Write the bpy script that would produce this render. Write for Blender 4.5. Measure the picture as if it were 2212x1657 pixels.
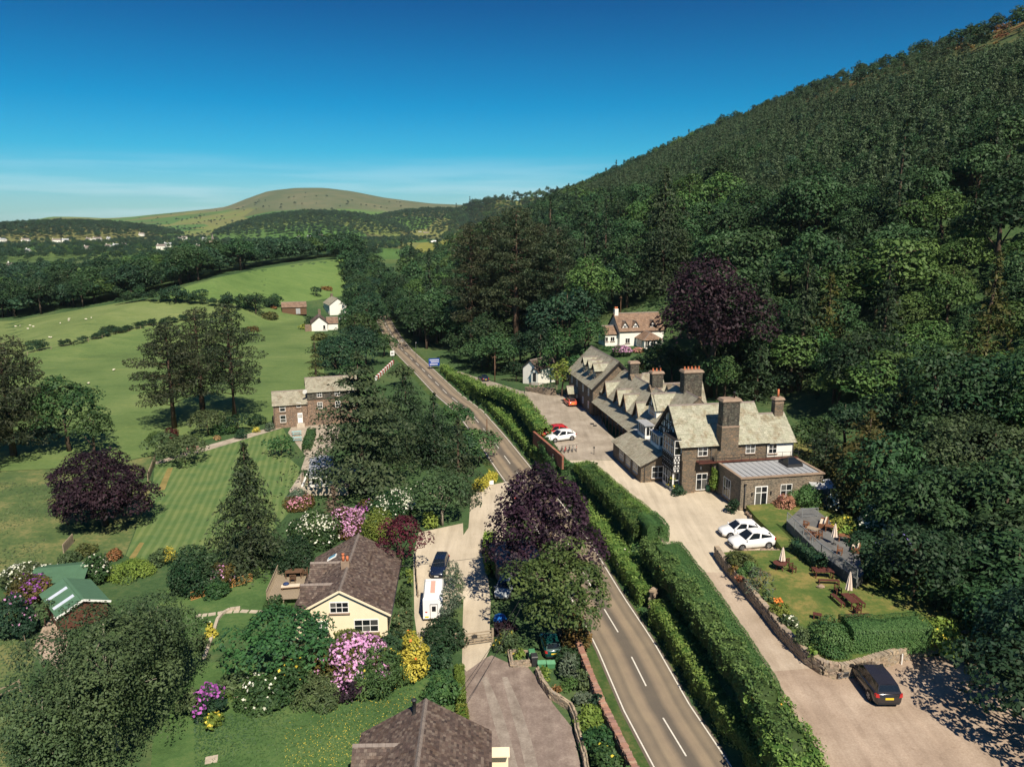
import bpy, bmesh, math, random
import numpy as np
from mathutils import Vector, Matrix

for o in list(bpy.data.objects):
    bpy.data.objects.remove(o)
R = math.radians
scene = bpy.context.scene
COL = scene.collection
random.seed(7)

# ------------------------------------------------------------------ camera
FPX, CAMZ = 1640.0, 40.0                 # focal length in pixels of a 2212 px wide view, camera height in metres
PITCH = math.atan2(348.0, FPX)
cam_data = bpy.data.cameras.new("drone_camera")
cam_data.sensor_fit = 'HORIZONTAL'
cam_data.sensor_width = 36.0
cam_data.lens = 36.0 * FPX / 2212.0
cam_data.clip_start = 0.5
cam_data.clip_end = 30000.0
cam = bpy.data.objects.new("drone_camera", cam_data)
COL.objects.link(cam)
cam.location = (0, 0, CAMZ)
cam.rotation_euler = (math.pi / 2 - PITCH, 0, 0)
scene.camera = cam

# ------------------------------------------------------------------ sky, sun, exposure
SUN_AZ, SUN_EL = R(20), R(50)            # sun stands behind the camera, a little to the right
sun_dir = Vector((math.sin(SUN_AZ) * math.cos(SUN_EL), -math.cos(SUN_AZ) * math.cos(SUN_EL), math.sin(SUN_EL)))
world = bpy.data.worlds.new("World")
scene.world = world
world.use_nodes = True
wn, wl = world.node_tree.nodes, world.node_tree.links
for n in list(wn):
    wn.remove(n)
w_out = wn.new("ShaderNodeOutputWorld")
w_bg = wn.new("ShaderNodeBackground")
w_sky = wn.new("ShaderNodeTexSky")
w_sky.sky_type = 'NISHITA'
w_sky.sun_disc = False
w_sky.sun_elevation = SUN_EL
w_sky.sun_rotation = math.pi - SUN_AZ
w_sky.air_density = 1.0
w_sky.dust_density = 0.3
w_sky.ozone_density = 4.0
w_tc = wn.new("ShaderNodeTexCoord")
w_sep = wn.new("ShaderNodeSeparateXYZ")
wl.new(w_tc.outputs["Generated"], w_sep.inputs[0])
w_rmp = wn.new("ShaderNodeValToRGB")
cr = w_rmp.color_ramp
stops = [(0.0, (0.29, 0.49, 0.57)), (0.035, (0.20, 0.44, 0.54)), (0.085, (0.045, 0.37, 0.49)), (0.14, (0.0, 0.30, 0.44)), (0.25, (0.0, 0.165, 0.305)), (0.42, (0.0, 0.115, 0.245)), (0.75, (0.10, 0.25, 0.42))]
cr.elements[0].position, cr.elements[0].color = stops[0][0], (*stops[0][1], 1)
cr.elements[1].position, cr.elements[1].color = stops[-1][0], (*stops[-1][1], 1)
for p, c in stops[1:-1]:
    e = cr.elements.new(p)
    e.color = (*c, 1)
wl.new(w_sep.outputs["Z"], w_rmp.inputs[0])
w_mul = wn.new("ShaderNodeMix")
w_mul.data_type = 'RGBA'
w_mul.blend_type = 'MULTIPLY'
w_mul.inputs[0].default_value = 1.0
wl.new(w_sky.outputs[0], w_mul.inputs[6])
wl.new(w_rmp.outputs[0], w_mul.inputs[7])
# a few thin streaks of cirrus low over the horizon
w_map = wn.new("ShaderNodeMapping")
w_map.inputs["Scale"].default_value = (2.2, 2.2, 34.0)
wl.new(w_tc.outputs["Generated"], w_map.inputs[0])
w_noise = wn.new("ShaderNodeTexNoise")
w_noise.inputs["Scale"].default_value = 2.0
w_noise.inputs["Detail"].default_value = 4.0
wl.new(w_map.outputs[0], w_noise.inputs["Vector"])
w_cr = wn.new("ShaderNodeValToRGB")
w_cr.color_ramp.elements[0].position = 0.46
w_cr.color_ramp.elements[1].position = 0.66
wl.new(w_noise.outputs["Fac"], w_cr.inputs[0])
w_el = wn.new("ShaderNodeMapRange")
w_el.inputs["From Min"].default_value = 0.085
w_el.inputs["From Max"].default_value = 0.02
w_el.inputs["To Max"].default_value = 0.4
wl.new(w_sep.outputs["Z"], w_el.inputs["Value"])
w_m2 = wn.new("ShaderNodeMath")
w_m2.operation = 'MULTIPLY'
wl.new(w_cr.outputs[0], w_m2.inputs[0])
wl.new(w_el.outputs[0], w_m2.inputs[1])
w_mix = wn.new("ShaderNodeMix")
w_mix.data_type = 'RGBA'
wl.new(w_m2.outputs[0], w_mix.inputs[0])
wl.new(w_mul.outputs[2], w_mix.inputs[6])
w_mix.inputs[7].default_value = (3.9, 4.9, 5.3, 1)
wl.new(w_mix.outputs[2], w_bg.inputs["Color"])
w_bg.inputs["Strength"].default_value = 0.13
wl.new(w_bg.outputs[0], w_out.inputs["Surface"])

sd = bpy.data.lights.new("sun", 'SUN')
sd.energy = 4.6
sd.angle = R(0.53)
sd.color = (1.0, 0.90, 0.74)
sun = bpy.data.objects.new("sun", sd)
COL.objects.link(sun)
sun.location = (40, -80, 120)
sun.rotation_euler = (-sun_dir).to_track_quat('-Z', 'Y').to_euler()

vs = scene.view_settings
vs.view_transform = 'Standard'
vs.look = 'None'
vs.exposure = 0.62
vs.gamma = 1.0
vs.use_curve_mapping = False
try:
    scene.cycles.max_bounces = 4
    scene.cycles.diffuse_bounces = 2
    scene.cycles.glossy_bounces = 2
    scene.cycles.transmission_bounces = 2
    scene.cycles.volume_bounces = 0
    scene.cycles.caustics_reflective = False
    scene.cycles.caustics_refractive = False
    scene.cycles.use_denoising = True
except Exception:
    pass

# ------------------------------------------------------------------ pixel -> place
CP, SP = math.cos(PITCH), math.sin(PITCH)
def ray(x, y):
    u, v = (x - 1106) / FPX, (y - 828.5) / FPX
    return u, CP - v * SP, -SP - v * CP
def at(x, y, z=0.0):
    """where the line of sight through a point of the photograph meets the level z"""
    dx, dy, dz = ray(x, y)
    t = (z - CAMZ) / dz
    return Vector((dx * t, dy * t, z))
def zat(x, y, Y):
    """height (and X) seen through a point of the photograph at the distance Y"""
    dx, dy, dz = ray(x, y)
    t = Y / dy
    return CAMZ + dz * t, dx * t

# ------------------------------------------------------------------ materials
def new_mat(name):
    m = bpy.data.materials.new(name)
    m.use_nodes = True
    nt = m.node_tree
    for n in list(nt.nodes):
        nt.nodes.remove(n)
    out = nt.nodes.new("ShaderNodeOutputMaterial")
    bs = nt.nodes.new("ShaderNodeBsdfPrincipled")
    nt.links.new(bs.outputs[0], out.inputs[0])
    return m, nt, bs
def nd(nt, t, **kw):
    n = nt.nodes.new(t)
    for k, v in kw.items():
        if k in ("operation", "blend_type", "data_type", "wave_type", "bands_direction", "wave_profile", "feature", "interpolation_type", "offset", "squash"):
            setattr(n, k, v)
        else:
            n.inputs[k.replace("_", " ")].default_value = v
    return n
def coords(nt, kind="Object", scale=(1, 1, 1), rot=(0, 0, 0)):
    tc = nt.nodes.new("ShaderNodeTexCoord")
    mp = nt.nodes.new("ShaderNodeMapping")
    mp.inputs["Scale"].default_value = scale
    mp.inputs["Rotation"].default_value = rot
    nt.links.new(tc.outputs[kind], mp.inputs[0])
    return mp.outputs[0]
def ramp(nt, fac, stops):
    r = nt.nodes.new("ShaderNodeValToRGB")
    e = r.color_ramp.elements
    e[0].position, e[0].color = stops[0][0], (*stops[0][1], 1)
    e[1].position, e[1].color = stops[-1][0], (*stops[-1][1], 1)
    for p, c in stops[1:-1]:
        k = e.new(p)
        k.color = (*c, 1)
    nt.links.new(fac, r.inputs[0])
    return r.outputs[0]
def noise(nt, vec, scale, detail=3.0, rough=0.55, dist=0.0):
    n = nt.nodes.new("ShaderNodeTexNoise")
    n.inputs["Scale"].default_value = scale
    n.inputs["Detail"].default_value = detail
    n.inputs["Roughness"].default_value = rough
    n.inputs["Distortion"].default_value = dist
    nt.links.new(vec, n.inputs["Vector"])
    return n.outputs["Fac"]
def mixc(nt, fac, a, b, mode='MIX'):
    m = nt.nodes.new("ShaderNodeMix")
    m.data_type = 'RGBA'
    m.blend_type = mode
    for sock, v in ((m.inputs[0], fac), (m.inputs[6], a), (m.inputs[7], b)):
        if isinstance(v, (int, float)):
            sock.default_value = v
        elif isinstance(v, tuple):
            sock.default_value = (*v, 1)
        else:
            nt.links.new(v, sock)
    return m.outputs[2]
def mathn(nt, op, a, b=None):
    m = nt.nodes.new("ShaderNodeMath")
    m.operation = op
    for sock, v in ((m.inputs[0], a), (m.inputs[1], b)):
        if v is None:
            continue
        if isinstance(v, (int, float)):
            sock.default_value = v
        else:
            nt.links.new(v, sock)
    return m.outputs[0]
def bump(nt, bs, h, strength=0.4, dist=0.05):
    b = nt.nodes.new("ShaderNodeBump")
    b.inputs["Strength"].default_value = strength
    b.inputs["Distance"].default_value = dist
    nt.links.new(h, b.inputs["Height"])
    nt.links.new(b.outputs[0], bs.inputs["Normal"])
def plain(name, col, rough=0.7, spec=0.3, metal=0.0, var=0.12, scale=3.0):
    """an even paint or plain surface with a little mottling"""
    m, nt, bs = new_mat(name)
    v = coords(nt)
    n = noise(nt, v, scale, 4)
    c = ramp(nt, n, [(0.25, tuple(x * (1 - var) for x in col)), (0.75, tuple(min(1, x * (1 + var)) for x in col))])
    nt.links.new(c, bs.inputs["Base Color"])
    bs.inputs["Roughness"].default_value = rough
    bs.inputs["Specular IOR Level"].default_value = spec
    bs.inputs["Metallic"].default_value = metal
    return m
def leafmat(name, dark, light, rough=0.6, spec=0.25, hue=0.03, val=0.25, transl=0.18):
    """leaves: colour between two tones by the clump's own tint, shifted a little from plant to plant"""
    m, nt, bs = new_mat(name)
    at_ = nt.nodes.new("ShaderNodeAttribute")
    at_.attribute_name = "tint"
    c = mixc(nt, at_.outputs["Fac"], dark, light)
    oi = nt.nodes.new("ShaderNodeObjectInfo")
    hs = nt.nodes.new("ShaderNodeHueSaturation")
    mr = nt.nodes.new("ShaderNodeMapRange")
    mr.inputs["To Min"].default_value = 0.5 - hue
    mr.inputs["To Max"].default_value = 0.5 + hue
    nt.links.new(oi.outputs["Random"], mr.inputs["Value"])
    nt.links.new(mr.outputs[0], hs.inputs["Hue"])
    m7 = mathn(nt, 'MULTIPLY', oi.outputs["Random"], 7.13)
    fr = mathn(nt, 'FRACT', m7)
    mv = nt.nodes.new("ShaderNodeMapRange")
    mv.inputs["To Min"].default_value = 1 - val
    mv.inputs["To Max"].default_value = 1 + val
    nt.links.new(fr, mv.inputs["Value"])
    nt.links.new(mv.outputs[0], hs.inputs["Value"])
    nt.links.new(c, hs.inputs["Color"])
    nt.links.new(hs.outputs[0], bs.inputs["Base Color"])
    bs.inputs["Roughness"].default_value = rough
    bs.inputs["Specular IOR Level"].default_value = spec
    tr = nt.nodes.new("ShaderNodeBsdfTranslucent")
    nt.links.new(hs.outputs[0], tr.inputs["Color"])
    mx = nt.nodes.new("ShaderNodeMixShader")
    mx.inputs[0].default_value = transl
    nt.links.new(bs.outputs[0], mx.inputs[1])
    nt.links.new(tr.outputs[0], mx.inputs[2])
    out = [n for n in nt.nodes if n.type == 'OUTPUT_MATERIAL'][0]
    nt.links.new(mx.outputs[0], out.inputs[0])
    return m

# ------------------------------------------------------------------ objects
def tag(o, label=None, cat=None, group=None, kind=None):
    if label: o["label"] = label
    if cat: o["category"] = cat
    if group: o["group"] = group
    if kind: o["kind"] = kind
    return o
def empty(name, loc=(0, 0, 0), rz=0.0, label=None, cat=None, group=None, sc=None):
    o = bpy.data.objects.new(name, None)
    COL.objects.link(o)
    o.location = loc
    o.rotation_euler = (0, 0, rz)
    o.empty_display_size = 0.2
    if sc: o.scale = sc if hasattr(sc, '__len__') else (sc, sc, sc)
    return tag(o, label, cat, group)
def link(name, me, parent=None, loc=None, rot=None, sc=None):
    o = bpy.data.objects.new(name, me)
    COL.objects.link(o)
    if parent is not None: o.parent = parent
    if loc is not None: o.location = loc
    if rot is not None: o.rotation_euler = rot
    if sc is not None: o.scale = sc if hasattr(sc, '__len__') else (sc, sc, sc)
    return o
KIDS = {}
def copy_tree(o, parent=None):
    """a thing with copies of its parts and sub-parts"""
    c = o.copy()
    COL.objects.link(c)
    if parent is not None: c.parent = parent
    for ch in o.children:
        copy_tree(ch, c)
    return c

class MB:
    """collects boxes, bars, tubes and polygons; build() links them as one mesh object"""
    def __init__(s):
        s.v, s.f, s.sm = [], [], []
    def poly(s, pts, smooth=False):
        k = len(s.v)
        s.v += [tuple(p) for p in pts]
        s.f.append(tuple(range(k, k + len(pts))))
        s.sm.append(smooth)
        return s
    def hexa(s, p):
        """eight corners: four below, four above"""
        k = len(s.v)
        s.v += [tuple(q) for q in p]
        for f in ((3, 2, 1, 0), (4, 5, 6, 7), (0, 1, 5, 4), (1, 2, 6, 5), (2, 3, 7, 6), (3, 0, 4, 7)):
            s.f.append(tuple(k + i for i in f)); s.sm.append(False)
        return s
    def box(s, x0, x1, y0, y1, z0, z1):
        return s.hexa([(x0, y0, z0), (x1, y0, z0), (x1, y1, z0), (x0, y1, z0), (x0, y0, z1), (x1, y0, z1), (x1, y1, z1), (x0, y1, z1)])
    def cbox(s, c, size, rz=0.0):
        M = Matrix.Rotation(rz, 3, 'Z')
        hx, hy, hz = size[0] / 2, size[1] / 2, size[2] / 2
        q = [(-hx, -hy, -hz), (hx, -hy, -hz), (hx, hy, -hz), (-hx, hy, -hz), (-hx, -hy, hz), (hx, -hy, hz), (hx, hy, hz), (-hx, hy, hz)]
        return s.hexa([M @ Vector(a) + Vector(c) for a in q])
    def bar(s, a, b, w, h=None, up=(0, 0, 1)):
        """a straight bar of rectangular section from a to b"""
        a, b = Vector(a), Vector(b)
        h = w if h is None else h
        d = (b - a).normalized()
        side = d.cross(Vector(up))
        if side.length < 1e-4: side = d.cross(Vector((1, 0, 0)))
        side = side.normalized() * w / 2
        upv = side.cross(d).normalized() * h / 2
        return s.hexa([a - side - upv, b - side - upv, b + side - upv, a + side - upv, a - side + upv, b - side + upv, b + side + upv, a + side + upv])
    def tube(s, pts, rad, n=8, cap=True, smooth=True):
        pts = [Vector(p) for p in pts]
        rad = rad if hasattr(rad, '__len__') else [rad] * len(pts)
        rings = []
        for i, p in enumerate(pts):
            d = (pts[min(i + 1, len(pts) - 1)] - pts[max(i - 1, 0)]).normalized()
            a = d.cross(Vector((0, 0, 1)))
            if a.length < 1e-3: a = d.cross(Vector((1, 0, 0)))
            a.normalize()
            b = d.cross(a)
            k = len(s.v)
            s.v += [tuple(p + (a * math.cos(2 * math.pi * j / n) + b * math.sin(2 * math.pi * j / n)) * rad[i]) for j in range(n)]
            rings.append(k)
        for i in range(len(pts) - 1):
            for j in range(n):
                j2 = (j + 1) % n
                s.f.append((rings[i] + j, rings[i + 1] + j, rings[i + 1] + j2, rings[i] + j2)); s.sm.append(smooth)
        if cap:
            s.f.append(tuple(rings[0] + j for j in range(n))); s.sm.append(False)
            s.f.append(tuple(rings[-1] + j for j in reversed(range(n)))); s.sm.append(False)
        return s
    def lathe(s, prof, c=(0, 0, 0), n=12, smooth=True):
        """profile of (radius, height) turned about a vertical axis"""
        ks = []
        for r, z in prof:
            ks.append(len(s.v))
            s.v += [(c[0] + r * math.cos(2 * math.pi * j / n), c[1] + r * math.sin(2 * math.pi * j / n), c[2] + z) for j in range(n)]
        for i in range(len(prof) - 1):
            for j in range(n):
                j2 = (j + 1) % n
                s.f.append((ks[i] + j, ks[i] + j2, ks[i + 1] + j2, ks[i + 1] + j)); s.sm.append(smooth)
        s.f.append(tuple(ks[0] + j for j in reversed(range(n)))); s.sm.append(False)
        s.f.append(tuple(ks[-1] + j for j in range(n))); s.sm.append(False)
        return s
    def prism(s, outline, z0, z1):
        n = len(outline)
        k = len(s.v)
        s.v += [(x, y, z0) for x, y in outline] + [(x, y, z1) for x, y in outline]
        for j in range(n):
            s.f.append((k + j, k + (j + 1) % n, k + n + (j + 1) % n, k + n + j)); s.sm.append(False)
        s.f.append(tuple(k + j for j in reversed(range(n)))); s.sm.append(False)
        s.f.append(tuple(k + n + j for j in range(n))); s.sm.append(False)
        return s
    def mesh(s, name, mat):
        me = bpy.data.meshes.new(name)
        me.from_pydata(s.v, [], s.f)
        if any(s.sm):
            me.polygons.foreach_set("use_smooth", s.sm)
        if mat is not None: me.materials.append(mat)
        me.update()
        return me
    def build(s, name, mat, parent=None, loc=None, rz=None, label=None, cat=None, group=None, kind=None):
        o = link(name, s.mesh(name, mat), parent, loc, None if rz is None else (0, 0, rz))
        return tag(o, label, cat, group, kind)
# ------------------------------------------------------------------ terrain
road_px = [(1612, 1850), (1497, 1657), (1420, 1530), (1350, 1390), (1290, 1290), (1225, 1170), (1168, 1085), (1112, 1015), (1060, 945), (1015, 890), (965, 850),
           (915, 800), (870, 757), (850, 730), (835, 705), (815, 660), (800, 625), (785, 600)]
_r = [at(x, y) for x, y in road_px]
RY = np.array([p.y for p in _r]); RX = np.array([p.x for p in _r])
RY = np.concatenate(([10.0], RY, [900.0, 7000.0])); RX = np.concatenate(([17.0], RX, [-150.0, -400.0]))
def road_x(Y): return np.interp(Y, RY, RX)
ZS = 4.0                                  # level of the inn's yard and drive
_sy = [0, 43, 48, 55, 70, 83, 90, 95, 107, 112, 125, 147, 165, 185, 205, 300]
_sx = [20, 19.6, 19.3, 19.5, 18.6, 17.2, 16.2, 14.6, 11.5, 8.6, 6.2, 2.6, -5.5, -11.5, -20, -40]
def shelf_x(Y): return np.interp(Y, _sy, _sx)
def shelf_z(Y): return ZS * np.interp(Y, [0, 150, 158, 195, 206, 5000], [1, 1, 0.93, 0.15, 0, 0])
_fy = [0, 40, 60, 80, 100, 118, 150, 168, 185, 205, 230, 260, 300, 900]
_fx = [40, 40, 42, 42, 46, 48, 40, 22, 4, -12, -20, -30, -38, -130]
def foot_x(Y): return np.where(Y > 900, road_x(Y) + 20, np.interp(Y, _fy, _fx))
_ry = [-200, 0, 401, 731, 1100, 1470, 1900, 2100, 2300, 2500, 2900, 3300]
_rx = [240, 240, 250, 252, 255, 262, 222, 186, -50, -150, -260, -420]
_rz = [105, 112, 136, 150, 148, 144, 140, 129, 106, 92, 55, 5]
def sstep(a, b, x):
    t = np.clip((x - a) / (b - a), 0, 1)
    return t * t * (3 - 2 * t)
_fell_px = [(-500, 500), (-100, 492), (0, 486), (60, 481), (110, 468), (180, 470), (250, 475), (300, 468), (420, 455), (500, 447), (530, 431), (580, 414), (640, 408), (700, 408), (760, 415), (830, 428), (930, 440), (1010, 444), (1100, 470), (1300, 500)]
_FY = 4200.0
_fl = [zat(x, y, _FY) for x, y in _fell_px]
_flx = np.array([b for a, b in _fl]); _flz = np.array([a for a, b in _fl])
def height(X, Y):
    X = np.asarray(X, float); Y = np.asarray(Y, float)
    rx, sx, szl, fx = road_x(Y), shelf_x(Y), shelf_z(Y), foot_x(Y)
    z = szl * sstep(rx + 4.3, np.maximum(sx - 0.9, rx + 5.1), X)
    # right-hand hillside
    xr, zr = np.interp(Y, _ry, _rx), np.interp(Y, _ry, _rz)
    t = (X - fx) / np.maximum(xr - fx, 5)
    tt = np.clip(t, 0, 1)
    g = np.where(tt < 0.12, tt * tt / 0.24, tt - 0.06) / 0.94
    g = g - 0.06 * np.sin(np.pi * tt) * 0.6
    hill = (zr - szl) * np.clip(g, 0, 1)
    hill = np.where(t > 1, np.maximum(np.maximum(zr - szl, 0) - 0.05 * (X - xr), np.minimum(zr, 12)), hill)
    z = z + np.where(X > fx, hill, 0)
    pd = np.hypot(X - 32.5, Y - 196.0)
    z = z + (8.6 - z) * (1 - sstep(13, 24, pd))
    # the pastures on the left climb to a wooded crest
    az = X / np.maximum(Y, 60)
    yc = np.interp(az, [-.75, -.66, -.47, -.39, -.325, -.21, -.1], [215, 222, 312, 335, 385, 445, 470])
    y0_ = np.interp(az, [-.75, -.66, -.47, -.39, -.325, -.21, -.1], [205, 210, 245, 262, 300, 350, 370])
    zc_ = np.interp(az, [-.8, -.66, -.47, -.39, -.325, -.21, -.195, -.172], [0, 0, 10, 15.5, 17, 19.5, 14, 0])
    z = z + np.where(Y < 1500, zc_ * np.clip((Y - y0_) / (yc - y0_), 0, 1) * (1 - sstep(90, 330, Y - yc)), 0)
    # far country: rising fields, the fell, two wooded knolls
    fz = np.interp(X * _FY / np.maximum(Y, 800), _flx, _flz)
    k = sstep(1900, 4200, Y) ** 1.35 * np.where(Y > 4200, np.clip(1.35 - (Y - 4200) / 6000, 0.4, 1.35), 1)
    k = np.where(Y > 4200, 1 - sstep(4200, 6500, Y) * 0.8, k)
    z = np.maximum(z, fz * k + 0.0)
    def knoll(cx, cy, rx_, ry_, h):
        d = ((X - cx) / rx_) ** 2 + ((Y - cy) / ry_) ** 2
        return h * np.clip(1 - d, 0, 1) ** 0.8
    z = np.maximum(z, knoll(-545, 2200, 270, 420, 62))
    z = np.maximum(z, knoll(-1075, 1900, 230, 380, 36))
    z = np.maximum(z, knoll(-240, 2600, 330, 420, 78))
    # gentle roll of the valley floor beyond the houses
    far = sstep(500, 1000, Y)
    z = z + far * 2.5 * np.sin(X / 170.0 + 1.3) * np.sin(Y / 210.0)
    return z
def H1(x, y): return float(height(np.array([x]), np.array([y]))[0])
def onland(px, py):
    """where the line of sight through a point of the photograph meets the land"""
    dx, dy, dz = ray(px, py)
    t = np.concatenate((np.linspace(20, 400, 1500), np.linspace(400.3, 5000, 6000)))
    h = height(dx * t, dy * t)
    i = np.argmax(CAMZ + dz * t <= h)
    return Vector((dx * t[i], dy * t[i], float(h[i])))

def axis(lo, hi, a, b, step, grow):
    mid = list(np.arange(a, b + 1e-6, step))
    out, s, x = [], step, b
    while x < hi:
        s *= grow; x += s; out.append(x)
    pre, s, x = [], step, a
    while x > lo:
        s *= grow; x -= s; pre.append(x)
    return np.array(pre[::-1] + mid + out)
gx = axis(-5200, 4200, -90, 90, 1.5, 1.045)
gy = axis(-60, 7200, 18, 250, 1.5, 1.035)
GX, GY = np.meshgrid(gx, gy)
GZ = height(GX, GY)
def grid_mesh(name, X, Y, Z, mat):
    ny, nx = X.shape
    me = bpy.data.meshes.new(name)
    V = np.stack((X, Y, Z), -1).reshape(-1, 3)
    i = (np.arange(ny - 1)[:, None] * nx + np.arange(nx - 1)[None, :]).reshape(-1)
    F = np.stack((i, i + 1, i + nx + 1, i + nx), -1)
    me.vertices.add(len(V)); me.vertices.foreach_set("co", V.ravel().astype(np.float32))
    me.loops.add(F.size); me.loops.foreach_set("vertex_index", F.ravel().astype(np.int32))
    me.polygons.add(len(F))
    me.polygons.foreach_set("loop_start", np.arange(0, F.size, 4, dtype=np.int32))
    me.polygons.foreach_set("loop_total", np.full(len(F), 4, np.int32))
    me.polygons.foreach_set("use_smooth", np.ones(len(F), bool))
    me.materials.append(mat)
    me.update(); me.validate()
    return me

def groundmat(name, cols, scale=0.12, fine=2.2, streak=None, bumpd=0.06, patch=True):
    """grass: broad patches, finer tufts, small blades as bump"""
    m, nt, bs = new_mat(name)
    v = coords(nt)
    a = noise(nt, v, scale, 5, 0.6)
    b = noise(nt, v, fine, 5, 0.7)
    s = mathn(nt, 'ADD', mathn(nt, 'MULTIPLY', a, 0.62), mathn(nt, 'MULTIPLY', b, 0.38))
    c = ramp(nt, s, [(0.36, cols[0]), (0.5, cols[1]), (0.64, cols[2])])
    # small worn or rushy patches and soft streaks along the lie of the field
    st = coords(nt, "Object", (0.35, 1.3, 1), (0, 0, 0.5))
    c = mixc(nt, 0.75, c, ramp(nt, noise(nt, st, scale * 5, 4, 0.6), [(0.28, (0.62, 0.72, 0.66)), (0.42, (0.95, 0.97, 0.95)), (0.62, (1.06, 1.03, 1.0)), (0.74, (1.38, 1.18, 1.06))]), 'MULTIPLY')
    nt.links.new(c, bs.inputs["Base Color"])
    bs.inputs["Roughness"].default_value = 0.9
    bs.inputs["Specular IOR Level"].default_value = 0.1
    bump(nt, bs, noise(nt, v, fine * 4, 3), 0.7, bumpd)
    return m
# the land itself: grass low down, bracken and gorse browns on the open fell tops, hedged fields in the distance
M_LAND, nt, bs = new_mat("land_grass")
v = coords(nt)
geo = nt.nodes.new("ShaderNodeNewGeometry")
sep = nt.nodes.new("ShaderNodeSeparateXYZ")
nt.links.new(geo.outputs["Position"], sep.inputs[0])
a = noise(nt, v, 0.05, 5, 0.6); b = noise(nt, v, 1.4, 4, 0.7)
s = mathn(nt, 'ADD', mathn(nt, 'MULTIPLY', a, 0.6), mathn(nt, 'MULTIPLY', b, 0.4))
near = ramp(nt, s, [(0.36, (0.028, 0.056, 0.024)), (0.5, (0.052, 0.096, 0.038)), (0.64, (0.10, 0.13, 0.052))])
vor = nt.nodes.new("ShaderNodeTexVoronoi")
vor.inputs["Scale"].default_value = 0.0045
nt.links.new(v, vor.inputs["Vector"])
sepv = nt.nodes.new("ShaderNodeSeparateColor")
nt.links.new(vor.outputs["Color"], sepv.inputs[0])
flds = ramp(nt, sepv.outputs[0], [(0.0, (0.05, 0.115, 0.035)), (0.3, (0.09, 0.17, 0.045)), (0.5, (0.17, 0.19, 0.06)), (0.68, (0.16, 0.165, 0.06)), (0.8, (0.11, 0.12, 0.05)), (1.0, (0.07, 0.15, 0.04))])
f1 = nt.nodes.new("ShaderNodeMapRange"); f1.inputs["From Min"].default_value = 700; f1.inputs["From Max"].default_value = 1000
nt.links.new(sep.outputs[1], f1.inputs["Value"])
c = mixc(nt, f1.outputs[0], near, flds)
fellc = ramp(nt, noise(nt, v, 0.006, 6, 0.65), [(0.3, (0.08, 0.112, 0.055)), (0.45, (0.100, 0.122, 0.062)), (0.6, (0.135, 0.140, 0.076)), (0.74, (0.22, 0.19, 0.105))])
hz = mathn(nt, 'ADD', sep.outputs[2], mathn(nt, 'MULTIPLY', noise(nt, v, 0.004, 4), 60.0))
f2 = nt.nodes.new("ShaderNodeMapRange"); f2.inputs["From Min"].default_value = 112; f2.inputs["From Max"].default_value = 124
nt.links.new(hz, f2.inputs["Value"])
f3 = nt.nodes.new("ShaderNodeMapRange"); f3.inputs["From Min"].default_value = 2600; f3.inputs["From Max"].default_value = 2900
nt.links.new(sep.outputs[1], f3.inputs["Value"])
c = mixc(nt, mathn(nt, 'MULTIPLY', f2.outputs[0], f3.outputs[0]), c, fellc)
# bracken and rough grass near the top of the right-hand hill
brk = ramp(nt, noise(nt, v, 0.03, 5, 0.65), [(0.34, (0.06, 0.09, 0.036)), (0.46, (0.105, 0.115, 0.048)), (0.56, (0.20, 0.105, 0.042))])
f4 = nt.nodes.new("ShaderNodeMapRange"); f4.inputs["From Min"].default_value = 112; f4.inputs["From Max"].default_value = 135
nt.links.new(sep.outputs[2], f4.inputs["Value"])
inv = mathn(nt, 'SUBTRACT', 1.0, f3.outputs[0])
c = mixc(nt, mathn(nt, 'MULTIPLY', f4.outputs[0], inv), c, brk)
nt.links.new(c, bs.inputs["Base Color"])
bs.inputs["Roughness"].default_value = 0.95
bs.inputs["Specular IOR Level"].default_value = 0.05
bump(nt, bs, noise(nt, v, 3.0, 3), 0.6, 0.12)
land = link("ground", grid_mesh("ground", GX, GY, GZ, M_LAND))
tag(land, "wide valley floor and hillsides of rough grass under the whole village", None, None, "structure")

def sheet(name, pts, mat, lift=0.004, label=None, drape=False, kind="structure", step=3.0):
    """a surface lying on the land, given by its outline in metres"""
    bm = bmesh.new()
    vs_ = [bm.verts.new((p[0], p[1], 0)) for p in pts]
    f = bm.faces.new(vs_)
    f.normal_update()
    if f.normal.z < 0: f.normal_flip()
    if drape:
        bmesh.ops.triangulate(bm, faces=bm.faces[:])
        xs = [p[0] for p in pts]; ys = [p[1] for p in pts]
        for lo, hi, ax, grid in ((min(xs), max(xs), 0, gx), (min(ys), max(ys), 1, gy)):
            for g in grid[(grid > lo) & (grid < hi)]:
                co = (g, 0, 0) if ax == 0 else (0, g, 0)
                no = (1, 0, 0) if ax == 0 else (0, 1, 0)
                bmesh.ops.bisect_plane(bm, geom=bm.verts[:] + bm.edges[:] + bm.faces[:], plane_co=co, plane_no=no)
    V = np.array([(v.co.x, v.co.y) for v in bm.verts])
    Z = height(V[:, 0], V[:, 1])
    for v, z in zip(bm.verts, Z):
        v.co.z = z + lift
    me = bpy.data.meshes.new(name)
    bm.to_mesh(me); bm.free()
    me.materials.append(mat)
    o = link(name, me)
    return tag(o, label, None, None, kind)
def pxl(pts): return [onland(x, y) for x, y in pts]
def pxs(pts, z=0.0): return [at(x, y, z) for x, y in pts]

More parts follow.
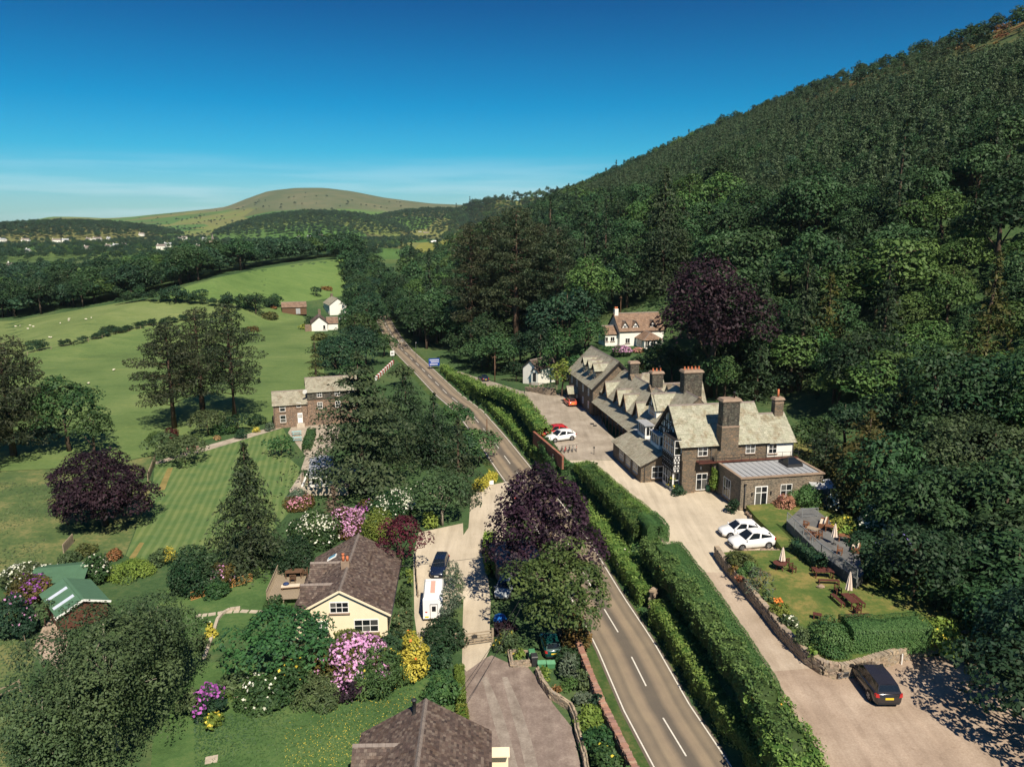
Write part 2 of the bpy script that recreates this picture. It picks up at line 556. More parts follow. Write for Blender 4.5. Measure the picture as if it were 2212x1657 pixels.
# fields and lawns
M_FIELD = groundmat("pasture", ((0.078, 0.124, 0.042), (0.108, 0.163, 0.054), (0.148, 0.195, 0.070)), 0.05, 1.1)
M_FIELD2 = groundmat("pasture_far", ((0.105, 0.148, 0.052), (0.138, 0.184, 0.064), (0.172, 0.210, 0.082)), 0.05, 0.9)
M_FIELD3 = groundmat("pasture_bright", ((0.084, 0.142, 0.042), (0.110, 0.178, 0.053), (0.138, 0.200, 0.064)), 0.05, 0.9)
M_MEADOW = groundmat("long_grass", ((0.045, 0.084, 0.034), (0.090, 0.130, 0.048), (0.22, 0.20, 0.085)), 0.16, 1.8)
M_LAWN2 = groundmat("garden_grass", ((0.042, 0.086, 0.028), (0.070, 0.130, 0.042), (0.112, 0.160, 0.056)), 0.22, 2.5)
M_DRYLAWN = groundmat("dry_lawn", ((0.058, 0.105, 0.026), (0.10, 0.135, 0.036), (0.23, 0.19, 0.065)), 0.33, 2.4)
M_HILLF = groundmat("hill_pasture", ((0.13, 0.155, 0.035), (0.20, 0.205, 0.045), (0.27, 0.25, 0.06)), 0.04, 0.6)
M_ROUGH = groundmat("rough_dry_grass", ((0.06, 0.10, 0.03), (0.16, 0.16, 0.05), (0.30, 0.235, 0.09)), 0.22, 1.6)
M_STRIPE, nt, bs = new_mat("striped_lawn")
v = coords(nt)
ang = math.atan2(*(lambda d: (d.y, d.x))(at(560, 950) - at(505, 1110)))
wv = nt.nodes.new("ShaderNodeTexWave")
wv.wave_type = 'BANDS'; wv.bands_direction = 'X'
wv.inputs["Scale"].default_value = 0.3
wv.inputs["Distortion"].default_value = 1.4
wv.inputs["Detail Scale"].default_value = 0.4
mp = nt.nodes.new("ShaderNodeMapping")
mp.inputs["Rotation"].default_value = (0, 0, math.pi / 2 - ang)
tcn = nt.nodes.new("ShaderNodeTexCoord")
nt.links.new(tcn.outputs["Object"], mp.inputs[0]); nt.links.new(mp.outputs[0], wv.inputs["Vector"])
sa = ramp(nt, wv.outputs["Fac"], [(0.25, (0.094, 0.150, 0.058)), (0.85, (0.132, 0.185, 0.080))])
sb = ramp(nt, noise(nt, v, 0.25, 5, 0.65), [(0.35, (0.72, 0.85, 0.72)), (0.62, (1.2, 1.08, 0.9))])
c = mixc(nt, 1.0, sa, sb, 'MULTIPLY')
nt.links.new(c, bs.inputs["Base Color"])
bs.inputs["Roughness"].default_value = 0.9; bs.inputs["Specular IOR Level"].default_value = 0.1
bump(nt, bs, noise(nt, v, 9, 2), 0.5, 0.04)

sheet("field", pxl([(320, 642), (450, 606), (560, 582), (760, 557), (775, 590), (740, 640), (640, 655), (520, 662), (400, 652)]), M_FIELD3, 0.07, "bright green pasture below the dark wood", drape=True)
sheet("field", pxl([(-260, 735), (0, 695), (250, 656), (400, 652), (520, 662), (480, 690), (330, 706), (60, 766), (-260, 850)]), M_FIELD2, 0.07, "pale green pasture with scattered sheep", drape=True)
sheet("field", pxl([(-260, 850), (60, 766), (330, 706), (480, 690), (520, 662), (640, 655), (672, 700), (700, 770), (700, 850), (606, 905), (330, 985), (200, 1010), (-260, 1030)]), M_FIELD, 0.07, "mid green pasture behind the tall pines", drape=True)
sheet("meadow", pxs([(-400, 1030), (200, 1010), (330, 985), (325, 1060), (270, 1200), (100, 1225), (-400, 1330)]), M_MEADOW, 0.008, "long meadow grass around the copper beech")
sheet("meadow", pxs([(-500, 1330), (0, 1290), (90, 1380), (60, 1480), (200, 1700), (100, 2000), (-600, 2000)]), M_MEADOW, 0.008, "long pale grass beside the weeping tree")
M_DRYSTRIP = groundmat("dried_grass", ((0.15, 0.14, 0.05), (0.22, 0.18, 0.065), (0.29, 0.22, 0.09)), 0.4, 3.0)
sheet("dry_strip", pxs([(362, 1012), (374, 1010), (356, 1058), (340, 1060)]), M_DRYSTRIP, 0.024, "dried yellow strip across the far end of the striped lawn")
sheet("dry_strip", pxs([(302, 1172), (312, 1172), (292, 1206), (278, 1206)]), M_DRYSTRIP, 0.024, "dried yellow strip at the near end of the striped lawn")
lawn_px = [(335, 1003), (450, 972), (612, 925), (628, 960), (625, 990), (648, 1010), (645, 1040), (622, 1065), (640, 1090), (560, 1180), (300, 1215), (272, 1200), (328, 1060)]
sheet("lawn", pxs(lawn_px), M_STRIPE, 0.016, "mown lawn with pale and dark stripes before the stone cottage")
sheet("lawn", pxs([(380, 1250), (560, 1160), (660, 1200), (640, 1330), (520, 1360), (470, 1400), (420, 1420), (300, 1360)]), M_LAWN2, 0.012, "small garden lawn beside the cream house deck")
sheet("lawn", pxs([(430, 1430), (700, 1430), (960, 1440), (1000, 1480), (1000, 1560), (1090, 1700), (1000, 2000), (300, 2000), (330, 1600)]), M_LAWN2, 0.012, "unmown garden grass dotted with yellow flowers")

# ------------------------------------------------------------------ road, drives, yards
def tarmac(name, cols, scale=0.5, grain=9.0, bumpd=0.012):
    m, nt, bs = new_mat(name)
    v = coords(nt)
    a = noise(nt, v, scale, 5, 0.6); b = noise(nt, v, grain, 4, 0.75)
    s = mathn(nt, 'ADD', mathn(nt, 'MULTIPLY', a, 0.6), mathn(nt, 'MULTIPLY', b, 0.4))
    c = ramp(nt, s, [(0.36, cols[0]), (0.5, cols[1]), (0.64, cols[2])])
    # long faint wear along the way the wheels run, scattered stains and a few mended patches
    wv_ = coords(nt, "Object", (1.5, 0.12, 1), (0, 0, 0.1))
    c = mixc(nt, 0.8, c, ramp(nt, noise(nt, wv_, 0.8, 4, 0.6), [(0.3, (0.80, 0.79, 0.78)), (0.48, (0.98, 0.98, 0.98)), (0.66, (1.12, 1.12, 1.12))]), 'MULTIPLY')
    c = mixc(nt, 0.8, c, ramp(nt, noise(nt, v, 0.9, 6, 0.7, 0.8), [(0.26, (0.60, 0.57, 0.54)), (0.36, (0.94, 0.93, 0.92)), (0.5, (1, 1, 1))]), 'MULTIPLY')
    nt.links.new(c, bs.inputs["Base Color"])
    bs.inputs["Roughness"].default_value = 0.9
    bs.inputs["Specular IOR Level"].default_value = 0.15
    bump(nt, bs, noise(nt, v, grain * 2, 2), 0.5, bumpd)
    return m
ribU = {}
def ribbon(name, half_l, half_r, mat, y0, y1, lift, label=None, step=3.0, kind="structure"):
    ys = np.arange(y0, y1 + 1e-3, step)
    xs = road_x(ys)
    tx, ty = np.gradient(xs, ys), np.ones_like(ys)
    n = np.hypot(tx, ty); nx, ny = ty / n, -tx / n
    cols = np.linspace(half_l, half_r, 3)
    X = xs[:, None] + nx[:, None] * cols[None, :]; Y = ys[:, None] + ny[:, None] * cols[None, :]
    Z = np.full_like(X, lift)
    me = grid_mesh(name, X, Y, Z, mat)
    uv = me.uv_layers.new(name="UVMap")
    iv = np.zeros(len(me.loops), np.int32); me.loops.foreach_get("vertex_index", iv)
    U = np.broadcast_to(cols[None, :], X.shape).ravel()[iv]; W = np.broadcast_to(ys[:, None], X.shape).ravel()[iv]
    uv.data.foreach_set("uv", np.stack((U, W), -1).ravel().astype(np.float32))
    o = link(name, me)
    return tag(o, label, None, None, kind)
M_ROAD, nt, bs = new_mat("worn_asphalt")
uvn = nt.nodes.new("ShaderNodeUVMap")
su = nt.nodes.new("ShaderNodeSeparateXYZ"); nt.links.new(uvn.outputs[0], su.inputs[0])
v = coords(nt)
wob = mathn(nt, 'ADD', su.outputs[0], mathn(nt, 'MULTIPLY', mathn(nt, 'SUBTRACT', noise(nt, v, 0.12, 3), 0.5), 0.5))
au = mathn(nt, 'ABSOLUTE', wob)
trk = ramp(nt, mathn(nt, 'DIVIDE', au, 3.2), [(0.0, (0.12, 0.104, 0.086)), (0.14, (0.125, 0.108, 0.088)), (0.30, (0.25, 0.20, 0.145)), (0.46, (0.26, 0.21, 0.15)), (0.56, (0.17, 0.142, 0.108)), (0.72, (0.22, 0.18, 0.132)), (0.9, (0.14, 0.12, 0.095)), (1.0, (0.12, 0.10, 0.08))])
gr = ramp(nt, noise(nt, v, 14, 4, 0.8), [(0.3, (0.82, 0.82, 0.82)), (0.7, (1.15, 1.13, 1.1))])
gs = ramp(nt, noise(nt, v, 0.4, 5, 0.6), [(0.3, (0.88, 0.88, 0.9)), (0.7, (1.1, 1.09, 1.06))])
c = mixc(nt, 1.0, mixc(nt, 1.0, trk, gr, 'MULTIPLY'), gs, 'MULTIPLY')
nt.links.new(c, bs.inputs["Base Color"])
bs.inputs["Roughness"].default_value = 0.85; bs.inputs["Specular IOR Level"].default_value = 0.2
bump(nt, bs, noise(nt, v, 40, 2), 0.4, 0.008)
M_LINE = plain("road_paint", (0.62, 0.59, 0.52), 0.7, 0.2, 0, 0.18, 4)
M_VERGE = groundmat("verge_grass", ((0.03, 0.06, 0.018), (0.055, 0.095, 0.028), (0.12, 0.12, 0.05)), 0.5, 3.0)
ribbon("road", -3.15, 3.15, M_ROAD, 30, 345, 0.012, "two lane country road with pale wheel tracks curving into the trees")
ribbon("verge", -4.5, 4.1, M_VERGE, 30, 330, 0.006, "narrow grass verges along the country road")
ribbon("edge_line", -2.92, -2.80, M_LINE, 30, 320, 0.018, "thin white edge line along the road's wall side")
ribbon("edge_line", 2.80, 2.92, M_LINE, 30, 320, 0.018, "thin white edge line along the road's hedge side")
def strip_on_road(mb, y0, y1, u, w, lift=0.018):
    ys = np.linspace(y0, y1, max(2, int((y1 - y0) / 2) + 1))
    prev = None
    for y in ys:
        x = float(road_x(y)); tx = float(road_x(y + 0.5) - road_x(y - 0.5)); n = math.hypot(tx, 1)
        nx, ny = 1 / n, -tx / n
        a = (x + nx * (u - w), y + ny * (u - w), lift); b = (x + nx * (u + w), y + ny * (u + w), lift)
        if prev: mb.poly([prev[0], prev[1], b, a])
        prev = (a, b)
y = 33.0
while y < 330:
    mb = MB()
    strip_on_road(mb, y, y + 4.6, 0.0, 0.065)
    mb.build("centre_dash", M_LINE, None, kind="structure", group="white dashes along the middle of the road", label="long white dash painted along the middle of the road")
    y += 9.0
# SLOW painted on the far stretch of the road
def letters(mb, text, origin, ux, uy, w, h, t, lift):
    glyph = {'S': [(1, 0, 0, 0), (0, 0, 0, .5), (0, .5, 1, .5), (1, .5, 1, 1), (1, 1, 0, 1)], 'L': [(0, 0, 0, 1), (0, 1, 1, 1)], 'O': [(0, 0, 1, 0), (1, 0, 1, 1), (1, 1, 0, 1), (0, 1, 0, 0)],
             'W': [(0, 0, .25, 1), (.25, 1, .5, .3), (.5, .3, .75, 1), (.75, 1, 1, 0)], 'H': [(0, 0, 0, 1), (1, 0, 1, 1), (0, .5, 1, .5)]}
    for i, ch in enumerate(text):
        for x0, y0, x1, y1 in glyph.get(ch, []):
            a = origin + ux * (i * w * 1.4 + x0 * w) - uy * (y0 * h); b = origin + ux * (i * w * 1.4 + x1 * w) - uy * (y1 * h)
            d = (b - a).normalized(); s_ = Vector((-d.y, d.x, 0)) * t / 2
            a2, b2 = a - d * t / 2, b + d * t / 2
            mb.poly([(*(a2 - s_).xy, lift), (*(b2 - s_).xy, lift), (*(b2 + s_).xy, lift), (*(a2 + s_).xy, lift)])
mb = MB()
ys_ = 258.0; xs_ = float(road_x(ys_)); dd = Vector((float(road_x(ys_ + 1) - road_x(ys_ - 1)), 2, 0)).normalized(); nn = Vector((dd.y, -dd.x, 0))
letters(mb, "SLOW", Vector((xs_, ys_, 0)) + nn * 0.35 + dd * 3, nn, dd, 0.42, 5.0, 0.14, 0.02)
mb.build("road_lettering", M_LINE, None, kind="structure", label="SLOW painted in white capitals on the far road")

M_DRIVE = tarmac("pale_gravel_drive", ((0.40, 0.342, 0.258), (0.48, 0.412, 0.312), (0.56, 0.49, 0.385)), 0.12, 7.0)
M_DRIVE2 = tarmac("brown_drive", ((0.26, 0.195, 0.145), (0.35, 0.27, 0.205), (0.45, 0.36, 0.28)), 0.22, 6.0)
M_YARD = tarmac("worn_yard", ((0.23, 0.195, 0.15), (0.31, 0.265, 0.21), (0.39, 0.34, 0.275)), 0.3, 7.0)
M_CHIP = tarmac("dark_chippings", ((0.155, 0.118, 0.100), (0.215, 0.168, 0.142), (0.30, 0.245, 0.205)), 0.7, 5.0, 0.03)
M_PAVE = tarmac("patio_paving", ((0.26, 0.22, 0.17), (0.36, 0.31, 0.245), (0.45, 0.40, 0.32)), 0.5, 5.0)

# inn: drive along the hedge, forecourt, yard, far lane
L = [(20.6, 36), (20.4, 43), (19.6, 48), (19.4, 55), (18.5, 70), (17.1, 83), (16.1, 90), (14.4, 95), (11.4, 107), (8.5, 112.5)]
sheet("drive", [*L, (19.5, 112.5), (20.5, 104), (25.5, 101), (30, 96), (29.8, 91.5), (29.9, 88), (29.9, 77.4), (22.7, 76.8), (23.7, 61.7), (24.5, 56.6), (25.8, 54.7), (27.2, 55), (34.6, 58), (39, 58.5), (39.4, 36)], M_DRIVE, 0.012, "pale gravel drive and forecourt of the inn")
sheet("car_park", [(20.8, 34), (20.4, 43), (19.7, 48), (19.5, 56), (24.6, 56.4), (25.9, 54.9), (27.2, 55.1), (34.6, 58.1), (39, 58.6), (39.4, 34)], M_DRIVE2, 0.018, "brown gravel car park below the garden wall")
sheet("yard", [(8.5, 112.6), (6.4, 125), (2.8, 147), (-5.2, 165), (-11, 185), (-18, 203), (-14, 203), (-4, 181), (2, 166), (16.5, 157), (16.9, 128), (19.5, 112.6)], M_YARD, 0.02, "worn tarmac yard behind the inn and lane down to the road", drape=True)
sheet("drive", [(19.5, 55.8), (24.6, 56.4), (23.6, 62), (22.8, 74), (18.4, 74), (18.6, 70)], tarmac("tan_drive", ((0.31, 0.245, 0.18), (0.39, 0.315, 0.24), (0.47, 0.395, 0.31)), .2, 6), 0.02, "tan gravel drive between the clipped hedge and garden wall")
# left-hand drives
sheet("drive", pxs([(1017, 1075), (1040, 1052), (1098, 1040), (1116, 1062), (1105, 1100), (1085, 1170), (1062, 1180), (1052, 1230), (1060, 1300), (1058, 1350), (1062, 1392), (1050, 1420), (1008, 1450), (998, 1440), (1000, 1250), (990, 1180), (960, 1160), (905, 1155), (895, 1200), (905, 1260), (905, 1380), (950, 1380), (952, 1250), (1000, 1250), (1010, 1150)][:14] + [(998, 1440), (1000, 1330), (1003, 1250), (998, 1160), (1012, 1140)]), M_DRIVE, 0.014, "pale concrete drive leading off the road past the gate")
sheet("parking_bay", pxs([(905, 1150), (1000, 1130), (1004, 1250), (1003, 1290), (958, 1330), (958, 1400), (905, 1400), (895, 1330), (893, 1200)]), M_DRIVE, 0.010, "pale parking bay beside the cream house")
sheet("forecourt", pxs([(1003, 1442), (1062, 1415), (1095, 1430), (1140, 1440), (1165, 1470), (1195, 1520), (1235, 1570), (1255, 1657), (1290, 1900), (1000, 1900), (1003, 1500)]), M_CHIP, 0.010, "dark chippings forecourt with two pale wheel tracks")
# pale wheel tracks are worn lighter stone, as bands along the forecourt
M_TRACK = tarmac("worn_pale_chippings", ((0.19, 0.155, 0.130), (0.255, 0.215, 0.180), (0.33, 0.285, 0.24)), 0.9, 5.0, 0.03)
for a, b in (((1042, 1448), (1075, 1448)), ((1086, 1448), (1115, 1448))):
    k = 0 if a[0] < 1080 else 44
    sheet("wheel_track", pxs([(1040 + k, 1462), (1052 + k, 1462), (1082 + k, 1530), (1104 + k, 1600), (1122 + k, 1670), (1150 + k, 1800), (1120 + k, 1800), (1094 + k, 1670), (1078 + k, 1600), (1058 + k, 1530)]), M_TRACK, 0.016, "pale worn wheel track across the dark chippings, " + ("nearer the slate roof" if k == 0 else "nearer the road wall"))
sheet("patio", pxs([(622, 935), (640, 905), (720, 900), (740, 935), (690, 1005), (668, 1015), (650, 1015), (660, 985)]), M_PAVE, 0.02, "gravel patio in front of the stone cottage")
sheet("path", pxs([(438, 965), (614, 915), (618, 922), (445, 974), (338, 1003), (334, 998)]), M_PAVE, 0.02, "thin gravel path along the top of the striped lawn")
sheet("patio", pxs([(625, 1060), (655, 1015), (662, 1100), (640, 1096)]), M_PAVE, 0.02, "brown paved corner beside the static caravan")
sheet("track", pxs([(95, 1350), (130, 1320), (150, 1400), (150, 1470), (120, 1440), (70, 1400)]), M_DRIVE2, 0.012, "bare earth track beside the green sheds")
# ------------------------------------------------------------------ foliage
rng = np.random.default_rng(11)
def unit(v): return v / np.maximum(np.linalg.norm(v, axis=-1, keepdims=True), 1e-6)
def rdir(n, g=None):
    g = g or rng
    return unit(g.normal(size=(n, 3)))
class Leaves:
    """gathers leaf clumps (centre, facing, size, tint, material slot) and makes one mesh of small pointed blades"""
    def __init__(s): s.c, s.n, s.s, s.t, s.m, s.a = [], [], [], [], [], []
    def add(s, c, n, size, tint, mat=0, asp=0.62):
        N = len(c)
        s.c.append(c); s.n.append(n)
        s.s.append(np.broadcast_to(np.asarray(size, float), (N,)).copy())
        s.t.append(np.broadcast_to(np.asarray(tint, float), (N,)).copy())
        s.m.append(np.full(N, mat, np.int32)); s.a.append(np.full(N, asp))
    def lobe(s, c, r, leaf, dens, tint, mat=0, flat=1.0, low=-0.3, up=0.62, rough=0.42, asp=0.62):
        """one clump: leaves over the upper surface of a small ellipsoid"""
        n = max(6, int(dens * 4 * math.pi * r * r * (0.4 + 0.6 * flat) / (leaf * leaf)))
        d = rdir(n)
        d = d[d[:, 2] > low + rng.uniform(-0.25, 0.25, n)]
        n = len(d)
        rad = r * rng.uniform(0.72, 1.08, (n, 1))
        p = np.asarray(c) + d * rad * np.array([1, 1, flat])
        nn = unit(d * 0.8 + np.array([0, 0, up]) + rng.normal(size=(n, 3)) * rough)
        s.add(p, nn, leaf * rng.uniform(0.5, 1.55, n), np.clip(tint + rng.normal(size=n) * 0.16, 0, 1), mat, asp)
    def blob(s, c, r):
        pass
    def cull(s, lobes):
        """drop leaves that lie deep inside other clumps"""
        c = np.concatenate(s.c)
        keep = np.ones(len(c), bool)
        for lc, lr, fl in lobes:
            d = (c - lc) / np.array([lr, lr, lr * fl])
            keep &= (d * d).sum(1) > 0.36
        s.c = [c[keep]]; s.n = [np.concatenate(s.n)[keep]]; s.s = [np.concatenate(s.s)[keep]]
        s.t = [np.concatenate(s.t)[keep]]; s.m = [np.concatenate(s.m)[keep]]; s.a = [np.concatenate(s.a)[keep]]
    def mesh(s, name, mats):
        c = np.concatenate(s.c); n = np.concatenate(s.n); sz = np.concatenate(s.s)[:, None]; t = np.concatenate(s.t); m = np.concatenate(s.m); a = np.concatenate(s.a)[:, None]
        N = len(c)
        h = unit(np.cross(n, rdir(N)))
        b = np.cross(n, h)
        V = np.stack((c - h * sz * 0.62, c - b * sz * a * 0.55 + n * sz * 0.06, c + h * sz * 0.62, c + b * sz * a * 0.55 + n * sz * 0.06), 1).reshape(-1, 3)
        me = bpy.data.meshes.new(name)
        me.vertices.add(4 * N); me.vertices.foreach_set("co", V.ravel().astype(np.float32))
        me.loops.add(4 * N); me.loops.foreach_set("vertex_index", np.arange(4 * N, dtype=np.int32))
        me.polygons.add(N)
        me.polygons.foreach_set("loop_start", np.arange(0, 4 * N, 4, dtype=np.int32))
        me.polygons.foreach_set("loop_total", np.full(N, 4, np.int32))
        for mt in mats: me.materials.append(mt)
        me.polygons.foreach_set("material_index", m)
        at_ = me.attributes.new("tint", 'FLOAT', 'FACE')
        at_.data.foreach_set("value", t.astype(np.float32))
        me.update()
        return me

def crown_lobed(H, Rw, z0, nl, leaf, dens=0.75, mats=None, flat=0.85, top=1.0, name="crown", tint=(0.15, 0.85), droop=0.0, seed=0, bottom=0.25, irr=0.22):
    """a rounded broadleaf crown made of many clumps over an uneven envelope"""
    g = np.random.default_rng(seed)
    L_, lobes = Leaves(), []
    zc, hz = (z0 + H) / 2, (H - z0) / 2
    d = unit(g.normal(size=(nl, 3)))
    d[:, 2] = np.where(d[:, 2] < -0.5, -d[:, 2] * 0.6, d[:, 2])
    bulge = 1 + irr * np.sin(3 * np.arctan2(d[:, 1], d[:, 0]) + g.uniform(0, 6)) * (1 - d[:, 2] ** 2)
    for i in range(nl):
        rl = Rw * g.uniform(0.24, 0.40)
        k = g.uniform(0.55, 0.93) if i % 4 else g.uniform(0.1, 0.5)
        wz = 1.0 if d[i, 2] > 0 else (1 - bottom * 0.5)
        wide = Rw * (1 - 0.25 * max(0, d[i, 2]) * (2 - top)) * bulge[i]
        c = np.array([d[i, 0] * wide * k, d[i, 1] * wide * k, zc + d[i, 2] * (hz - rl * 0.6) * k * wz])
        t = g.uniform(*tint)
        L_.lobe(c, rl, leaf, dens, t, 0, flat)
        if droop:
            n = int(8 * rl / leaf)
            a = g.uniform(0, 2 * np.pi, n); q = rl * g.uniform(0.6, 1.0, n)
            for j in range(4):
                p = np.stack((c[0] + np.cos(a) * q, c[1] + np.sin(a) * q, c[2] - rl * 0.3 - g.uniform(0, droop, n) * rl), -1)
                L_.add(p, unit(np.stack((np.cos(a), np.sin(a), 0.35 + 0 * a), -1) + g.normal(size=(n, 3)) * 0.4), leaf * g.uniform(0.7, 1.3, n), np.clip(t + g.normal(size=n) * 0.15, 0, 1))
        lobes.append((c, rl, flat))
    L_.cull(lobes)
    return L_.mesh(name, mats), lobes
def trunk_mesh(H, r0, lobes, g, mat, n_limbs=6, top=0.8, sides=7, lean=0.0, name="trunk"):
    mb = MB()
    pts = [(0, 0, -0.4)]
    x = y = 0.0
    for k in range(1, 5):
        x += g.uniform(-0.03, 0.03) * H; y += g.uniform(-0.03, 0.03) * H
        pts.append((x * (1 if k > 1 else 0.3), y * (1 if k > 1 else 0.3), H * top * k / 4))
    mb.tube(pts, [r0 * 1.25, r0 * 0.9, r0 * 0.7, r0 * 0.48, r0 * 0.15], sides)
    for i in g.permutation(len(lobes))[:n_limbs]:
        c = lobes[i][0]
        zb = min(H * top * 0.7, max(H * 0.18, c[2] - np.hypot(c[0], c[1]) * 0.9))
        b = Vector((0, 0, zb)); e = Vector(c)
        mid = b.lerp(e, 0.5) + Vector((0, 0, 0.08 * H))
        mb.tube([b, mid, e], [r0 * 0.38, r0 * 0.24, r0 * 0.08], 5)
    return mb.mesh(name, mat)
def crown_pine(H, Rw, z0, leaf, mats, seed, nb=34, name="crown", flatk=0.42, shape=1.0, dens=0.9, tint=(0.1, 0.9)):
    """Scots pine: flattened, uneven needle clumps at the ends of bare limbs; also returns the limbs"""
    g = np.random.default_rng(seed)
    L_, lobes, limbs = Leaves(), [], []
    for i in range(nb):
        f = (i + g.uniform(0, 0.8)) / nb
        z = z0 + (H - z0) * f
        ang = i * 2.399 + g.uniform(-0.5, 0.5)
        reach = Rw * (1 - (abs(f - 0.3) / 0.72) ** 1.8 * shape) * g.uniform(0.55, 1.05)
        reach = max(reach, Rw * 0.16)
        zz = z + reach * g.uniform(-0.05, 0.22)
        for q in ((1.0, 0.62) if reach > Rw * 0.4 else (1.0,)):
            rl = Rw * g.uniform(0.20, 0.33)
            c = np.array([math.cos(ang) * reach * q, math.sin(ang) * reach * q, zz - (1 - q) * reach * 0.1])
            L_.lobe(c, rl, leaf, dens, g.uniform(*tint), 0, flatk, -0.8, 0.5, 0.8, 0.34)
            lobes.append((c, rl, flatk))
        limbs.append((z - reach * 0.12, c))
    L_.cull(lobes)
    return L_.mesh(name, mats), limbs
def crown_conifer(H, Rw, z0, leaf, mats, seed, name="crown", droop=0.35, dens=1.0, power=1.0, rag=0.2, tint=(0.1, 0.9), gap=0.0, asp=0.4, up=0.5):
    """spruce, cypress, cedar or fir: sprays along drooping branches, tier over tier"""
    g = np.random.default_rng(seed)
    L_ = Leaves()
    nb = int((H - z0) / (leaf * 1.5) * 9.0 * dens)
    f = np.sort(g.uniform(0, 1, nb)) 
    if gap:
        tiers = max(3, int((H - z0) / gap))
        f = (np.floor(f * tiers) + 0.5 + g.normal(size=nb) * 0.13) / tiers
    f = np.clip(f, 0, 0.995)
    ang = g.uniform(0, 2 * np.pi, nb)
    lob = 1 + rag * np.sin(ang * 3 + f * 9 + g.uniform(0, 6)) + rag * g.normal(size=nb) * 0.7
    reach = np.maximum(Rw * (1 - f ** power) * lob, 0.22 * Rw * (1 - f) + leaf * 0.5)
    tb = g.uniform(*tint, nb)
    for i in range(nb):
        m = max(4, int(reach[i] / leaf * 2.6))
        q = np.linspace(0.25, 1, m)
        r = reach[i] * q
        z = z0 + (H - z0) * f[i] - droop * r * q + 0.12 * r
        side = g.normal(size=m) * (leaf * 0.35 + 0.13 * r)
        ca, sa = math.cos(ang[i]), math.sin(ang[i])
        p = np.stack((ca * r - sa * side, sa * r + ca * side, z + g.normal(size=m) * leaf * 0.25), -1)
        n = unit(np.stack((np.full(m, ca * 0.55), np.full(m, sa * 0.55), np.full(m, up)), -1) + g.normal(size=(m, 3)) * 0.5)
        L_.add(p, n, leaf * g.uniform(0.7, 1.4, m), np.clip(tb[i] * 0.8 + q * 0.2 + g.normal(size=m) * 0.1, 0, 1), 0, asp)
    return L_.mesh(name, mats)
def limb_trunk(H, r0, limbs, mat, g, name="trunk", top=0.97, sides=8):
    mb = MB()
    mb.tube([(0, 0, -0.5), (g.uniform(-.1, .1), 0, H * 0.35), (g.uniform(-.2, .2), g.uniform(-.2, .2), H * 0.7), (0, 0, H * top)], [r0 * 1.2, r0 * 0.85, r0 * 0.5, r0 * 0.1], sides)
    for z, c in limbs:
        e = Vector(c); b = Vector((0, 0, max(0.5, z)))
        mb.tube([b, b.lerp(e, 0.55) + Vector((0, 0, -0.1)), e], [r0 * 0.2, r0 * 0.13, r0 * 0.05], 4)
    return mb.mesh(name, mat)

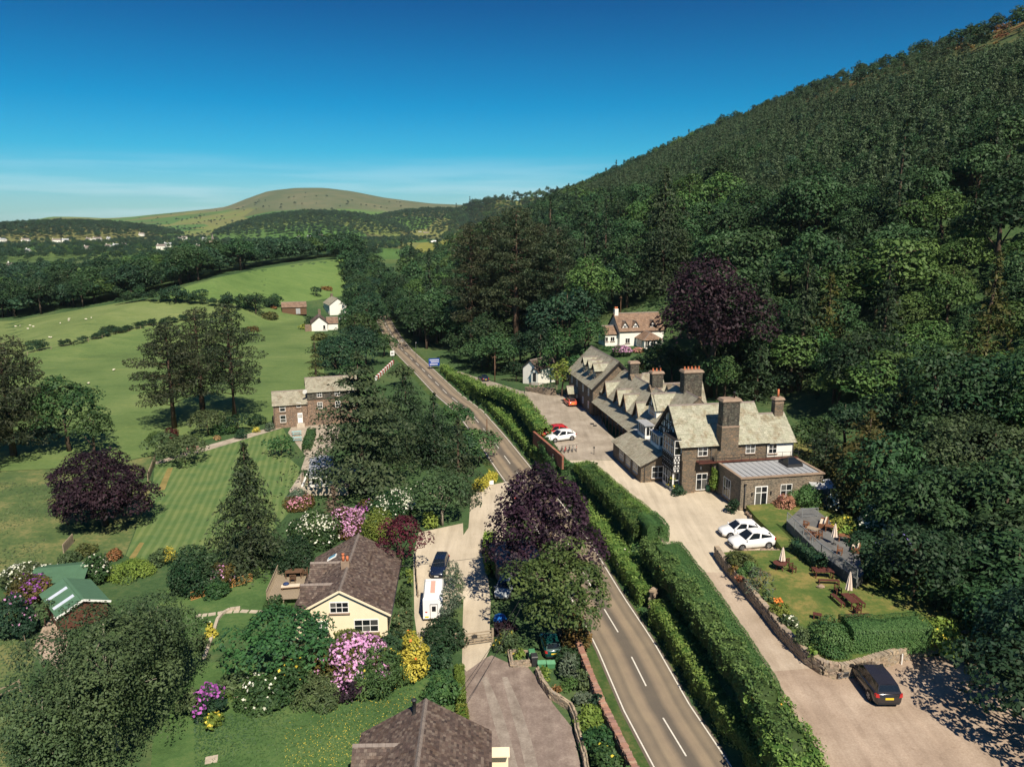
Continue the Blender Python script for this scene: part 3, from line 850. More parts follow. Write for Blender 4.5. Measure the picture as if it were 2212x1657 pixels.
M_BARK = plain("bark", (0.09, 0.065, 0.048), 0.9, 0.1, 0, 0.35, 4)
M_BARKR = plain("pine_bark", (0.115, 0.075, 0.055), 0.9, 0.1, 0, 0.35, 3)
M_BARKG = plain("pale_bark", (0.27, 0.24, 0.19), 0.9, 0.1, 0, 0.3, 4)
LM = dict(
    green=leafmat("leaf_green", (0.024, 0.068, 0.024), (0.062, 0.125, 0.036)),
    fresh=leafmat("leaf_fresh", (0.040, 0.092, 0.024), (0.092, 0.155, 0.040), hue=0.015),
    fern=leafmat("leaf_mid_green", (0.042, 0.090, 0.026), (0.112, 0.178, 0.048)),
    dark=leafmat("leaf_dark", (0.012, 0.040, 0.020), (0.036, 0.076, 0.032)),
    wood=leafmat("leaf_wood", (0.018, 0.052, 0.020), (0.052, 0.102, 0.036), hue=0.018, val=0.38),
    far=leafmat("leaf_far", (0.020, 0.054, 0.030), (0.042, 0.088, 0.042), hue=0.02, val=0.3),
    dull=leafmat("leaf_dull", (0.034, 0.062, 0.026), (0.095, 0.140, 0.055)),
    grey=leafmat("leaf_grey_green", (0.055, 0.085, 0.055), (0.13, 0.17, 0.11)),
    olive=leafmat("leaf_olive", (0.050, 0.065, 0.020), (0.12, 0.125, 0.036)),
    yellow=leafmat("leaf_yellow", (0.28, 0.26, 0.03), (0.62, 0.54, 0.09), val=0.05, hue=0.005),
    lime=leafmat("leaf_lime", (0.10, 0.15, 0.025), (0.22, 0.27, 0.05)),
    pine=leafmat("needles_pine", (0.018, 0.036, 0.018), (0.062, 0.074, 0.034)),
    spruce=leafmat("needles_spruce", (0.012, 0.034, 0.016), (0.040, 0.068, 0.028)),
    cedar=leafmat("needles_cedar", (0.014, 0.036, 0.018), (0.060, 0.085, 0.036)),
    plant=leafmat("needles_plantation", (0.048, 0.086, 0.042), (0.088, 0.132, 0.062), hue=0.02, val=0.22),
    bronze=leafmat("needles_bronze", (0.035, 0.040, 0.012), (0.095, 0.082, 0.022)),
    copper=leafmat("leaf_copper", (0.011, 0.006, 0.011), (0.040, 0.018, 0.030), val=0.15),
    maroon=leafmat("leaf_maroon", (0.030, 0.006, 0.010), (0.105, 0.016, 0.022), val=0.1),
    bronzeg=leafmat("leaf_bronze_green", (0.045, 0.045, 0.012), (0.15, 0.10, 0.028)),
    dry=leafmat("dry_twigs", (0.07, 0.052, 0.035), (0.17, 0.13, 0.085)),
    rust=leafmat("leaf_rust", (0.13, 0.065, 0.025), (0.26, 0.13, 0.05), val=0.1),
    hedge=leafmat("leaf_hedge", (0.070, 0.140, 0.030), (0.21, 0.305, 0.068), val=0.1, hue=0.01),
    clip=leafmat("leaf_clipped", (0.045, 0.110, 0.034), (0.112, 0.195, 0.058), val=0.08, hue=0.01),
    pink=leafmat("bloom_pink", (0.42, 0.17, 0.36), (0.72, 0.42, 0.62), val=0.08, hue=0.015, transl=0.1),
    purple=leafmat("bloom_purple", (0.18, 0.04, 0.22), (0.40, 0.12, 0.44), val=0.08, hue=0.015, transl=0.1),
    rose=leafmat("bloom_rose", (0.5, 0.16, 0.22), (0.72, 0.38, 0.42), val=0.08, transl=0.1),
    white=leafmat("bloom_white", (0.55, 0.56, 0.42), (0.80, 0.80, 0.68), val=0.05, hue=0.01, transl=0.1),
    ylflower=leafmat("bloom_yellow", (0.55, 0.42, 0.04), (0.80, 0.66, 0.10), val=0.05, hue=0.01, transl=0.1),
    orange=leafmat("bloom_orange", (0.55, 0.17, 0.03), (0.80, 0.33, 0.06), val=0.05, transl=0.1),
    salmon=leafmat("bloom_salmon", (0.20, 0.13, 0.06), (0.44, 0.25, 0.14), val=0.05, transl=0.1),
    blue=leafmat("bloom_blue", (0.10, 0.08, 0.30), (0.22, 0.17, 0.52), val=0.05, transl=0.1),
)
def plant(name, base, label, cat, group=None, rz=None, sc=None):
    return empty(name, base, rz if rz is not None else float(rng.uniform(0, 6.28)), label, cat, group, sc)
_seed = [100]
def nseed():
    _seed[0] += 1
    return _seed[0]
def broadleaf(base, H, Rw, mat, label, z0=None, nl=46, leaf=0.42, dens=0.75, bark=None, name="broadleaf_tree", droop=0.0, group=None, flat=0.85, r0=None, limbs=7, tint=(0.15, 0.85), top=1.0, irr=0.22):
    s = nseed(); g = np.random.default_rng(s)
    z0 = H * 0.14 if z0 is None else z0
    cm, lobes = crown_lobed(H, Rw, z0, nl, leaf, dens, [LM[mat]], flat, seed=s, droop=droop, tint=tint, top=top, irr=irr)
    e = plant(name, base, label, "tree", group)
    link("crown", cm, e)
    link("trunk", trunk_mesh(H, r0 or H * 0.026, lobes, g, bark or M_BARK, limbs), e)
    return e
def pine(base, H, Rw, label, z0=None, mat="pine", leaf=0.5, nb=36, group=None, bark=None, shape=1.0, name="pine_tree", flatk=0.42, dens=0.8):
    s = nseed(); g = np.random.default_rng(s)
    cm, limbs = crown_pine(H, Rw, H * 0.25 if z0 is None else z0, leaf, [LM[mat]], s, nb, shape=shape, flatk=flatk, dens=dens)
    e = plant(name, base, label, "tree", group)
    link("crown", cm, e)
    link("trunk", limb_trunk(H, H * 0.019 + 0.1, limbs, bark or M_BARKR, g), e)
    return e
def conifer(base, H, Rw, label, mat="spruce", z0=0.4, leaf=0.42, droop=0.35, dens=1.0, power=1.0, rag=0.2, gap=0.0, group=None, name="conifer_tree", asp=0.4, bark=None, up=0.5):
    s = nseed(); g = np.random.default_rng(s)
    cm = crown_conifer(H, Rw, z0, leaf, [LM[mat]], s, droop=droop, dens=dens, power=power, rag=rag, gap=gap, asp=asp, up=up)
    e = plant(name, base, label, "tree", group)
    link("crown", cm, e)
    link("trunk", limb_trunk(H, H * 0.016 + 0.08, [], bark or M_BARK, g), e)
    return e
def shrub(base, r, h, mat, label, bloom=None, nbloom=0.0, leaf=0.22, name="shrub", nl=16, dens=0.8, group=None, bsize=0.24, asp=0.62, sx=1.0):
    """a bush that reaches the ground, with its flower heads as a part of their own"""
    s = nseed(); g = np.random.default_rng(s)
    L_, lobes, B = Leaves(), [], Leaves()
    r, dens, nl = r * 1.16, dens * 1.55, int(nl * 1.3) + 3
    for i in range(nl):
        d = unit(g.normal(size=(1, 3)))[0]
        d[2] = abs(d[2]) * 0.95
        rl = r * g.uniform(0.34, 0.5)
        k = g.uniform(0.4, 1.0)
        c = np.array([d[0] * (r - rl * 0.6) * k * sx, d[1] * (r - rl * 0.6) * k, h * 0.12 + d[2] * (h - rl * 0.9) * (0.35 + 0.65 * k)])
        c[2] = max(c[2], rl * 0.55)
        fl = 0.85
        L_.lobe(c, rl, leaf, dens, g.uniform(0.1, 0.9), 0, fl, -0.6, 0.55, 0.45, asp)
        if bloom:
            n = int(nbloom * (0.55 if nbloom > .4 else g.choice((0.05, 0.3, 1.3))) * 4 * math.pi * rl * rl / (bsize * bsize))
            if n:
                dd = rdir(n); dd[:, 2] = np.abs(dd[:, 2]) * 0.9 + 0.05; dd = unit(dd)
                p = c + dd * rl * g.uniform(1.0, 1.14, (n, 1)) * np.array([1, 1, fl])
                for _ in range(1):
                    B.add(p + g.normal(size=(n, 3)) * bsize * 0.12, unit(dd + g.normal(size=(n, 3)) * 0.5), bsize * g.uniform(0.7, 1.25, n), g.uniform(0, 1, n), 0, 0.9)
        lobes.append((c, rl, fl))
    L_.cull(lobes)
    if bloom and B.c: B.cull(lobes)
    e = plant(name, base, label, "shrub", group)
    link("foliage", L_.mesh("foliage", [LM[mat]]), e)
    if bloom and B.c: link("blossom", B.mesh("blossom", [LM[bloom]]), e)
    return e

def hedge(path, hgt, wid, mat, label, leaf=0.2, dens=1.0, name="hedge", base_z=None, wob=0.12, bloom=None, nb=0.0, round_=0.3, rough=0.55, tops=None):
    """a hedge along a path of points: a solid core wrapped in leaves over its sides and uneven top"""
    s = nseed(); g = np.random.default_rng(s)
    P = [Vector(p) for p in path]
    seg = [0]
    for a, b in zip(P, P[1:]): seg.append(seg[-1] + (b - a).length)
    Ltot = seg[-1]
    px_ = np.array([p.x for p in P]); py_ = np.array([p.y for p in P]); pz_ = np.array([p.z for p in P])
    hs = np.full(len(P), hgt) if not hasattr(hgt, '__len__') else np.array(hgt)
    ws = np.full(len(P), wid) if not hasattr(wid, '__len__') else np.array(wid)
    def frame(t):
        x, y, z = np.interp(t, seg, px_), np.interp(t, seg, py_), np.interp(t, seg, pz_)
        e = 0.4
        tx = np.interp(np.minimum(t + e, Ltot), seg, px_) - np.interp(np.maximum(t - e, 0), seg, px_)
        ty = np.interp(np.minimum(t + e, Ltot), seg, py_) - np.interp(np.maximum(t - e, 0), seg, py_)
        k = np.hypot(tx, ty) + 1e-6
        return x, y, z, ty / k, -tx / k, np.interp(t, seg, hs), np.interp(t, seg, ws)
    ph = g.uniform(0, 6, 4)
    def lump(t, a): return 1 + wob * (np.sin(t * 1.1 + ph[0]) * 0.5 + np.sin(t * 2.7 + ph[1] + a * 3) * 0.35 + np.sin(t * 5.3 + ph[2] + a * 5) * 0.25)
    def section(t, a, k=1.0):
        """a in -1..1 runs from one foot over the top to the other foot"""
        x, y, z, nx, ny, h, w = frame(t)
        l = lump(t, a) * k
        aa = np.abs(a)
        side = np.where(aa > 0.45, 1.0, np.sin(aa / 0.45 * np.pi / 2) ** (1.0 - round_ * 0.6)) * np.sign(a)
        up_ = np.where(aa > 0.45, (1 - aa) / 0.55 * (1 - round_ * 0.35), 1 - round_ * 0.35 * (aa / 0.45) ** 2)
        o = side * w / 2 * l
        return np.stack((x + nx * o, y + ny * o, z + up_ * h * l), -1), np.stack((nx * side * np.where(aa > 0.4, 1, 0.3), ny * side * np.where(aa > 0.4, 1, 0.3), np.where(aa > 0.5, 0.25, 1.0)), -1)
    area = Ltot * (2 * float(hs.mean()) + float(ws.mean()))
    n = int(area * dens * 1.7 / (leaf * leaf))
    t = g.uniform(0, Ltot, n)
    hw = float(hs.mean()) / (2 * float(hs.mean()) + float(ws.mean()))
    a = g.uniform(-1, 1, n)
    p, nn = section(t, a, 1.0)
    p += g.normal(size=p.shape) * leaf * (0.35 if wob > .1 else .25)
    tint = np.clip(0.48 + (0.42 if wob > .1 else .16) * np.sin(t * 0.55 + ph[3] + np.sin(t * 1.7 + a * 2)) * np.cos(a * 2 + t * 0.3) + g.normal(size=n) * 0.2, 0, 1)
    L_ = Leaves()
    L_.add(p, unit(unit(nn) + g.normal(size=p.shape) * rough), leaf * g.uniform(0.6, 1.4, n), tint)
    if wob > .1:
        ns = int(Ltot * 5)
        t = g.uniform(0, Ltot, ns); a = g.uniform(-.6, .6, ns); q, _ = section(t, a, 1.0)
        for j in range(4):
            L_.add(q + np.stack((g.normal(size=ns) * .06, g.normal(size=ns) * .06, .1 + j * .13 * g.uniform(.5, 1.3, ns)), -1), unit(g.normal(size=(ns, 3)) * .6 + np.array([0, -.3, .6])), leaf * g.uniform(.6, 1.1, ns), g.uniform(.3, 1, ns))
    # end caps
    for te in (0.0, Ltot):
        m = int(float(hs.mean()) * float(ws.mean()) * dens * 2 / (leaf * leaf))
        aa = g.uniform(-1, 1, m); q, _ = section(np.full(m, te), aa, 1.0)
        x, y, z, nx, ny, h, w = frame(np.full(m, te))
        ctr = np.stack((x, y, z + h * 0.4), -1)
        q = ctr + (q - ctr) * np.sqrt(g.uniform(0, 1, (m, 1))) + np.stack((-ny, nx, 0 * nx), -1) * (0.08 if te else -0.08)
        L_.add(q, unit(np.stack((-ny, nx, 0 * nx), -1) * (1 if te else -1) + g.normal(size=q.shape) * rough), leaf * g.uniform(0.6, 1.4, m), g.uniform(0.2, 0.8, m))
    e = tag(empty(name, (0, 0, 0)), label, "hedge")
    link("foliage", L_.mesh("foliage", [LM[mat]]), e)
    # woody core, so that the hedge is solid
    tt = np.linspace(0.15, Ltot - 0.15, max(3, int(Ltot / 0.7)))
    av = np.array([-1, -0.72, -0.45, -0.2, 0.2, 0.45, 0.72, 1])
    rows = [section(np.full(len(av), q), av, 0.90)[0] for q in tt]
    G = np.stack(rows)
    me = grid_mesh("core", G[..., 0], G[..., 1], G[..., 2], LM[mat])
    atn = me.attributes.new("tint", 'FLOAT', 'FACE'); atn.data.foreach_set("value", np.zeros(len(me.polygons), np.float32))
    link("core", me, e)
    if bloom:
        m = int(area * nb / 0.03)
        t = g.uniform(0, Ltot, m); a = g.uniform(-0.75, 0.75, m)
        keep = np.sin(t * 0.8 + ph[0]) + g.normal(size=m) * 0.3 > 0.55
        p, nn = section(t[keep], a[keep], 1.04)
        B = Leaves(); B.add(p, unit(unit(nn) + g.normal(size=p.shape) * 0.5), 0.19 * g.uniform(0.7, 1.3, len(p)), g.uniform(0, 1, len(p)), 0, 0.9)
        link("blossom", B.mesh("blossom", [LM[bloom]]), e)
    return e

# ------------------------------------------------------------------ woods
def infrustum(X, Y, Z, m=60):
    f = Y * CP - (Z - CAMZ) * SP
    x = 1106 + FPX * X / np.maximum(f, 1); y = 828.5 + FPX * (-Y * SP - (Z - CAMZ) * CP) / np.maximum(f, 1)
    return (f > 5) & (x > -m) & (x < 2212 + m) & (y > -200) & (y < 1657 + m * 4), x, y
PROTO = {}
def proto_tree(kind, i):
    k = (kind, i)
    if k in PROTO: return PROTO[k]
    s = nseed(); g = np.random.default_rng(s)
    if kind in ("wood", "fresh", "dark", "far", "green"):
        H = 13.0; Rw = g.uniform(4.6, 5.6)
        cm, lobes = crown_lobed(H, Rw, 1.4, 52, 0.44, 0.85, [LM[kind]], 0.66, seed=s, irr=0.3)
        tm = trunk_mesh(H, 0.34, lobes, g, M_BARK, 5, sides=6)
    elif kind == "plant":
        cm = crown_conifer(11.0, 2.1, 0.8, 0.6, [LM["plant"]], s, droop=0.3, dens=0.8, power=1.0)
        tm = limb_trunk(11.0, 0.2, [], M_BARK, g, sides=5)
    elif kind == "spruce":
        cm = crown_conifer(18.0, 4.0, 1.0, 0.6, [LM["spruce"]], s, droop=0.35, dens=0.9, power=1.1, rag=0.25)
        tm = limb_trunk(18.0, 0.32, [], M_BARK, g, sides=6)
    elif kind == "pine":
        cm, limbs = crown_pine(17.0, 4.4, 5.0, 0.55, [LM["pine"]], s, 30)
        tm = limb_trunk(17.0, 0.36, limbs, M_BARKR, g, sides=6)
    PROTO[k] = (cm, tm)
    return PROTO[k]
LOW = {}
lowcol = bpy.data.collections.new("distant_tree_kinds")
def low_tree(kind, i):
    """a light version for the masses: crown and stem in one mesh"""
    k = (kind, i)
    if k in LOW: return LOW[k]
    s = nseed(); g = np.random.default_rng(s)
    if kind in ("wood", "fresh", "far", "dark"):
        cm, lobes = crown_lobed(12.0, 5.0, 0.6, 38, 0.72, 0.9, [LM[kind]], 0.7, seed=s, irr=0.3)
    elif kind == "spruce":
        cm = crown_conifer(15.0, 3.0, 0.3, 0.85, [LM["spruce"]], s, droop=0.3, dens=0.9)
    elif kind == "bush":
        cm, lobes = crown_lobed(2.2, 2.0, -0.6, 16, 0.5, 0.9, [LM["rust"]], 0.8, seed=s)
    else:
        cm = crown_conifer(11.0, 2.9, 0.2, 0.7, [LM["plant"]], s, droop=0.2, dens=0.8, power=1.5, up=0.8)
    o = bpy.data.objects.new(f"distant_{kind}_{i}", cm)
    lowcol.objects.link(o)
    LOW[k] = (o, len(LOW))
    return LOW[k]
def mass(name, pts, kinds, scale, label, seed=3):
    """a far-off wood as one object: light trees set on points"""
    g = np.random.default_rng(seed)
    n = len(pts)
    me = bpy.data.meshes.new(name)
    me.vertices.add(n)
    me.vertices.foreach_set("co", np.asarray(pts, np.float32).ravel())
    a = me.attributes.new("pick", 'INT', 'POINT'); a.data.foreach_set("value", np.asarray(kinds, np.int32))
    a = me.attributes.new("size", 'FLOAT_VECTOR', 'POINT')
    sc = np.asarray(scale, np.float32)[:, None] * np.stack((g.uniform(0.85, 1.2, n), g.uniform(0.85, 1.2, n), g.uniform(0.85, 1.15, n)), -1)
    a.data.foreach_set("vector", sc.astype(np.float32).ravel())
    a = me.attributes.new("turn", 'FLOAT_VECTOR', 'POINT')
    a.data.foreach_set("vector", np.stack((g.normal(size=n) * 0.03, g.normal(size=n) * 0.03, g.uniform(0, 6.28, n)), -1).astype(np.float32).ravel())
    o = link(name, me)
    tag(o, label, None, None, "stuff")
    ng = bpy.data.node_groups.new(name, 'GeometryNodeTree')
    ng.interface.new_socket("Geometry", in_out='INPUT', socket_type='NodeSocketGeometry')
    ng.interface.new_socket("Geometry", in_out='OUTPUT', socket_type='NodeSocketGeometry')
    gi, go = ng.nodes.new("NodeGroupInput"), ng.nodes.new("NodeGroupOutput")
    iop = ng.nodes.new("GeometryNodeInstanceOnPoints")
    ci = ng.nodes.new("GeometryNodeCollectionInfo")
    ci.inputs["Collection"].default_value = lowcol
    ci.inputs["Separate Children"].default_value = True
    ci.inputs["Reset Children"].default_value = True
    iop.inputs["Pick Instance"].default_value = True
    def attr(nm, dt):
        q = ng.nodes.new("GeometryNodeInputNamedAttribute")
        q.data_type = dt
        q.inputs["Name"].default_value = nm
        return [x for x in q.outputs if x.enabled and x.name == "Attribute"][0]
    ng.links.new(gi.outputs[0], iop.inputs["Points"])
    ng.links.new(ci.outputs[0], iop.inputs["Instance"])
    ng.links.new(attr("pick", 'INT'), iop.inputs["Instance Index"])
    ng.links.new(attr("size", 'FLOAT_VECTOR'), iop.inputs["Scale"])
    ng.links.new(attr("turn", 'FLOAT_VECTOR'), iop.inputs["Rotation"])
    ng.links.new(iop.outputs[0], go.inputs[0])
    md = o.modifiers.new("trees", 'NODES')
    md.node_group = ng
    return o
# names of the collection sort by letter, so the pick numbers follow that order
for kind, n in (("wood", 4), ("fresh", 2), ("far", 3), ("dark", 2), ("plant", 3), ("spruce", 2), ("bush", 2)):
    for i in range(n): low_tree(kind, i)
_order = sorted(o.name for o in lowcol.objects)
PICK = {k: _order.index(f"distant_{k[0]}_{k[1]}") for k in LOW}
def jitter_grid(x0, x1, y0, y1, d, g):
    X, Y = np.meshgrid(np.arange(x0, x1, d), np.arange(y0, y1, d))
    X = X.ravel() + g.uniform(-0.45, 0.45, X.size) * d; Y = Y.ravel() + g.uniform(-0.45, 0.45, Y.size) * d
    return X, Y
def inpoly(X, Y, poly):
    r = np.zeros(len(X), bool)
    n = len(poly)
    for i in range(n):
        (x0, y0), (x1, y1) = poly[i][:2], poly[(i + 1) % n][:2]
        c = ((y0 > Y) != (y1 > Y)) & (X < (x1 - x0) * (Y - y0) / (y1 - y0 + 1e-12) + x0)
        r ^= c
    return r
_placed = [0]
def wood_tree(kind, X, Y, Z, sc, label, group):
    i = int(rng.integers(0, 4 if kind in ("wood", "green") else 2))
    cm, tm = proto_tree(kind, i)
    nm = {"plant": "conifer_tree", "spruce": "conifer_tree", "pine": "pine_tree"}.get(kind, "broadleaf_tree")
    e = empty(nm, (X, Y, Z), float(rng.uniform(0, 6.28)), label, "tree", group, (sc * rng.uniform(0.9, 1.15), sc * rng.uniform(0.9, 1.15), sc * rng.uniform(0.9, 1.12)))
    link("crown", cm, e); link("trunk", tm, e)
    _placed[0] += 1
    return e
HOUSES = [(4, 524, 18, "white house at the far left edge of the far village"), (54, 524, 20, "white house with trees on both sides at the left of the far village"), (122, 525, 20, "long white house left of a close pair in the far village"), (141, 524, 16, "white house touching the long one in the far village"),
          (189, 521, 14, "white house in the middle of the far village below the wooded knoll"), (210, 521, 22, "widest white house below the wooded knoll"), (234, 518, 9, "smallest white house right of the wooded knoll"), (305, 510, 13, "white house alone among fields above the village"), (232, 536, 14, "grey roofed house in front of the village"),
          (250, 535, 14, "white house beside the grey roofed house"), (266, 533, 12, "cream house behind dark trees in the village"), (347, 540, 24, "long low pale shed in the village"), (362, 534, 18, "pale house right of the long low shed"), (386, 519, 10, "left one of two white houses above the church"), (399, 518, 14, "right one of two white houses above the church"),
          (440, 520, 12, "white house just above the church"), (427, 535, 9, "red roofed house left of the church"), (185, 541, 17, "pale low house among village trees"), (57, 546, 12, "small white house among dark trees at left"), (21, 578, 13, "red roofed house in the trees near the left edge"),
          (644, 514, 9, "small white house below the wooded hill, left of three"), (667, 515, 10, "small white house below the wooded hill, middle of three"), (691, 513, 13, "small white house below the wooded hill, right of three"), (773, 549, 8, "white gable end at the pasture corner"), (907, 505, 8, "white gable on the hillside beside the dark tree"), (921, 508, 14, "red and white house on the hillside")]
HPOS = [onland(x, y) for x, y, *_ in HOUSES] + [onland(455, 533)]
# ------------------------------------------------------------------ woods on the hill and in the valley
g = np.random.default_rng(5)
def spot(px, ty, Y):
    z, X = zat(px, ty, Y)
    zl = H1(X, Y)
    return (X, Y, zl), z - zl
HILL_FIELD = [onland(*p) for p in ((885, 552), (905, 528), (985, 508), (1068, 483), (1072, 492), (1010, 520), (965, 545), (910, 572))]
sheet("hill_field", HILL_FIELD, M_HILLF, 0.25, "yellow green pasture on the hillside among the trees", drape=True)
OPEN_R = [(30, 201, 15), (26, 186, 13), (24, 174, 10), (34, 188, 13), (40, 178, 7), (44, 128, 15), (50, 116, 12), (42, 140, 13), (46, 105, 8), (17.5, 165, 6), (6, 180, 8), (4, 172, 7), (-1, 178, 5), (-13, 230, 6), (-6, 236, 7), (1, 226, 7), (8, 234, 6), (13, 220, 6), (44, 214, 13), (42, 200, 9)]
def clear(X, Y, pad=0.0):
    k = np.ones(len(X), bool)
    for cx, cy, r in OPEN_R:
        k &= (X - cx) ** 2 + (Y - cy) ** 2 > (r + pad) ** 2
    k &= ~inpoly(X, Y, [(p.x, p.y) for p in HILL_FIELD])
    return k
def vnoise(X, Y, s, sd=0):
    return 0.5 + 0.25 * (np.sin(X / s * 1.7 + sd) + np.sin(Y / s * 1.3 + 2 * sd + np.sin(X / s) * 1.2)) 
cand = []                                  # x, y, kind, scale, zone
def tpos(X, Y):
    fx = foot_x(Y); xr = np.interp(Y, _ry, _rx)
    return (X - fx) / np.maximum(xr - fx, 5)
def add(X, Y, keep, kind, sc, zone):
    X, Y = X[keep], Y[keep]; sc = np.broadcast_to(sc, keep.shape)[keep]
    kind = np.broadcast_to(np.asarray(kind, object), keep.shape)[keep]
    if len(X):
        for hp in HPOS:
            k = (np.abs(X / Y - hp.x / hp.y) * hp.y < 13) & (Y > hp.y * 0.95 - 25) & (Y < hp.y + 12)
            X, Y, kind, sc = X[~k], Y[~k], kind[~k], sc[~k]
    Z = height(X, Y)
    ok, sx, sy = infrustum(X, Y, Z + 6)
    for i in np.nonzero(ok)[0]:
        cand.append((X[i], Y[i], Z[i], kind[i], sc[i], zone, sx[i], sy[i]))
# lower and middle slopes: mixed broadleaves
for (y0, y1, d) in ((20, 420, 7.6), (420, 1000, 8.6), (1000, 2500, 11.0)):
    X, Y = jitter_grid(-420, 300, y0, y1, d, g)
    t = tpos(X, Y)
    lim = 0.47 + 0.12 * (vnoise(X, Y, 40, 1) - 0.5) * 2 + 0.0 * Y
    lim = np.where(Y > 900, 1.2, lim)
    k = (t > 0.0) & (t < lim) & clear(X, Y) & (X > road_x(Y) + 8)
    r = g.uniform(0, 1, len(X))
    fz = vnoise(X, Y, 33, 4)
    kind = np.where(r < 0.07, "spruce", np.where((fz > 0.74) & (r > 0.35), "fresh", np.where((fz < 0.3) & (r > 0.5), "dark", "wood")))
    add(X, Y, k, kind, np.where(g.uniform(0, 1, len(X)) < .22, g.uniform(1.15, 1.6, len(X)), g.uniform(0.6, 1.1, len(X))) * (1.0 if d < 10 else 1.1), "hill")
# plantation of young conifers higher up, and the open top
X, Y = jitter_grid(-50, 330, 60, 1000, 3.9, g)
t = tpos(X, Y); lim = 0.47 + 0.12 * (vnoise(X, Y, 40, 1) - 0.5) * 2
k = (t > lim) & (t < 0.965 + 0.05 * (vnoise(X, Y, 60, 2) - 0.5)) & (g.uniform(0, 1, len(X)) < np.where((t > .84) & (Y < 600), .1 + .7 * (vnoise(X, Y, 30, 6) > .56), .95))
rr = g.uniform(0, 1, len(X)); pk = np.where(rr < 0.10 + 0.25 * (vnoise(X, Y, 37, 9) > 0.62), "wood", np.where(rr < 0.2, "far", "plant"))
add(X, Y, k, pk, np.where(pk == "plant", g.uniform(0.5, 1.0, len(X)), g.uniform(0.4, 0.75, len(X))) * np.where(t > 0.8, 0.8, 1.0), "plantation")
X, Y = jitter_grid(-50, 330, 60, 1000, 8, g)
t = tpos(X, Y)
k = (t > 0.88) & (t < 1.06) & (vnoise(X, Y, 25, 3) > 0.5)
r = g.uniform(0, 1, len(X))
add(X, Y, k, np.where(r < 0.35, "bush", np.where(r < 0.7, "wood", "dark")), np.where(r < 0.35, g.uniform(0.7, 1.6, len(X)), g.uniform(0.5, 0.95, len(X))), "top")
# valley: a thick dark belt behind the pastures, looser woods and hedgerow trees farther off
edge = np.array([(p.x, p.y) for p in pxl([(-400, 800), (-200, 735), (0, 690), (250, 652), (320, 638), (450, 602), (560, 578), (762, 553), (800, 560)])])
def beyond(X, Y):
    a = X / Y
    ea = edge[:, 0] / edge[:, 1]
    o = np.argsort(ea)
    return Y - np.interp(a, ea[o], edge[o, 1])
for (y0, y1, d) in ((200, 620, 8.2), (620, 1400, 11.5), (1400, 2000, 15)):
    X, Y = jitter_grid(-1500, -20, y0, y1, d, g)
    b = beyond(X, Y)
    vn = vnoise(X, Y, 70, 2) * 0.6 + vnoise(X, Y, 31, 5) * 0.4
    p = np.where((b > 0) & (b < 62), 1.0, np.where((vn > np.where(Y > 560, 0.47, 0.42)), np.where(Y > 560, .75, .92), np.where(vn > 0.36, 0.3, 0.04)))
    k = (b > 0) & (g.uniform(0, 1, len(X)) < p) & (X < road_x(Y) - 9)
    r = g.uniform(0, 1, len(X))
    add(X, Y, k, np.where(r < 0.10, "fresh", np.where(r < 0.45, "dark", "far")), g.uniform(0.75, 1.25, len(X)) * np.where(b < 70, 1.12, np.where(Y > 560, .72, 1)), "valley")
X, Y = jitter_grid(-420, -60, 200, 560, 5.6, g)
b = beyond(X, Y)
add(X, Y, (b > 0) & (b < 30) & (X < road_x(Y) - 9), np.where(g.uniform(0, 1, len(X)) < .5, "dark", "far"), g.uniform(.6, 1.05, len(X)), "valley")
# belts beside the far road, left-hand side
X, Y = jitter_grid(-160, -30, 285, 640, 8, g)
dx_ = road_x(Y) - X
b = beyond(X, Y)
k = (dx_ > 6) & (dx_ < np.interp(Y, [285, 330, 420, 640], [6, 11, 18, 60])) & (b <= 0)
add(X, Y, k, "wood", g.uniform(0.6, 1.0, len(X)), "valley")
for sd_, o0, o1 in ((1, 6.8, 10), (-1, 6.8, 11)):
    Y = np.arange(243 if sd_ > 0 else 262, 560, 5.2) + g.uniform(-1, 1, len(np.arange(243 if sd_ > 0 else 262, 560, 5.2)))
    X = road_x(Y) + sd_ * g.uniform(o0, o1, len(Y))
    add(X, Y, np.ones(len(X), bool), np.where(g.uniform(0, 1, len(X)) < .5, "wood", "dark"), g.uniform(0.9, 1.25, len(X)), "valley")
hl = pxl([(250, 660), (330, 652), (400, 655), (470, 664), (530, 668), (600, 662)])
for a_, b_ in zip(hl, hl[1:]):
    m_ = int((b_ - a_).length / 1.2)
    f_ = g.uniform(0, 1, m_); X = a_.x + (b_.x - a_.x) * f_ + g.normal(size=m_) * .6; Y = a_.y + (b_.y - a_.y) * f_ + g.normal(size=m_) * .6
    add(X, Y, np.ones(m_, bool), np.where(g.uniform(0, 1, m_) < .6, "dark", "wood"), g.uniform(.22, .58, m_), "far")
hl = pxl([(60, 764), (160, 745), (250, 722), (330, 704), (400, 694), (470, 684)])
for a_, b_ in zip(hl, hl[1:]):
    m_ = int((b_ - a_).length / .9)
    f_ = g.uniform(0, 1, m_); X = a_.x + (b_.x - a_.x) * f_ + g.normal(size=m_) * .4; Y = a_.y + (b_.y - a_.y) * f_ + g.normal(size=m_) * .4
    add(X, Y, np.ones(m_, bool), "dark", g.uniform(.13, .27, m_), "far")
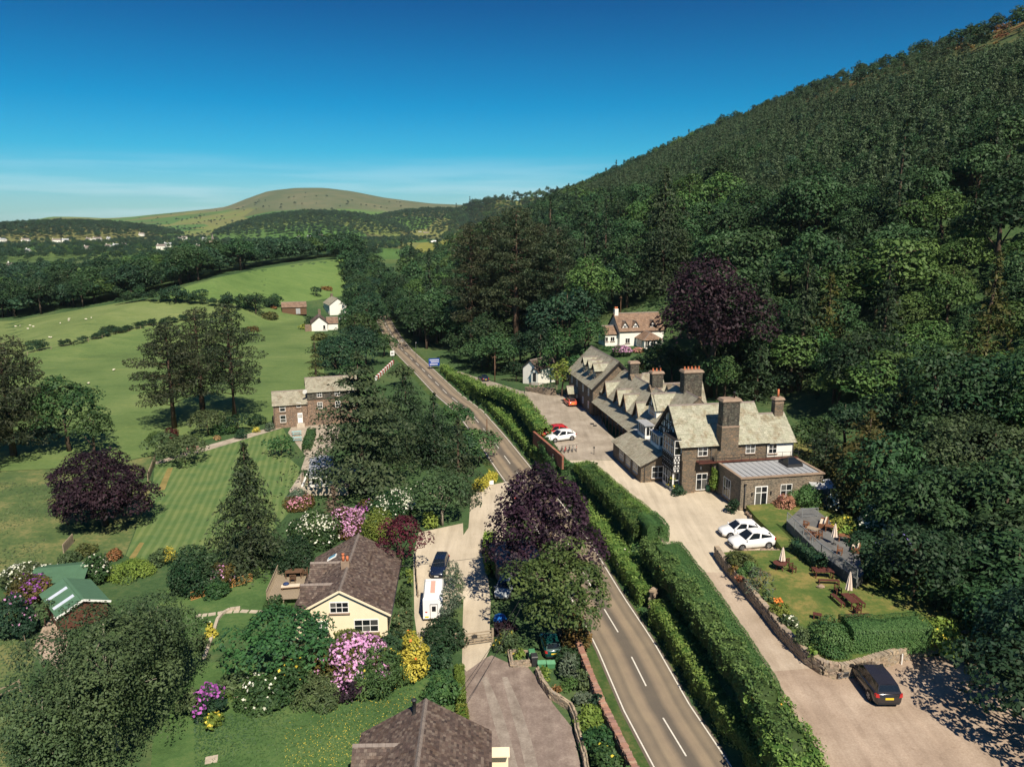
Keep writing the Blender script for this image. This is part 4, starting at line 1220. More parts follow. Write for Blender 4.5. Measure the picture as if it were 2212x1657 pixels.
# far country: knolls covered with wood, hedgerow lines and scattered trees on the rising fields
X, Y = jitter_grid(-1500, 200, 1400, 3100, 12, g)
def kd(cx, cy, rx_, ry_): return ((X - cx) / rx_) ** 2 + ((Y - cy) / ry_) ** 2
kn = (kd(-545, 2200, 262, 400) < 1) | (kd(-1075, 1900, 222, 360) < 1) | ((kd(-240, 2600, 330, 420) < 1))
add(X, Y, kn, np.where(g.uniform(0, 1, len(X)) < 0.55, "far", "wood"), g.uniform(0.8, 1.2, len(X)), "far")
X, Y = jitter_grid(-2700, 300, 1300, 3700, 21, g)
gxv = np.abs(np.mod(X + 40 * np.sin(Y / 190), 210) - 105) < 10
gyv = np.abs(np.mod(Y + 70 * np.sin(X / 240), 260) - 130) < 12
k = (gxv | gyv) & (g.uniform(0, 1, len(X)) < np.interp(Y, [1400, 3000, 3700], [0.65, 0.5, 0.1])) | ((g.uniform(0, 1, len(X)) < 0.02) & (Y < 2900))
k |= (vnoise(X, Y, 110, 7) > 0.72) & (Y < 3000) & (g.uniform(0, 1, len(X)) < 0.7)
add(X, Y, k, "far", g.uniform(0.55, 1.05, len(X)), "far")
for hx, hy in []: pass

# the trees that show largest are things of their own, the rest stay masses
size = np.array([c[4] * (0.5 if c[3] in ("plant", "bush") else 1) / math.hypot(c[0], c[1]) for c in cand])
vis = np.array([-20 < c[6] < 2232 for c in cand])
for i, c in enumerate(cand):
    if c[1] < 150 and c[4] > 1.05: cand[i] = c[:4] + (0.8 + 0.25 * (c[4] % .5),) + c[5:]
order = np.argsort(-size * vis)
indiv, count = set(), {"hill": 0, "valley": 0, "plantation": 0}
for i in order:
    z = cand[i][5]
    lim_ = {"hill": 205, "valley": 85, "plantation": 0}.get(z, 0)
    if count.get(z, 0) < lim_ and cand[i][3] != "bush":
        indiv.add(int(i)); count[z] += 1
LBL = {("hill", "wood"): "mid green broadleaf tree of the hillside", ("hill", "fresh"): "fresh light green broadleaf tree of the hillside", ("hill", "dark"): "dark green broadleaf tree of the hillside",
       ("hill", "spruce"): "dark spruce among broadleaves on the hillside", ("valley", "wood"): "mid green tree beside the far stretch of road", ("valley", "far"): "rounded tree in the belt beyond the pastures",
       ("valley", "dark"): "dark rounded tree in the belt beyond the pastures", ("valley", "fresh"): "light green tree in the belt beyond the pastures"}
ms = {}
for i, (X, Y, Z, kind, sc, zone, sx_, sy_) in enumerate(cand):
    if i in indiv:
        wh_ = ("beside the far road" if X < 15 and Y > 215 else "above the white house" if Y > 205 and X < 75 else "behind the pines" if Y > 260 else "close behind the inn" if Y < 175 and X < 75 and Y > 100 else "above the terrace garden" if Y <= 100 else "high above the inn" if X > 110 else "midway up the slope above the inn") if zone == "hill" else ("at the left edge" if sx_ < 250 else "behind the pale pasture" if sx_ < 480 else "behind the bright pasture")
        wood_tree("wood" if kind == "far" else kind, X, Y, Z - 0.3, sc, LBL[(zone, kind)] + ", " + wh_, "trees of the hillside wood" if zone == "hill" else "trees of the valley woods")
    else:
        n = {"wood": 4, "fresh": 2, "far": 3, "dark": 2, "plant": 3, "spruce": 2, "bush": 2}[kind]
        ms.setdefault(zone, []).append((X, Y, Z - 0.2, PICK[(kind, int(g.integers(0, n)))], sc))
for zone, nm, lb in (("hill", "hillside_wood", "broadleaf wood covering the lower hillside"), ("plantation", "conifer_plantation", "close ranks of young conifers on the upper hillside"), ("top", "hilltop_scrub", "rust and green scrub along the hilltop"),
                     ("valley", "valley_woods", "dark woods and tree belts across the valley floor"), ("far", "far_woods", "distant wooded knolls and hedgerow trees below the fell")):
    a = ms.get(zone)
    if a: mass(nm, [q[:3] for q in a], [q[3] for q in a], [q[4] for q in a], lb)

# ------------------------------------------------------------------ single trees
def B(x, y): return onland(x, y) if y < 700 and x < 700 else at(x, y, 0.0)
def topH(b, x, y): return zat(x, y, b.y)[0] - b.z
# pines above the inn
for (px_, ty, Y, w, z0k, lb) in ((1015, 500, 232, 6.5, .28, "tall pine with bare lit trunk, leftmost of the pines above the lane"), (1062, 486, 238, 7.0, .3, "tall dark pine second from the left above the lane"),
                            (1115, 470, 228, 8.0, .3, "broadest tall pine standing in the middle of the pine group"), (1160, 500, 236, 6.0, .35, "tall pine just right of the broadest pine"), (1205, 505, 222, 6.2, .4, "tall pine with a long bare stem, rightmost of the group")):
    b, H = spot(px_, ty, Y)
    pine(b, H + 2, w * 1.3, lb, H * z0k, leaf=0.6, nb=60, group="tall pines above the inn lane", dens=1.25)
b, H = spot(1440, 362, 220); conifer(b, H, 12.5, "giant dark fir towering over the wood behind the inn", "spruce", 2, 0.7, 0.3, 1.7, 1.3, 0.2)
b, H = spot(1548, 524, 156); e = broadleaf(b, H, 10.5, "copper", "huge dark copper beech behind the inn", 2.0, 75, 0.55, 0.85, limbs=9, top=0.7)
b, H = spot(1275, 528, 205); broadleaf(b, H, 7.5, "fresh", "rounded bright green tree right of the tall pines", 3, 50, 0.55)
for (px_, ty, Y, w, mat, lb) in ((1655, 560, 150, 4.5, "spruce", "slim dark conifer rising behind the copper beech"), (1750, 535, 150, 5, "spruce", "dark conifer on the slope right of the copper beech"), (1798, 590, 154, 5.5, "bronze", "olive tinted conifer on the slope above the inn chimney"),
                             (1925, 560, 140, 5.5, "spruce", "dark conifer high on the right slope"), (2160, 545, 110, 5.5, "bronze", "olive conifer near the right edge of the slope"), (1640, 660, 158, 6.5, "spruce", "broad spruce close behind the inn yard"),
                             (1190, 420, 330, 4, "spruce", "small far conifer on the hillside above the pines"), (1600, 640, 160, 5, "cedar", "grey green cypress beside the copper beech")):
    b, H = spot(px_, ty, Y); conifer(b, H, w, lb, mat, 1, 0.6, 0.35, 1.0, 1.1, 0.25)
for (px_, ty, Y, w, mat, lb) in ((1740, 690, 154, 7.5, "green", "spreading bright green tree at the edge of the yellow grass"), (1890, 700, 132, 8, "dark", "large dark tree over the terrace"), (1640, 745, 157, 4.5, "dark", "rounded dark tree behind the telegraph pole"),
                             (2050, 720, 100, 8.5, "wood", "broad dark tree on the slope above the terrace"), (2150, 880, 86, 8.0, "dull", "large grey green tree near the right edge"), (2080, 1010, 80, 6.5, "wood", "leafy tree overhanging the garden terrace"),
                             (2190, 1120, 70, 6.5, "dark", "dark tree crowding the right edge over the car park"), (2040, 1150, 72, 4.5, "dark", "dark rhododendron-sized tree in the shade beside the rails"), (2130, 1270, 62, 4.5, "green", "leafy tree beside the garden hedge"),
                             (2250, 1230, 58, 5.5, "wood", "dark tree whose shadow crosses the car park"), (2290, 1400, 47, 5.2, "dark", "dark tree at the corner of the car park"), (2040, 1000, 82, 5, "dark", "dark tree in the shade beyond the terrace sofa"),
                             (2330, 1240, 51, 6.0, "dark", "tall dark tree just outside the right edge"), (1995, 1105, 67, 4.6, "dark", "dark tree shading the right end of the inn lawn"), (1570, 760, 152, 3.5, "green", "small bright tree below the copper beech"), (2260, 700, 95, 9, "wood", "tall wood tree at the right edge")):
    b, H = spot(px_, ty, Y); broadleaf(b, max(H, 3), w, mat, lb, 0.4, 64, 0.42 if Y > 90 else 0.32, 0.85, flat=.66, irr=.3)
for (px_, ty, Y, w, lb) in ((1885, 885, 97, 5.0, "bronze green yew beside the flat roofed extension"), (1850, 980, 90, 3.8, "lower bronze yew beside the terrace"), (1960, 800, 104, 5.5, "olive yew on the slope above the terrace"), (2150, 1330, 58, 3.4, "olive yew beside the car park shade")):
    b, H = spot(px_, ty, Y); conifer(b, max(H, 3), w, lb, "bronze", 0.2, 0.42, 0.25, 1.2, 1.8, 0.3, name="yew_tree", up=0.7)
b, H = spot(1790, 915, 104); conifer(b, H, 4.2, "blue green cypress spreading beside the white end wall", "cedar", 0.2, 0.4, 0.1, 1.1, 1.7, 0.3, name="cypress_tree")
# trees by the lane and the white house
for (px_, ty, Y, w, mat, lb) in ((1205, 700, 178, 5.0, "green", "rounded tree behind the small white outbuilding"), (1265, 675, 188, 5.5, "green", "bright green tree left of the white house"), (1255, 745, 160, 3.6, "green", "bushy tree at the far end of the inn"), (1215, 770, 158, 3.0, "lime", "yellow green bush beside the inn's far gable"),
                             (1378, 765, 161, 2.4, "olive", "bushy shrub tree between the inn and the white house"), (1115, 775, 184, 3.2, "dark", "dark bush left of the small white outbuilding"), (1065, 740, 205, 3.6, "olive", "olive green tree beside the telegraph pole"),
                             (1040, 770, 205, 3.0, "dark", "dark rounded bush at the lane junction"), (1100, 730, 205, 4, "dark", "dark tree behind the lane")):
    b, H = spot(px_, ty, Y); broadleaf(b, max(H, 2.5), w, mat, lb, 0.3, 36, 0.4)
for px_, ty, Y, w, mat, lb in ((1768, 880, 112, 3.6, "green", "rounded green tree right of the inn's white end wall"), (1835, 850, 116, 4.2, "dark", "dark tree beside the rough grass behind the inn"), (1700, 800, 150, 3.2, "dark", "dark bush at the back of the rough grass")):
    b, H = spot(px_, ty, Y); broadleaf(b, max(H, 2.5), w, mat, lb, 0.2, 40, .34)
# left foreground and middle
b = B(255, 1615); broadleaf(b, topH(b, 258, 1262), 5.3, "dull", "large weeping grey green tree filling the near left corner", 0.4, 60, 0.18, 0.75, M_BARKG, droop=2.6, r0=0.24, limbs=14, tint=(0, 1), irr=.2)
b = B(120, 1680); broadleaf(b, topH(b, 120, 1450), 3.8, "dull", "lower weeping tree at the near left edge", 0.3, 44, 0.18, 0.7, M_BARKG, droop=2.4, r0=0.16, tint=(0, 1), irr=.4)
b = B(350, 1490); broadleaf(b, topH(b, 345, 1272), 3.6, "dull", "slender weeping tree behind the large one", 0.8, 50, 0.18, 0.7, M_BARKG, droop=2.4, r0=0.16, tint=(0, 1), irr=.4)
b = B(228, 1135); broadleaf(b, topH(b, 230, 950) , 6.3, "copper", "broad dark purple beech on the edge of the striped lawn", -3.0, 130, 0.28, 1.0, flat=0.6, limbs=14, top=1.3, r0=0.4, irr=.14)
b = B(30, 985); pine(b, topH(b, 25, 738), 8.2, "broad dark pine at the left edge", 2.5, leaf=0.5, nb=56, dens=1.0)
b = B(-30, 1010); pine(b, topH(b, -30, 800), 7.0, "dark pine cut by the left edge", 2.5, leaf=0.5, nb=40, dens=1.0)
b = B(150, 975); broadleaf(b, topH(b, 145, 808), 6.6, "green", "bright green tree beside the dark left pine", 1.5, 60, 0.42)
b = B(205, 985); broadleaf(b, topH(b, 205, 880), 4.0, "green", "smaller bright green tree behind the purple beech", 0.8, 40, 0.4)
for (px_, py_, ty, w, lb) in ((377, 925, 700, 6.6, "tall pine in the pasture, leftmost of three"), (438, 890, 672, 6.2, "tall pine in the pasture, the middle of three"), (507, 905, 662, 6.4, "tall pine in the pasture, nearest the stone cottage")):
    b = B(px_, py_); pine(b, topH(b, px_, ty), w, lb, None, leaf=0.42, nb=54, group="pines in the pasture", dens=1.15)
for (px_, py_, ty, w, mat, lb) in ((450, 940, 885, 4.0, "dull", "low dull green bush tree under the middle pine"), (400, 1000, 945, 4.6, "dull", "small spreading tree casting its shadow on the striped lawn"), (352, 985, 930, 3.0, "dull", "bushy tree at the corner of the striped lawn"),
                              (608, 985, 940, 2.6, "green", "small round tree alone on the striped lawn"), (515, 935, 890, 2.8, "dark", "dark bush right of the pines"), (553, 680, 630, 4.6, "dark", "round dark tree in the pasture behind the pines"), (682, 640, 618, 3.2, "dark", "round dark bush alone on the bright pasture"),
                              (548, 725, 704, 3.0, "bronzeg", "bronze green bush in the pasture"), (380, 655, 615, 5.0, "dark", "dark hedge tree on the far pasture edge"), (437, 640, 625, 3.0, "dark", "small bush on the far pasture edge")):
    b = B(px_, py_); broadleaf(b, max(topH(b, px_, ty), 1.5), w, mat, lb, 0.2, 40, 0.34 if py_ > 800 else 0.5)
b = B(545, 1225); conifer(b, topH(b, 545, 955), 5.6, "tall drooping cypress beside the striped lawn", "cedar", 0.3, 0.38, 0.5, 1.6, 1.25, 0.2, name="cypress_tree")
b = B(785, 1066); conifer(b, topH(b, 750, 758), 8.6, "great spreading cedar in front of the stone cottage", "cedar", 2.6, 0.5, 0.12, 1.5, 1.5, 0.2, gap=1.9, name="cedar_tree", asp=0.5, up=0.9)
b = B(880, 985); conifer(b, topH(b, 855, 805), 7.5, "dark cypress right of the great cedar", "spruce", 0.4, 0.5, 0.25, 1.5, 1.6, 0.25, name="cypress_tree")
b = B(940, 1010); conifer(b, topH(b, 915, 850), 5.0, "dark conifer between the cedar and the road", "spruce", 0.4, 0.46, 0.3, 1.0, 1.3, 0.25, name="cypress_tree")
b = B(992, 1075); conifer(b, topH(b, 985, 900), 4.0, "olive green larch beside the drive entrance", "cedar", 0.4, 0.4, 0.35, 0.9, 1.1, 0.3, name="larch_tree")
b = B(955, 1135); broadleaf(b, topH(b, 955, 1010), 4.2, "dull", "grey green tree with pale twigs left of the drive", 0.4, 50, 0.32, bark=M_BARKG)
b = B(722, 1150); conifer(b, topH(b, 722, 1050), 1.9, "low dry brown conifer skirt below the cedar", "dry", 0.2, 0.34, 0.2, 0.8, 1.4, 0.4, name="conifer_tree")
for (px_, py_, ty, w, mat, lb) in ((1035, 1000, 925, 4.6, "green", "dense green tree on the left side of the road"), (990, 940, 865, 3.6, "green", "leafy tree where the road bends"), (870, 835, 783, 3.2, "dull", "pale leafy tree behind the red and white barrier"),
                              (770, 800, 700, 7.0, "dark", "large dark rounded tree beside the road"), (725, 795, 715, 5.0, "dark", "dark tree below the white farmhouse"), (800, 730, 650, 6.0, "green", "green tree above the white farmhouse"), (760, 720, 660, 4.5, "green", "leafy tree beside the white farmhouse"),
                              (1000, 1010, 930, 3.2, "dark", "dark tree beside the larch"), (690, 900, 858, 1.9, "green", "small leafy tree against the stone cottage wall"), (800, 1000, 920, 3.0, "dark", "dark shrubby tree behind the cedar")):
    b = B(px_, py_); broadleaf(b, max(topH(b, px_, ty), 2), w, mat, lb, 0.3, 46, 0.36 if py_ > 850 else 0.45)
b = B(683, 830); conifer(b, topH(b, 678, 722), 2.8, "thin yellow green larch behind the cottage roof", "olive", 0.5, 0.36, 0.3, 0.7, 1.0, 0.3, gap=1.4, name="larch_tree")
for k, (px_, py_, ty, w, mat) in enumerate(((735, 820, 725, 5.5, "dark"), (790, 790, 700, 6.0, "dark"), (830, 770, 716, 4.2, "green"), (770, 755, 660, 6.5, "green"), (810, 720, 640, 6.5, "wood"), (700, 790, 735, 4.0, "dark"), (785, 690, 640, 6.0, "green"), (835, 690, 655, 5.0, "dark"), (800, 650, 590, 7.5, "dark"), (770, 625, 560, 8.0, "dark"), (740, 780, 715, 4.5, "green"), (770, 840, 770, 3.5, "green"))):
    b = B(px_, py_); broadleaf(b, topH(b, px_, ty), w, mat, ("dark", "bright")[mat != "dark"] + " rounded tree in the clump left of the far road, " + ["lowest on the left", "large in the middle", "small at the road edge", "behind the middle", "above the farm", "beside the larch", "farther up the road", "slim at the road edge", "beyond the farmhouse", "largest and farthest", "between larch and middle", "nearest the cottage"][k], .2, 46, .5, group="trees left of the far road")
# copper beech and the green tree beside the road
b = B(1170, 1310); broadleaf(b, topH(b, 1190, 985), 5.5, "copper", "tall copper beech leaning over the road and drive", 0.6, 130, 0.28, 0.9, limbs=16, r0=0.34, tint=(0.1, 1.0), top=0.5, irr=.3)
b = B(1208, 1395); broadleaf(b, topH(b, 1200, 1150), 4.5, "fern", "dense green tree under the copper beech at the roadside", 0.5, 70, 0.27, 0.9)
b = B(870, 1235); broadleaf(b, topH(b, 868, 1098), 2.9, "maroon", "dark red maple beside the slate roof", 0.5, 44, 0.25, 0.85)
# ------------------------------------------------------------------ building kit
def slatemat(name, cols, stain=(0.75, 0.62, 0.5), stain_amt=0.35):
    """slates: each has its own tone; soft streaks of lichen and rust run down the slope"""
    m, nt, bs = new_mat(name)
    a = nt.nodes.new("ShaderNodeAttribute"); a.attribute_name = "tint"
    oi = nt.nodes.new("ShaderNodeObjectInfo")
    f = mathn(nt, 'FRACT', mathn(nt, 'ADD', a.outputs["Fac"], oi.outputs["Random"]))
    n = len(cols)
    c = ramp(nt, f, [(i / (n - 1), cols[i]) for i in range(n)])
    g_ = nt.nodes.new("ShaderNodeNewGeometry")
    mp = nt.nodes.new("ShaderNodeMapping"); mp.inputs["Scale"].default_value = (0.9, 0.9, 0.22)
    nt.links.new(g_.outputs["Position"], mp.inputs[0])
    s = ramp(nt, noise(nt, mp.outputs[0], 0.9, 5, 0.65), [(0.50, (1, 1, 1)), (0.68, stain)])
    c = mixc(nt, 0.9, c, s, 'MULTIPLY')
    mp2 = nt.nodes.new("ShaderNodeMapping"); mp2.inputs["Scale"].default_value = (1, 1, 1)
    nt.links.new(g_.outputs["Position"], mp2.inputs[0])
    c = mixc(nt, 0.8, c, ramp(nt, noise(nt, mp2.outputs[0], 7, 3), [(0.3, (0.8, 0.8, 0.8)), (0.7, (1.2, 1.2, 1.18))]), 'MULTIPLY')
    nt.links.new(c, bs.inputs["Base Color"])
    bs.inputs["Roughness"].default_value = 0.75; bs.inputs["Specular IOR Level"].default_value = 0.3
    return m
M_SLATE_G = slatemat("pale_green_slate", [(0.30, 0.30, 0.225), (0.36, 0.355, 0.27), (0.27, 0.265, 0.20), (0.40, 0.385, 0.30), (0.31, 0.30, 0.235)], (0.62, 0.50, 0.40))
M_SLATE_D = slatemat("weathered_slate", [(0.285, 0.27, 0.205), (0.335, 0.315, 0.24), (0.25, 0.23, 0.175), (0.365, 0.34, 0.26), (0.29, 0.255, 0.20)], (0.60, 0.52, 0.45))
M_SLATE_B = slatemat("brown_slate", [(0.066, 0.046, 0.041), (0.115, 0.080, 0.067), (0.046, 0.034, 0.032), (0.155, 0.115, 0.092), (0.080, 0.055, 0.047), (0.175, 0.138, 0.113), (0.060, 0.043, 0.038), (0.10, 0.07, 0.058)], (0.72, 0.66, 0.6))
M_UNDER = plain("roof_underlay", (0.055, 0.048, 0.042), 0.9, 0.1)
M_RIDGE = plain("ridge_stone", (0.21, 0.175, 0.155), 0.85, 0.2, 0, 0.2, 2)
M_LEAD = plain("lead_sheet", (0.40, 0.41, 0.42), 0.5, 0.4, 0.2, 0.15, 1.5)
M_WHITE = plain("white_paint", (0.80, 0.79, 0.76), 0.6, 0.3, 0, 0.04, 2)
M_RENDER = plain("white_render", (0.78, 0.76, 0.70), 0.85, 0.15, 0, 0.06, 1.2)
M_CREAM = plain("cream_render", (0.84, 0.71, 0.51), 0.85, 0.15, 0, 0.05, 1.0)
M_BLACKP = plain("black_timber", (0.022, 0.02, 0.02), 0.6, 0.3)
M_IRON = plain("dark_iron", (0.03, 0.03, 0.032), 0.5, 0.4)
M_BROWNW = plain("brown_timber", (0.13, 0.075, 0.045), 0.75, 0.2, 0, 0.25, 3)
M_REDW = plain("red_brown_timber", (0.10, 0.035, 0.026), 0.6, 0.3, 0, 0.2, 3)
M_GREYW = plain("weathered_timber", (0.30, 0.24, 0.17), 0.8, 0.2, 0, 0.25, 3)
M_TERRA = plain("terracotta", (0.50, 0.16, 0.075), 0.8, 0.2, 0, 0.15, 4)
M_CONC = plain("concrete", (0.46, 0.40, 0.32), 0.85, 0.2, 0, 0.15, 1.5)
M_STONECAP = plain("sandstone_cap", (0.28, 0.205, 0.15), 0.85, 0.2, 0, 0.2, 2)
M_GALV = plain("galvanised_steel", (0.45, 0.48, 0.50), 0.4, 0.5, 0.6, 0.1, 2)
def stonemat(name, cols, sx=2.6, sz=6.5, mortar=(0.11, 0.095, 0.08)):
    """coursed rubble: irregular stones in courses, mapped along either wall direction"""
    m, nt, bs = new_mat(name)
    tc = nt.nodes.new("ShaderNodeTexCoord")
    sp = nt.nodes.new("ShaderNodeSeparateXYZ"); nt.links.new(tc.outputs["Object"], sp.inputs[0])
    u = mathn(nt, 'ADD', mathn(nt, 'MULTIPLY', sp.outputs[0], 1.0), mathn(nt, 'MULTIPLY', sp.outputs[1], 1.03))
    cb = nt.nodes.new("ShaderNodeCombineXYZ")
    nt.links.new(mathn(nt, 'MULTIPLY', u, sx), cb.inputs[0]); nt.links.new(mathn(nt, 'MULTIPLY', sp.outputs[2], sz), cb.inputs[1])
    wob = nt.nodes.new("ShaderNodeTexNoise"); wob.inputs["Scale"].default_value = 1.3; wob.inputs["Detail"].default_value = 2
    nt.links.new(cb.outputs[0], wob.inputs["Vector"])
    vadd = nt.nodes.new("ShaderNodeVectorMath"); vadd.operation = 'MULTIPLY_ADD'
    nt.links.new(wob.outputs["Color"], vadd.inputs[0]); vadd.inputs[1].default_value = (0.7, 0.35, 0); nt.links.new(cb.outputs[0], vadd.inputs[2])
    br = nt.nodes.new("ShaderNodeTexVoronoi"); br.feature = 'F1'; br.inputs["Scale"].default_value = 1.0; br.inputs["Randomness"].default_value = 0.85
    nt.links.new(vadd.outputs[0], br.inputs["Vector"])
    de = nt.nodes.new("ShaderNodeTexVoronoi"); de.feature = 'DISTANCE_TO_EDGE'; de.inputs["Scale"].default_value = 1.0; de.inputs["Randomness"].default_value = 0.85
    nt.links.new(vadd.outputs[0], de.inputs["Vector"])
    sc_ = nt.nodes.new("ShaderNodeSeparateColor"); nt.links.new(br.outputs["Color"], sc_.inputs[0])
    n = len(cols)
    c = ramp(nt, sc_.outputs[0], [(i / (n - 1), cols[i]) for i in range(n)])
    e = nt.nodes.new("ShaderNodeMapRange"); e.inputs["From Min"].default_value = 0.02; e.inputs["From Max"].default_value = 0.10
    nt.links.new(de.outputs["Distance"], e.inputs["Value"])
    c = mixc(nt, e.outputs[0], mortar, c)
    c = mixc(nt, 0.9, c, ramp(nt, noise(nt, tc.outputs["Object"], 0.7, 4), [(0.3, (0.78, 0.8, 0.8)), (0.7, (1.2, 1.12, 1.05))]), 'MULTIPLY')
    nt.links.new(c, bs.inputs["Base Color"])
    bs.inputs["Roughness"].default_value = 0.9; bs.inputs["Specular IOR Level"].default_value = 0.15
    bump(nt, bs, e.outputs[0], 0.8, 0.03)
    return m
M_STONE = stonemat("inn_stone", [(0.20, 0.155, 0.105), (0.145, 0.13, 0.105), (0.27, 0.19, 0.12), (0.175, 0.15, 0.12), (0.235, 0.175, 0.125), (0.12, 0.115, 0.095)])
M_STONEG = stonemat("grey_stone", [(0.27, 0.225, 0.17), (0.21, 0.19, 0.155), (0.33, 0.27, 0.20), (0.235, 0.205, 0.165), (0.30, 0.245, 0.185), (0.18, 0.165, 0.135)], 2.2, 8.0)
M_STONEB = stonemat("cottage_stone", [(0.30, 0.20, 0.14), (0.24, 0.17, 0.125), (0.36, 0.26, 0.19), (0.27, 0.20, 0.155), (0.33, 0.21, 0.15)], 2.6, 6.0)
M_CHIM = stonemat("slate_hung", [(0.10, 0.10, 0.085), (0.13, 0.125, 0.10), (0.085, 0.08, 0.07), (0.15, 0.14, 0.115), (0.11, 0.09, 0.075)], 2.4, 2.6, (0.05, 0.045, 0.04))
M_BRICK = stonemat("red_brick", [(0.30, 0.085, 0.05), (0.36, 0.11, 0.065), (0.26, 0.075, 0.05)], 4.5, 13, (0.30, 0.22, 0.17))
def glassmat(name, c1, c2):
    m, nt, bs = new_mat(name)
    oi = nt.nodes.new("ShaderNodeObjectInfo")
    nt.links.new(ramp(nt, oi.outputs["Random"], [(0.0, c1), (0.62, c1), (0.8, c2), (1.0, c2)]), bs.inputs["Base Color"])
    bs.inputs["Roughness"].default_value = 0.08
    bs.inputs["Specular IOR Level"].default_value = 0.7
    return m
M_GLASS = glassmat("window_glass", (0.012, 0.015, 0.018), (0.10, 0.10, 0.095))
M_CARGLASS = glassmat("car_glass", (0.008, 0.012, 0.016), (0.010, 0.014, 0.018))

_mesh_cache = {}
def unit_box(mat, name):
    k = (mat.name, name)
    if k not in _mesh_cache:
        _mesh_cache[k] = MB().box(-.5, .5, -.5, .5, -.5, .5).mesh(name, mat)
    return _mesh_cache[k]
def window(parent, c, w, h, face=0.0, nx=2, ny=2, mat=None, bar=0.06, sill=True, panes=True, glass=None, name="window", top=None, deep=0.05):
    """a window on a wall: frame and glazing bars, each pane a piece of its own. face: 0 looks to -y, -90 to -x, 90 to +x, 180 to +y"""
    mat = mat or M_WHITE
    mb = MB()
    o = bar * 1.25
    mb.box(-w / 2, -w / 2 + o, -deep, 0.02, 0, h); mb.box(w / 2 - o, w / 2, -deep, 0.02, 0, h)
    mb.box(-w / 2 + o, w / 2 - o, -deep, 0.02, 0, o); mb.box(-w / 2 + o, w / 2 - o, -deep, 0.02, h - o, h)
    iw, ih = w - 2 * o, h - 2 * o
    xs = [-w / 2 + o + iw * i / nx for i in range(nx + 1)]; zs = [o + ih * j / ny for j in range(ny + 1)]
    if top: zs = [o, o + ih * (1 - top), o + ih]; ny = 2
    for i in range(1, nx): mb.box(xs[i] - bar / 2, xs[i] + bar / 2, -deep * 0.85, 0.015, o, h - o)
    for j in range(1, ny): mb.box(-w / 2 + o, w / 2 - o, -deep * 0.8, 0.012, zs[j] - bar / 2, zs[j] + bar / 2)
    f = mb.build(name, mat, parent, c, R(face))
    gl = glass or M_GLASS
    if panes:
        for i in range(nx):
            for j in range(ny):
                a, b = xs[i], xs[i + 1]; z0, z1 = zs[j], zs[j + 1]
                link("pane", unit_box(gl, "pane"), f, ((a + b) / 2, -0.012, (z0 + z1) / 2), None, (b - a, 0.012, z1 - z0))
    else:
        link("pane", unit_box(gl, "pane"), f, (0, -0.012, h / 2), None, (iw, 0.012, ih))
    if sill:
        MB().box(-w / 2 - 0.1, w / 2 + 0.1, -0.16, 0.0, -0.12, -0.005).build("sill", M_STONECAP if sill == 1 else sill, f)
    return f
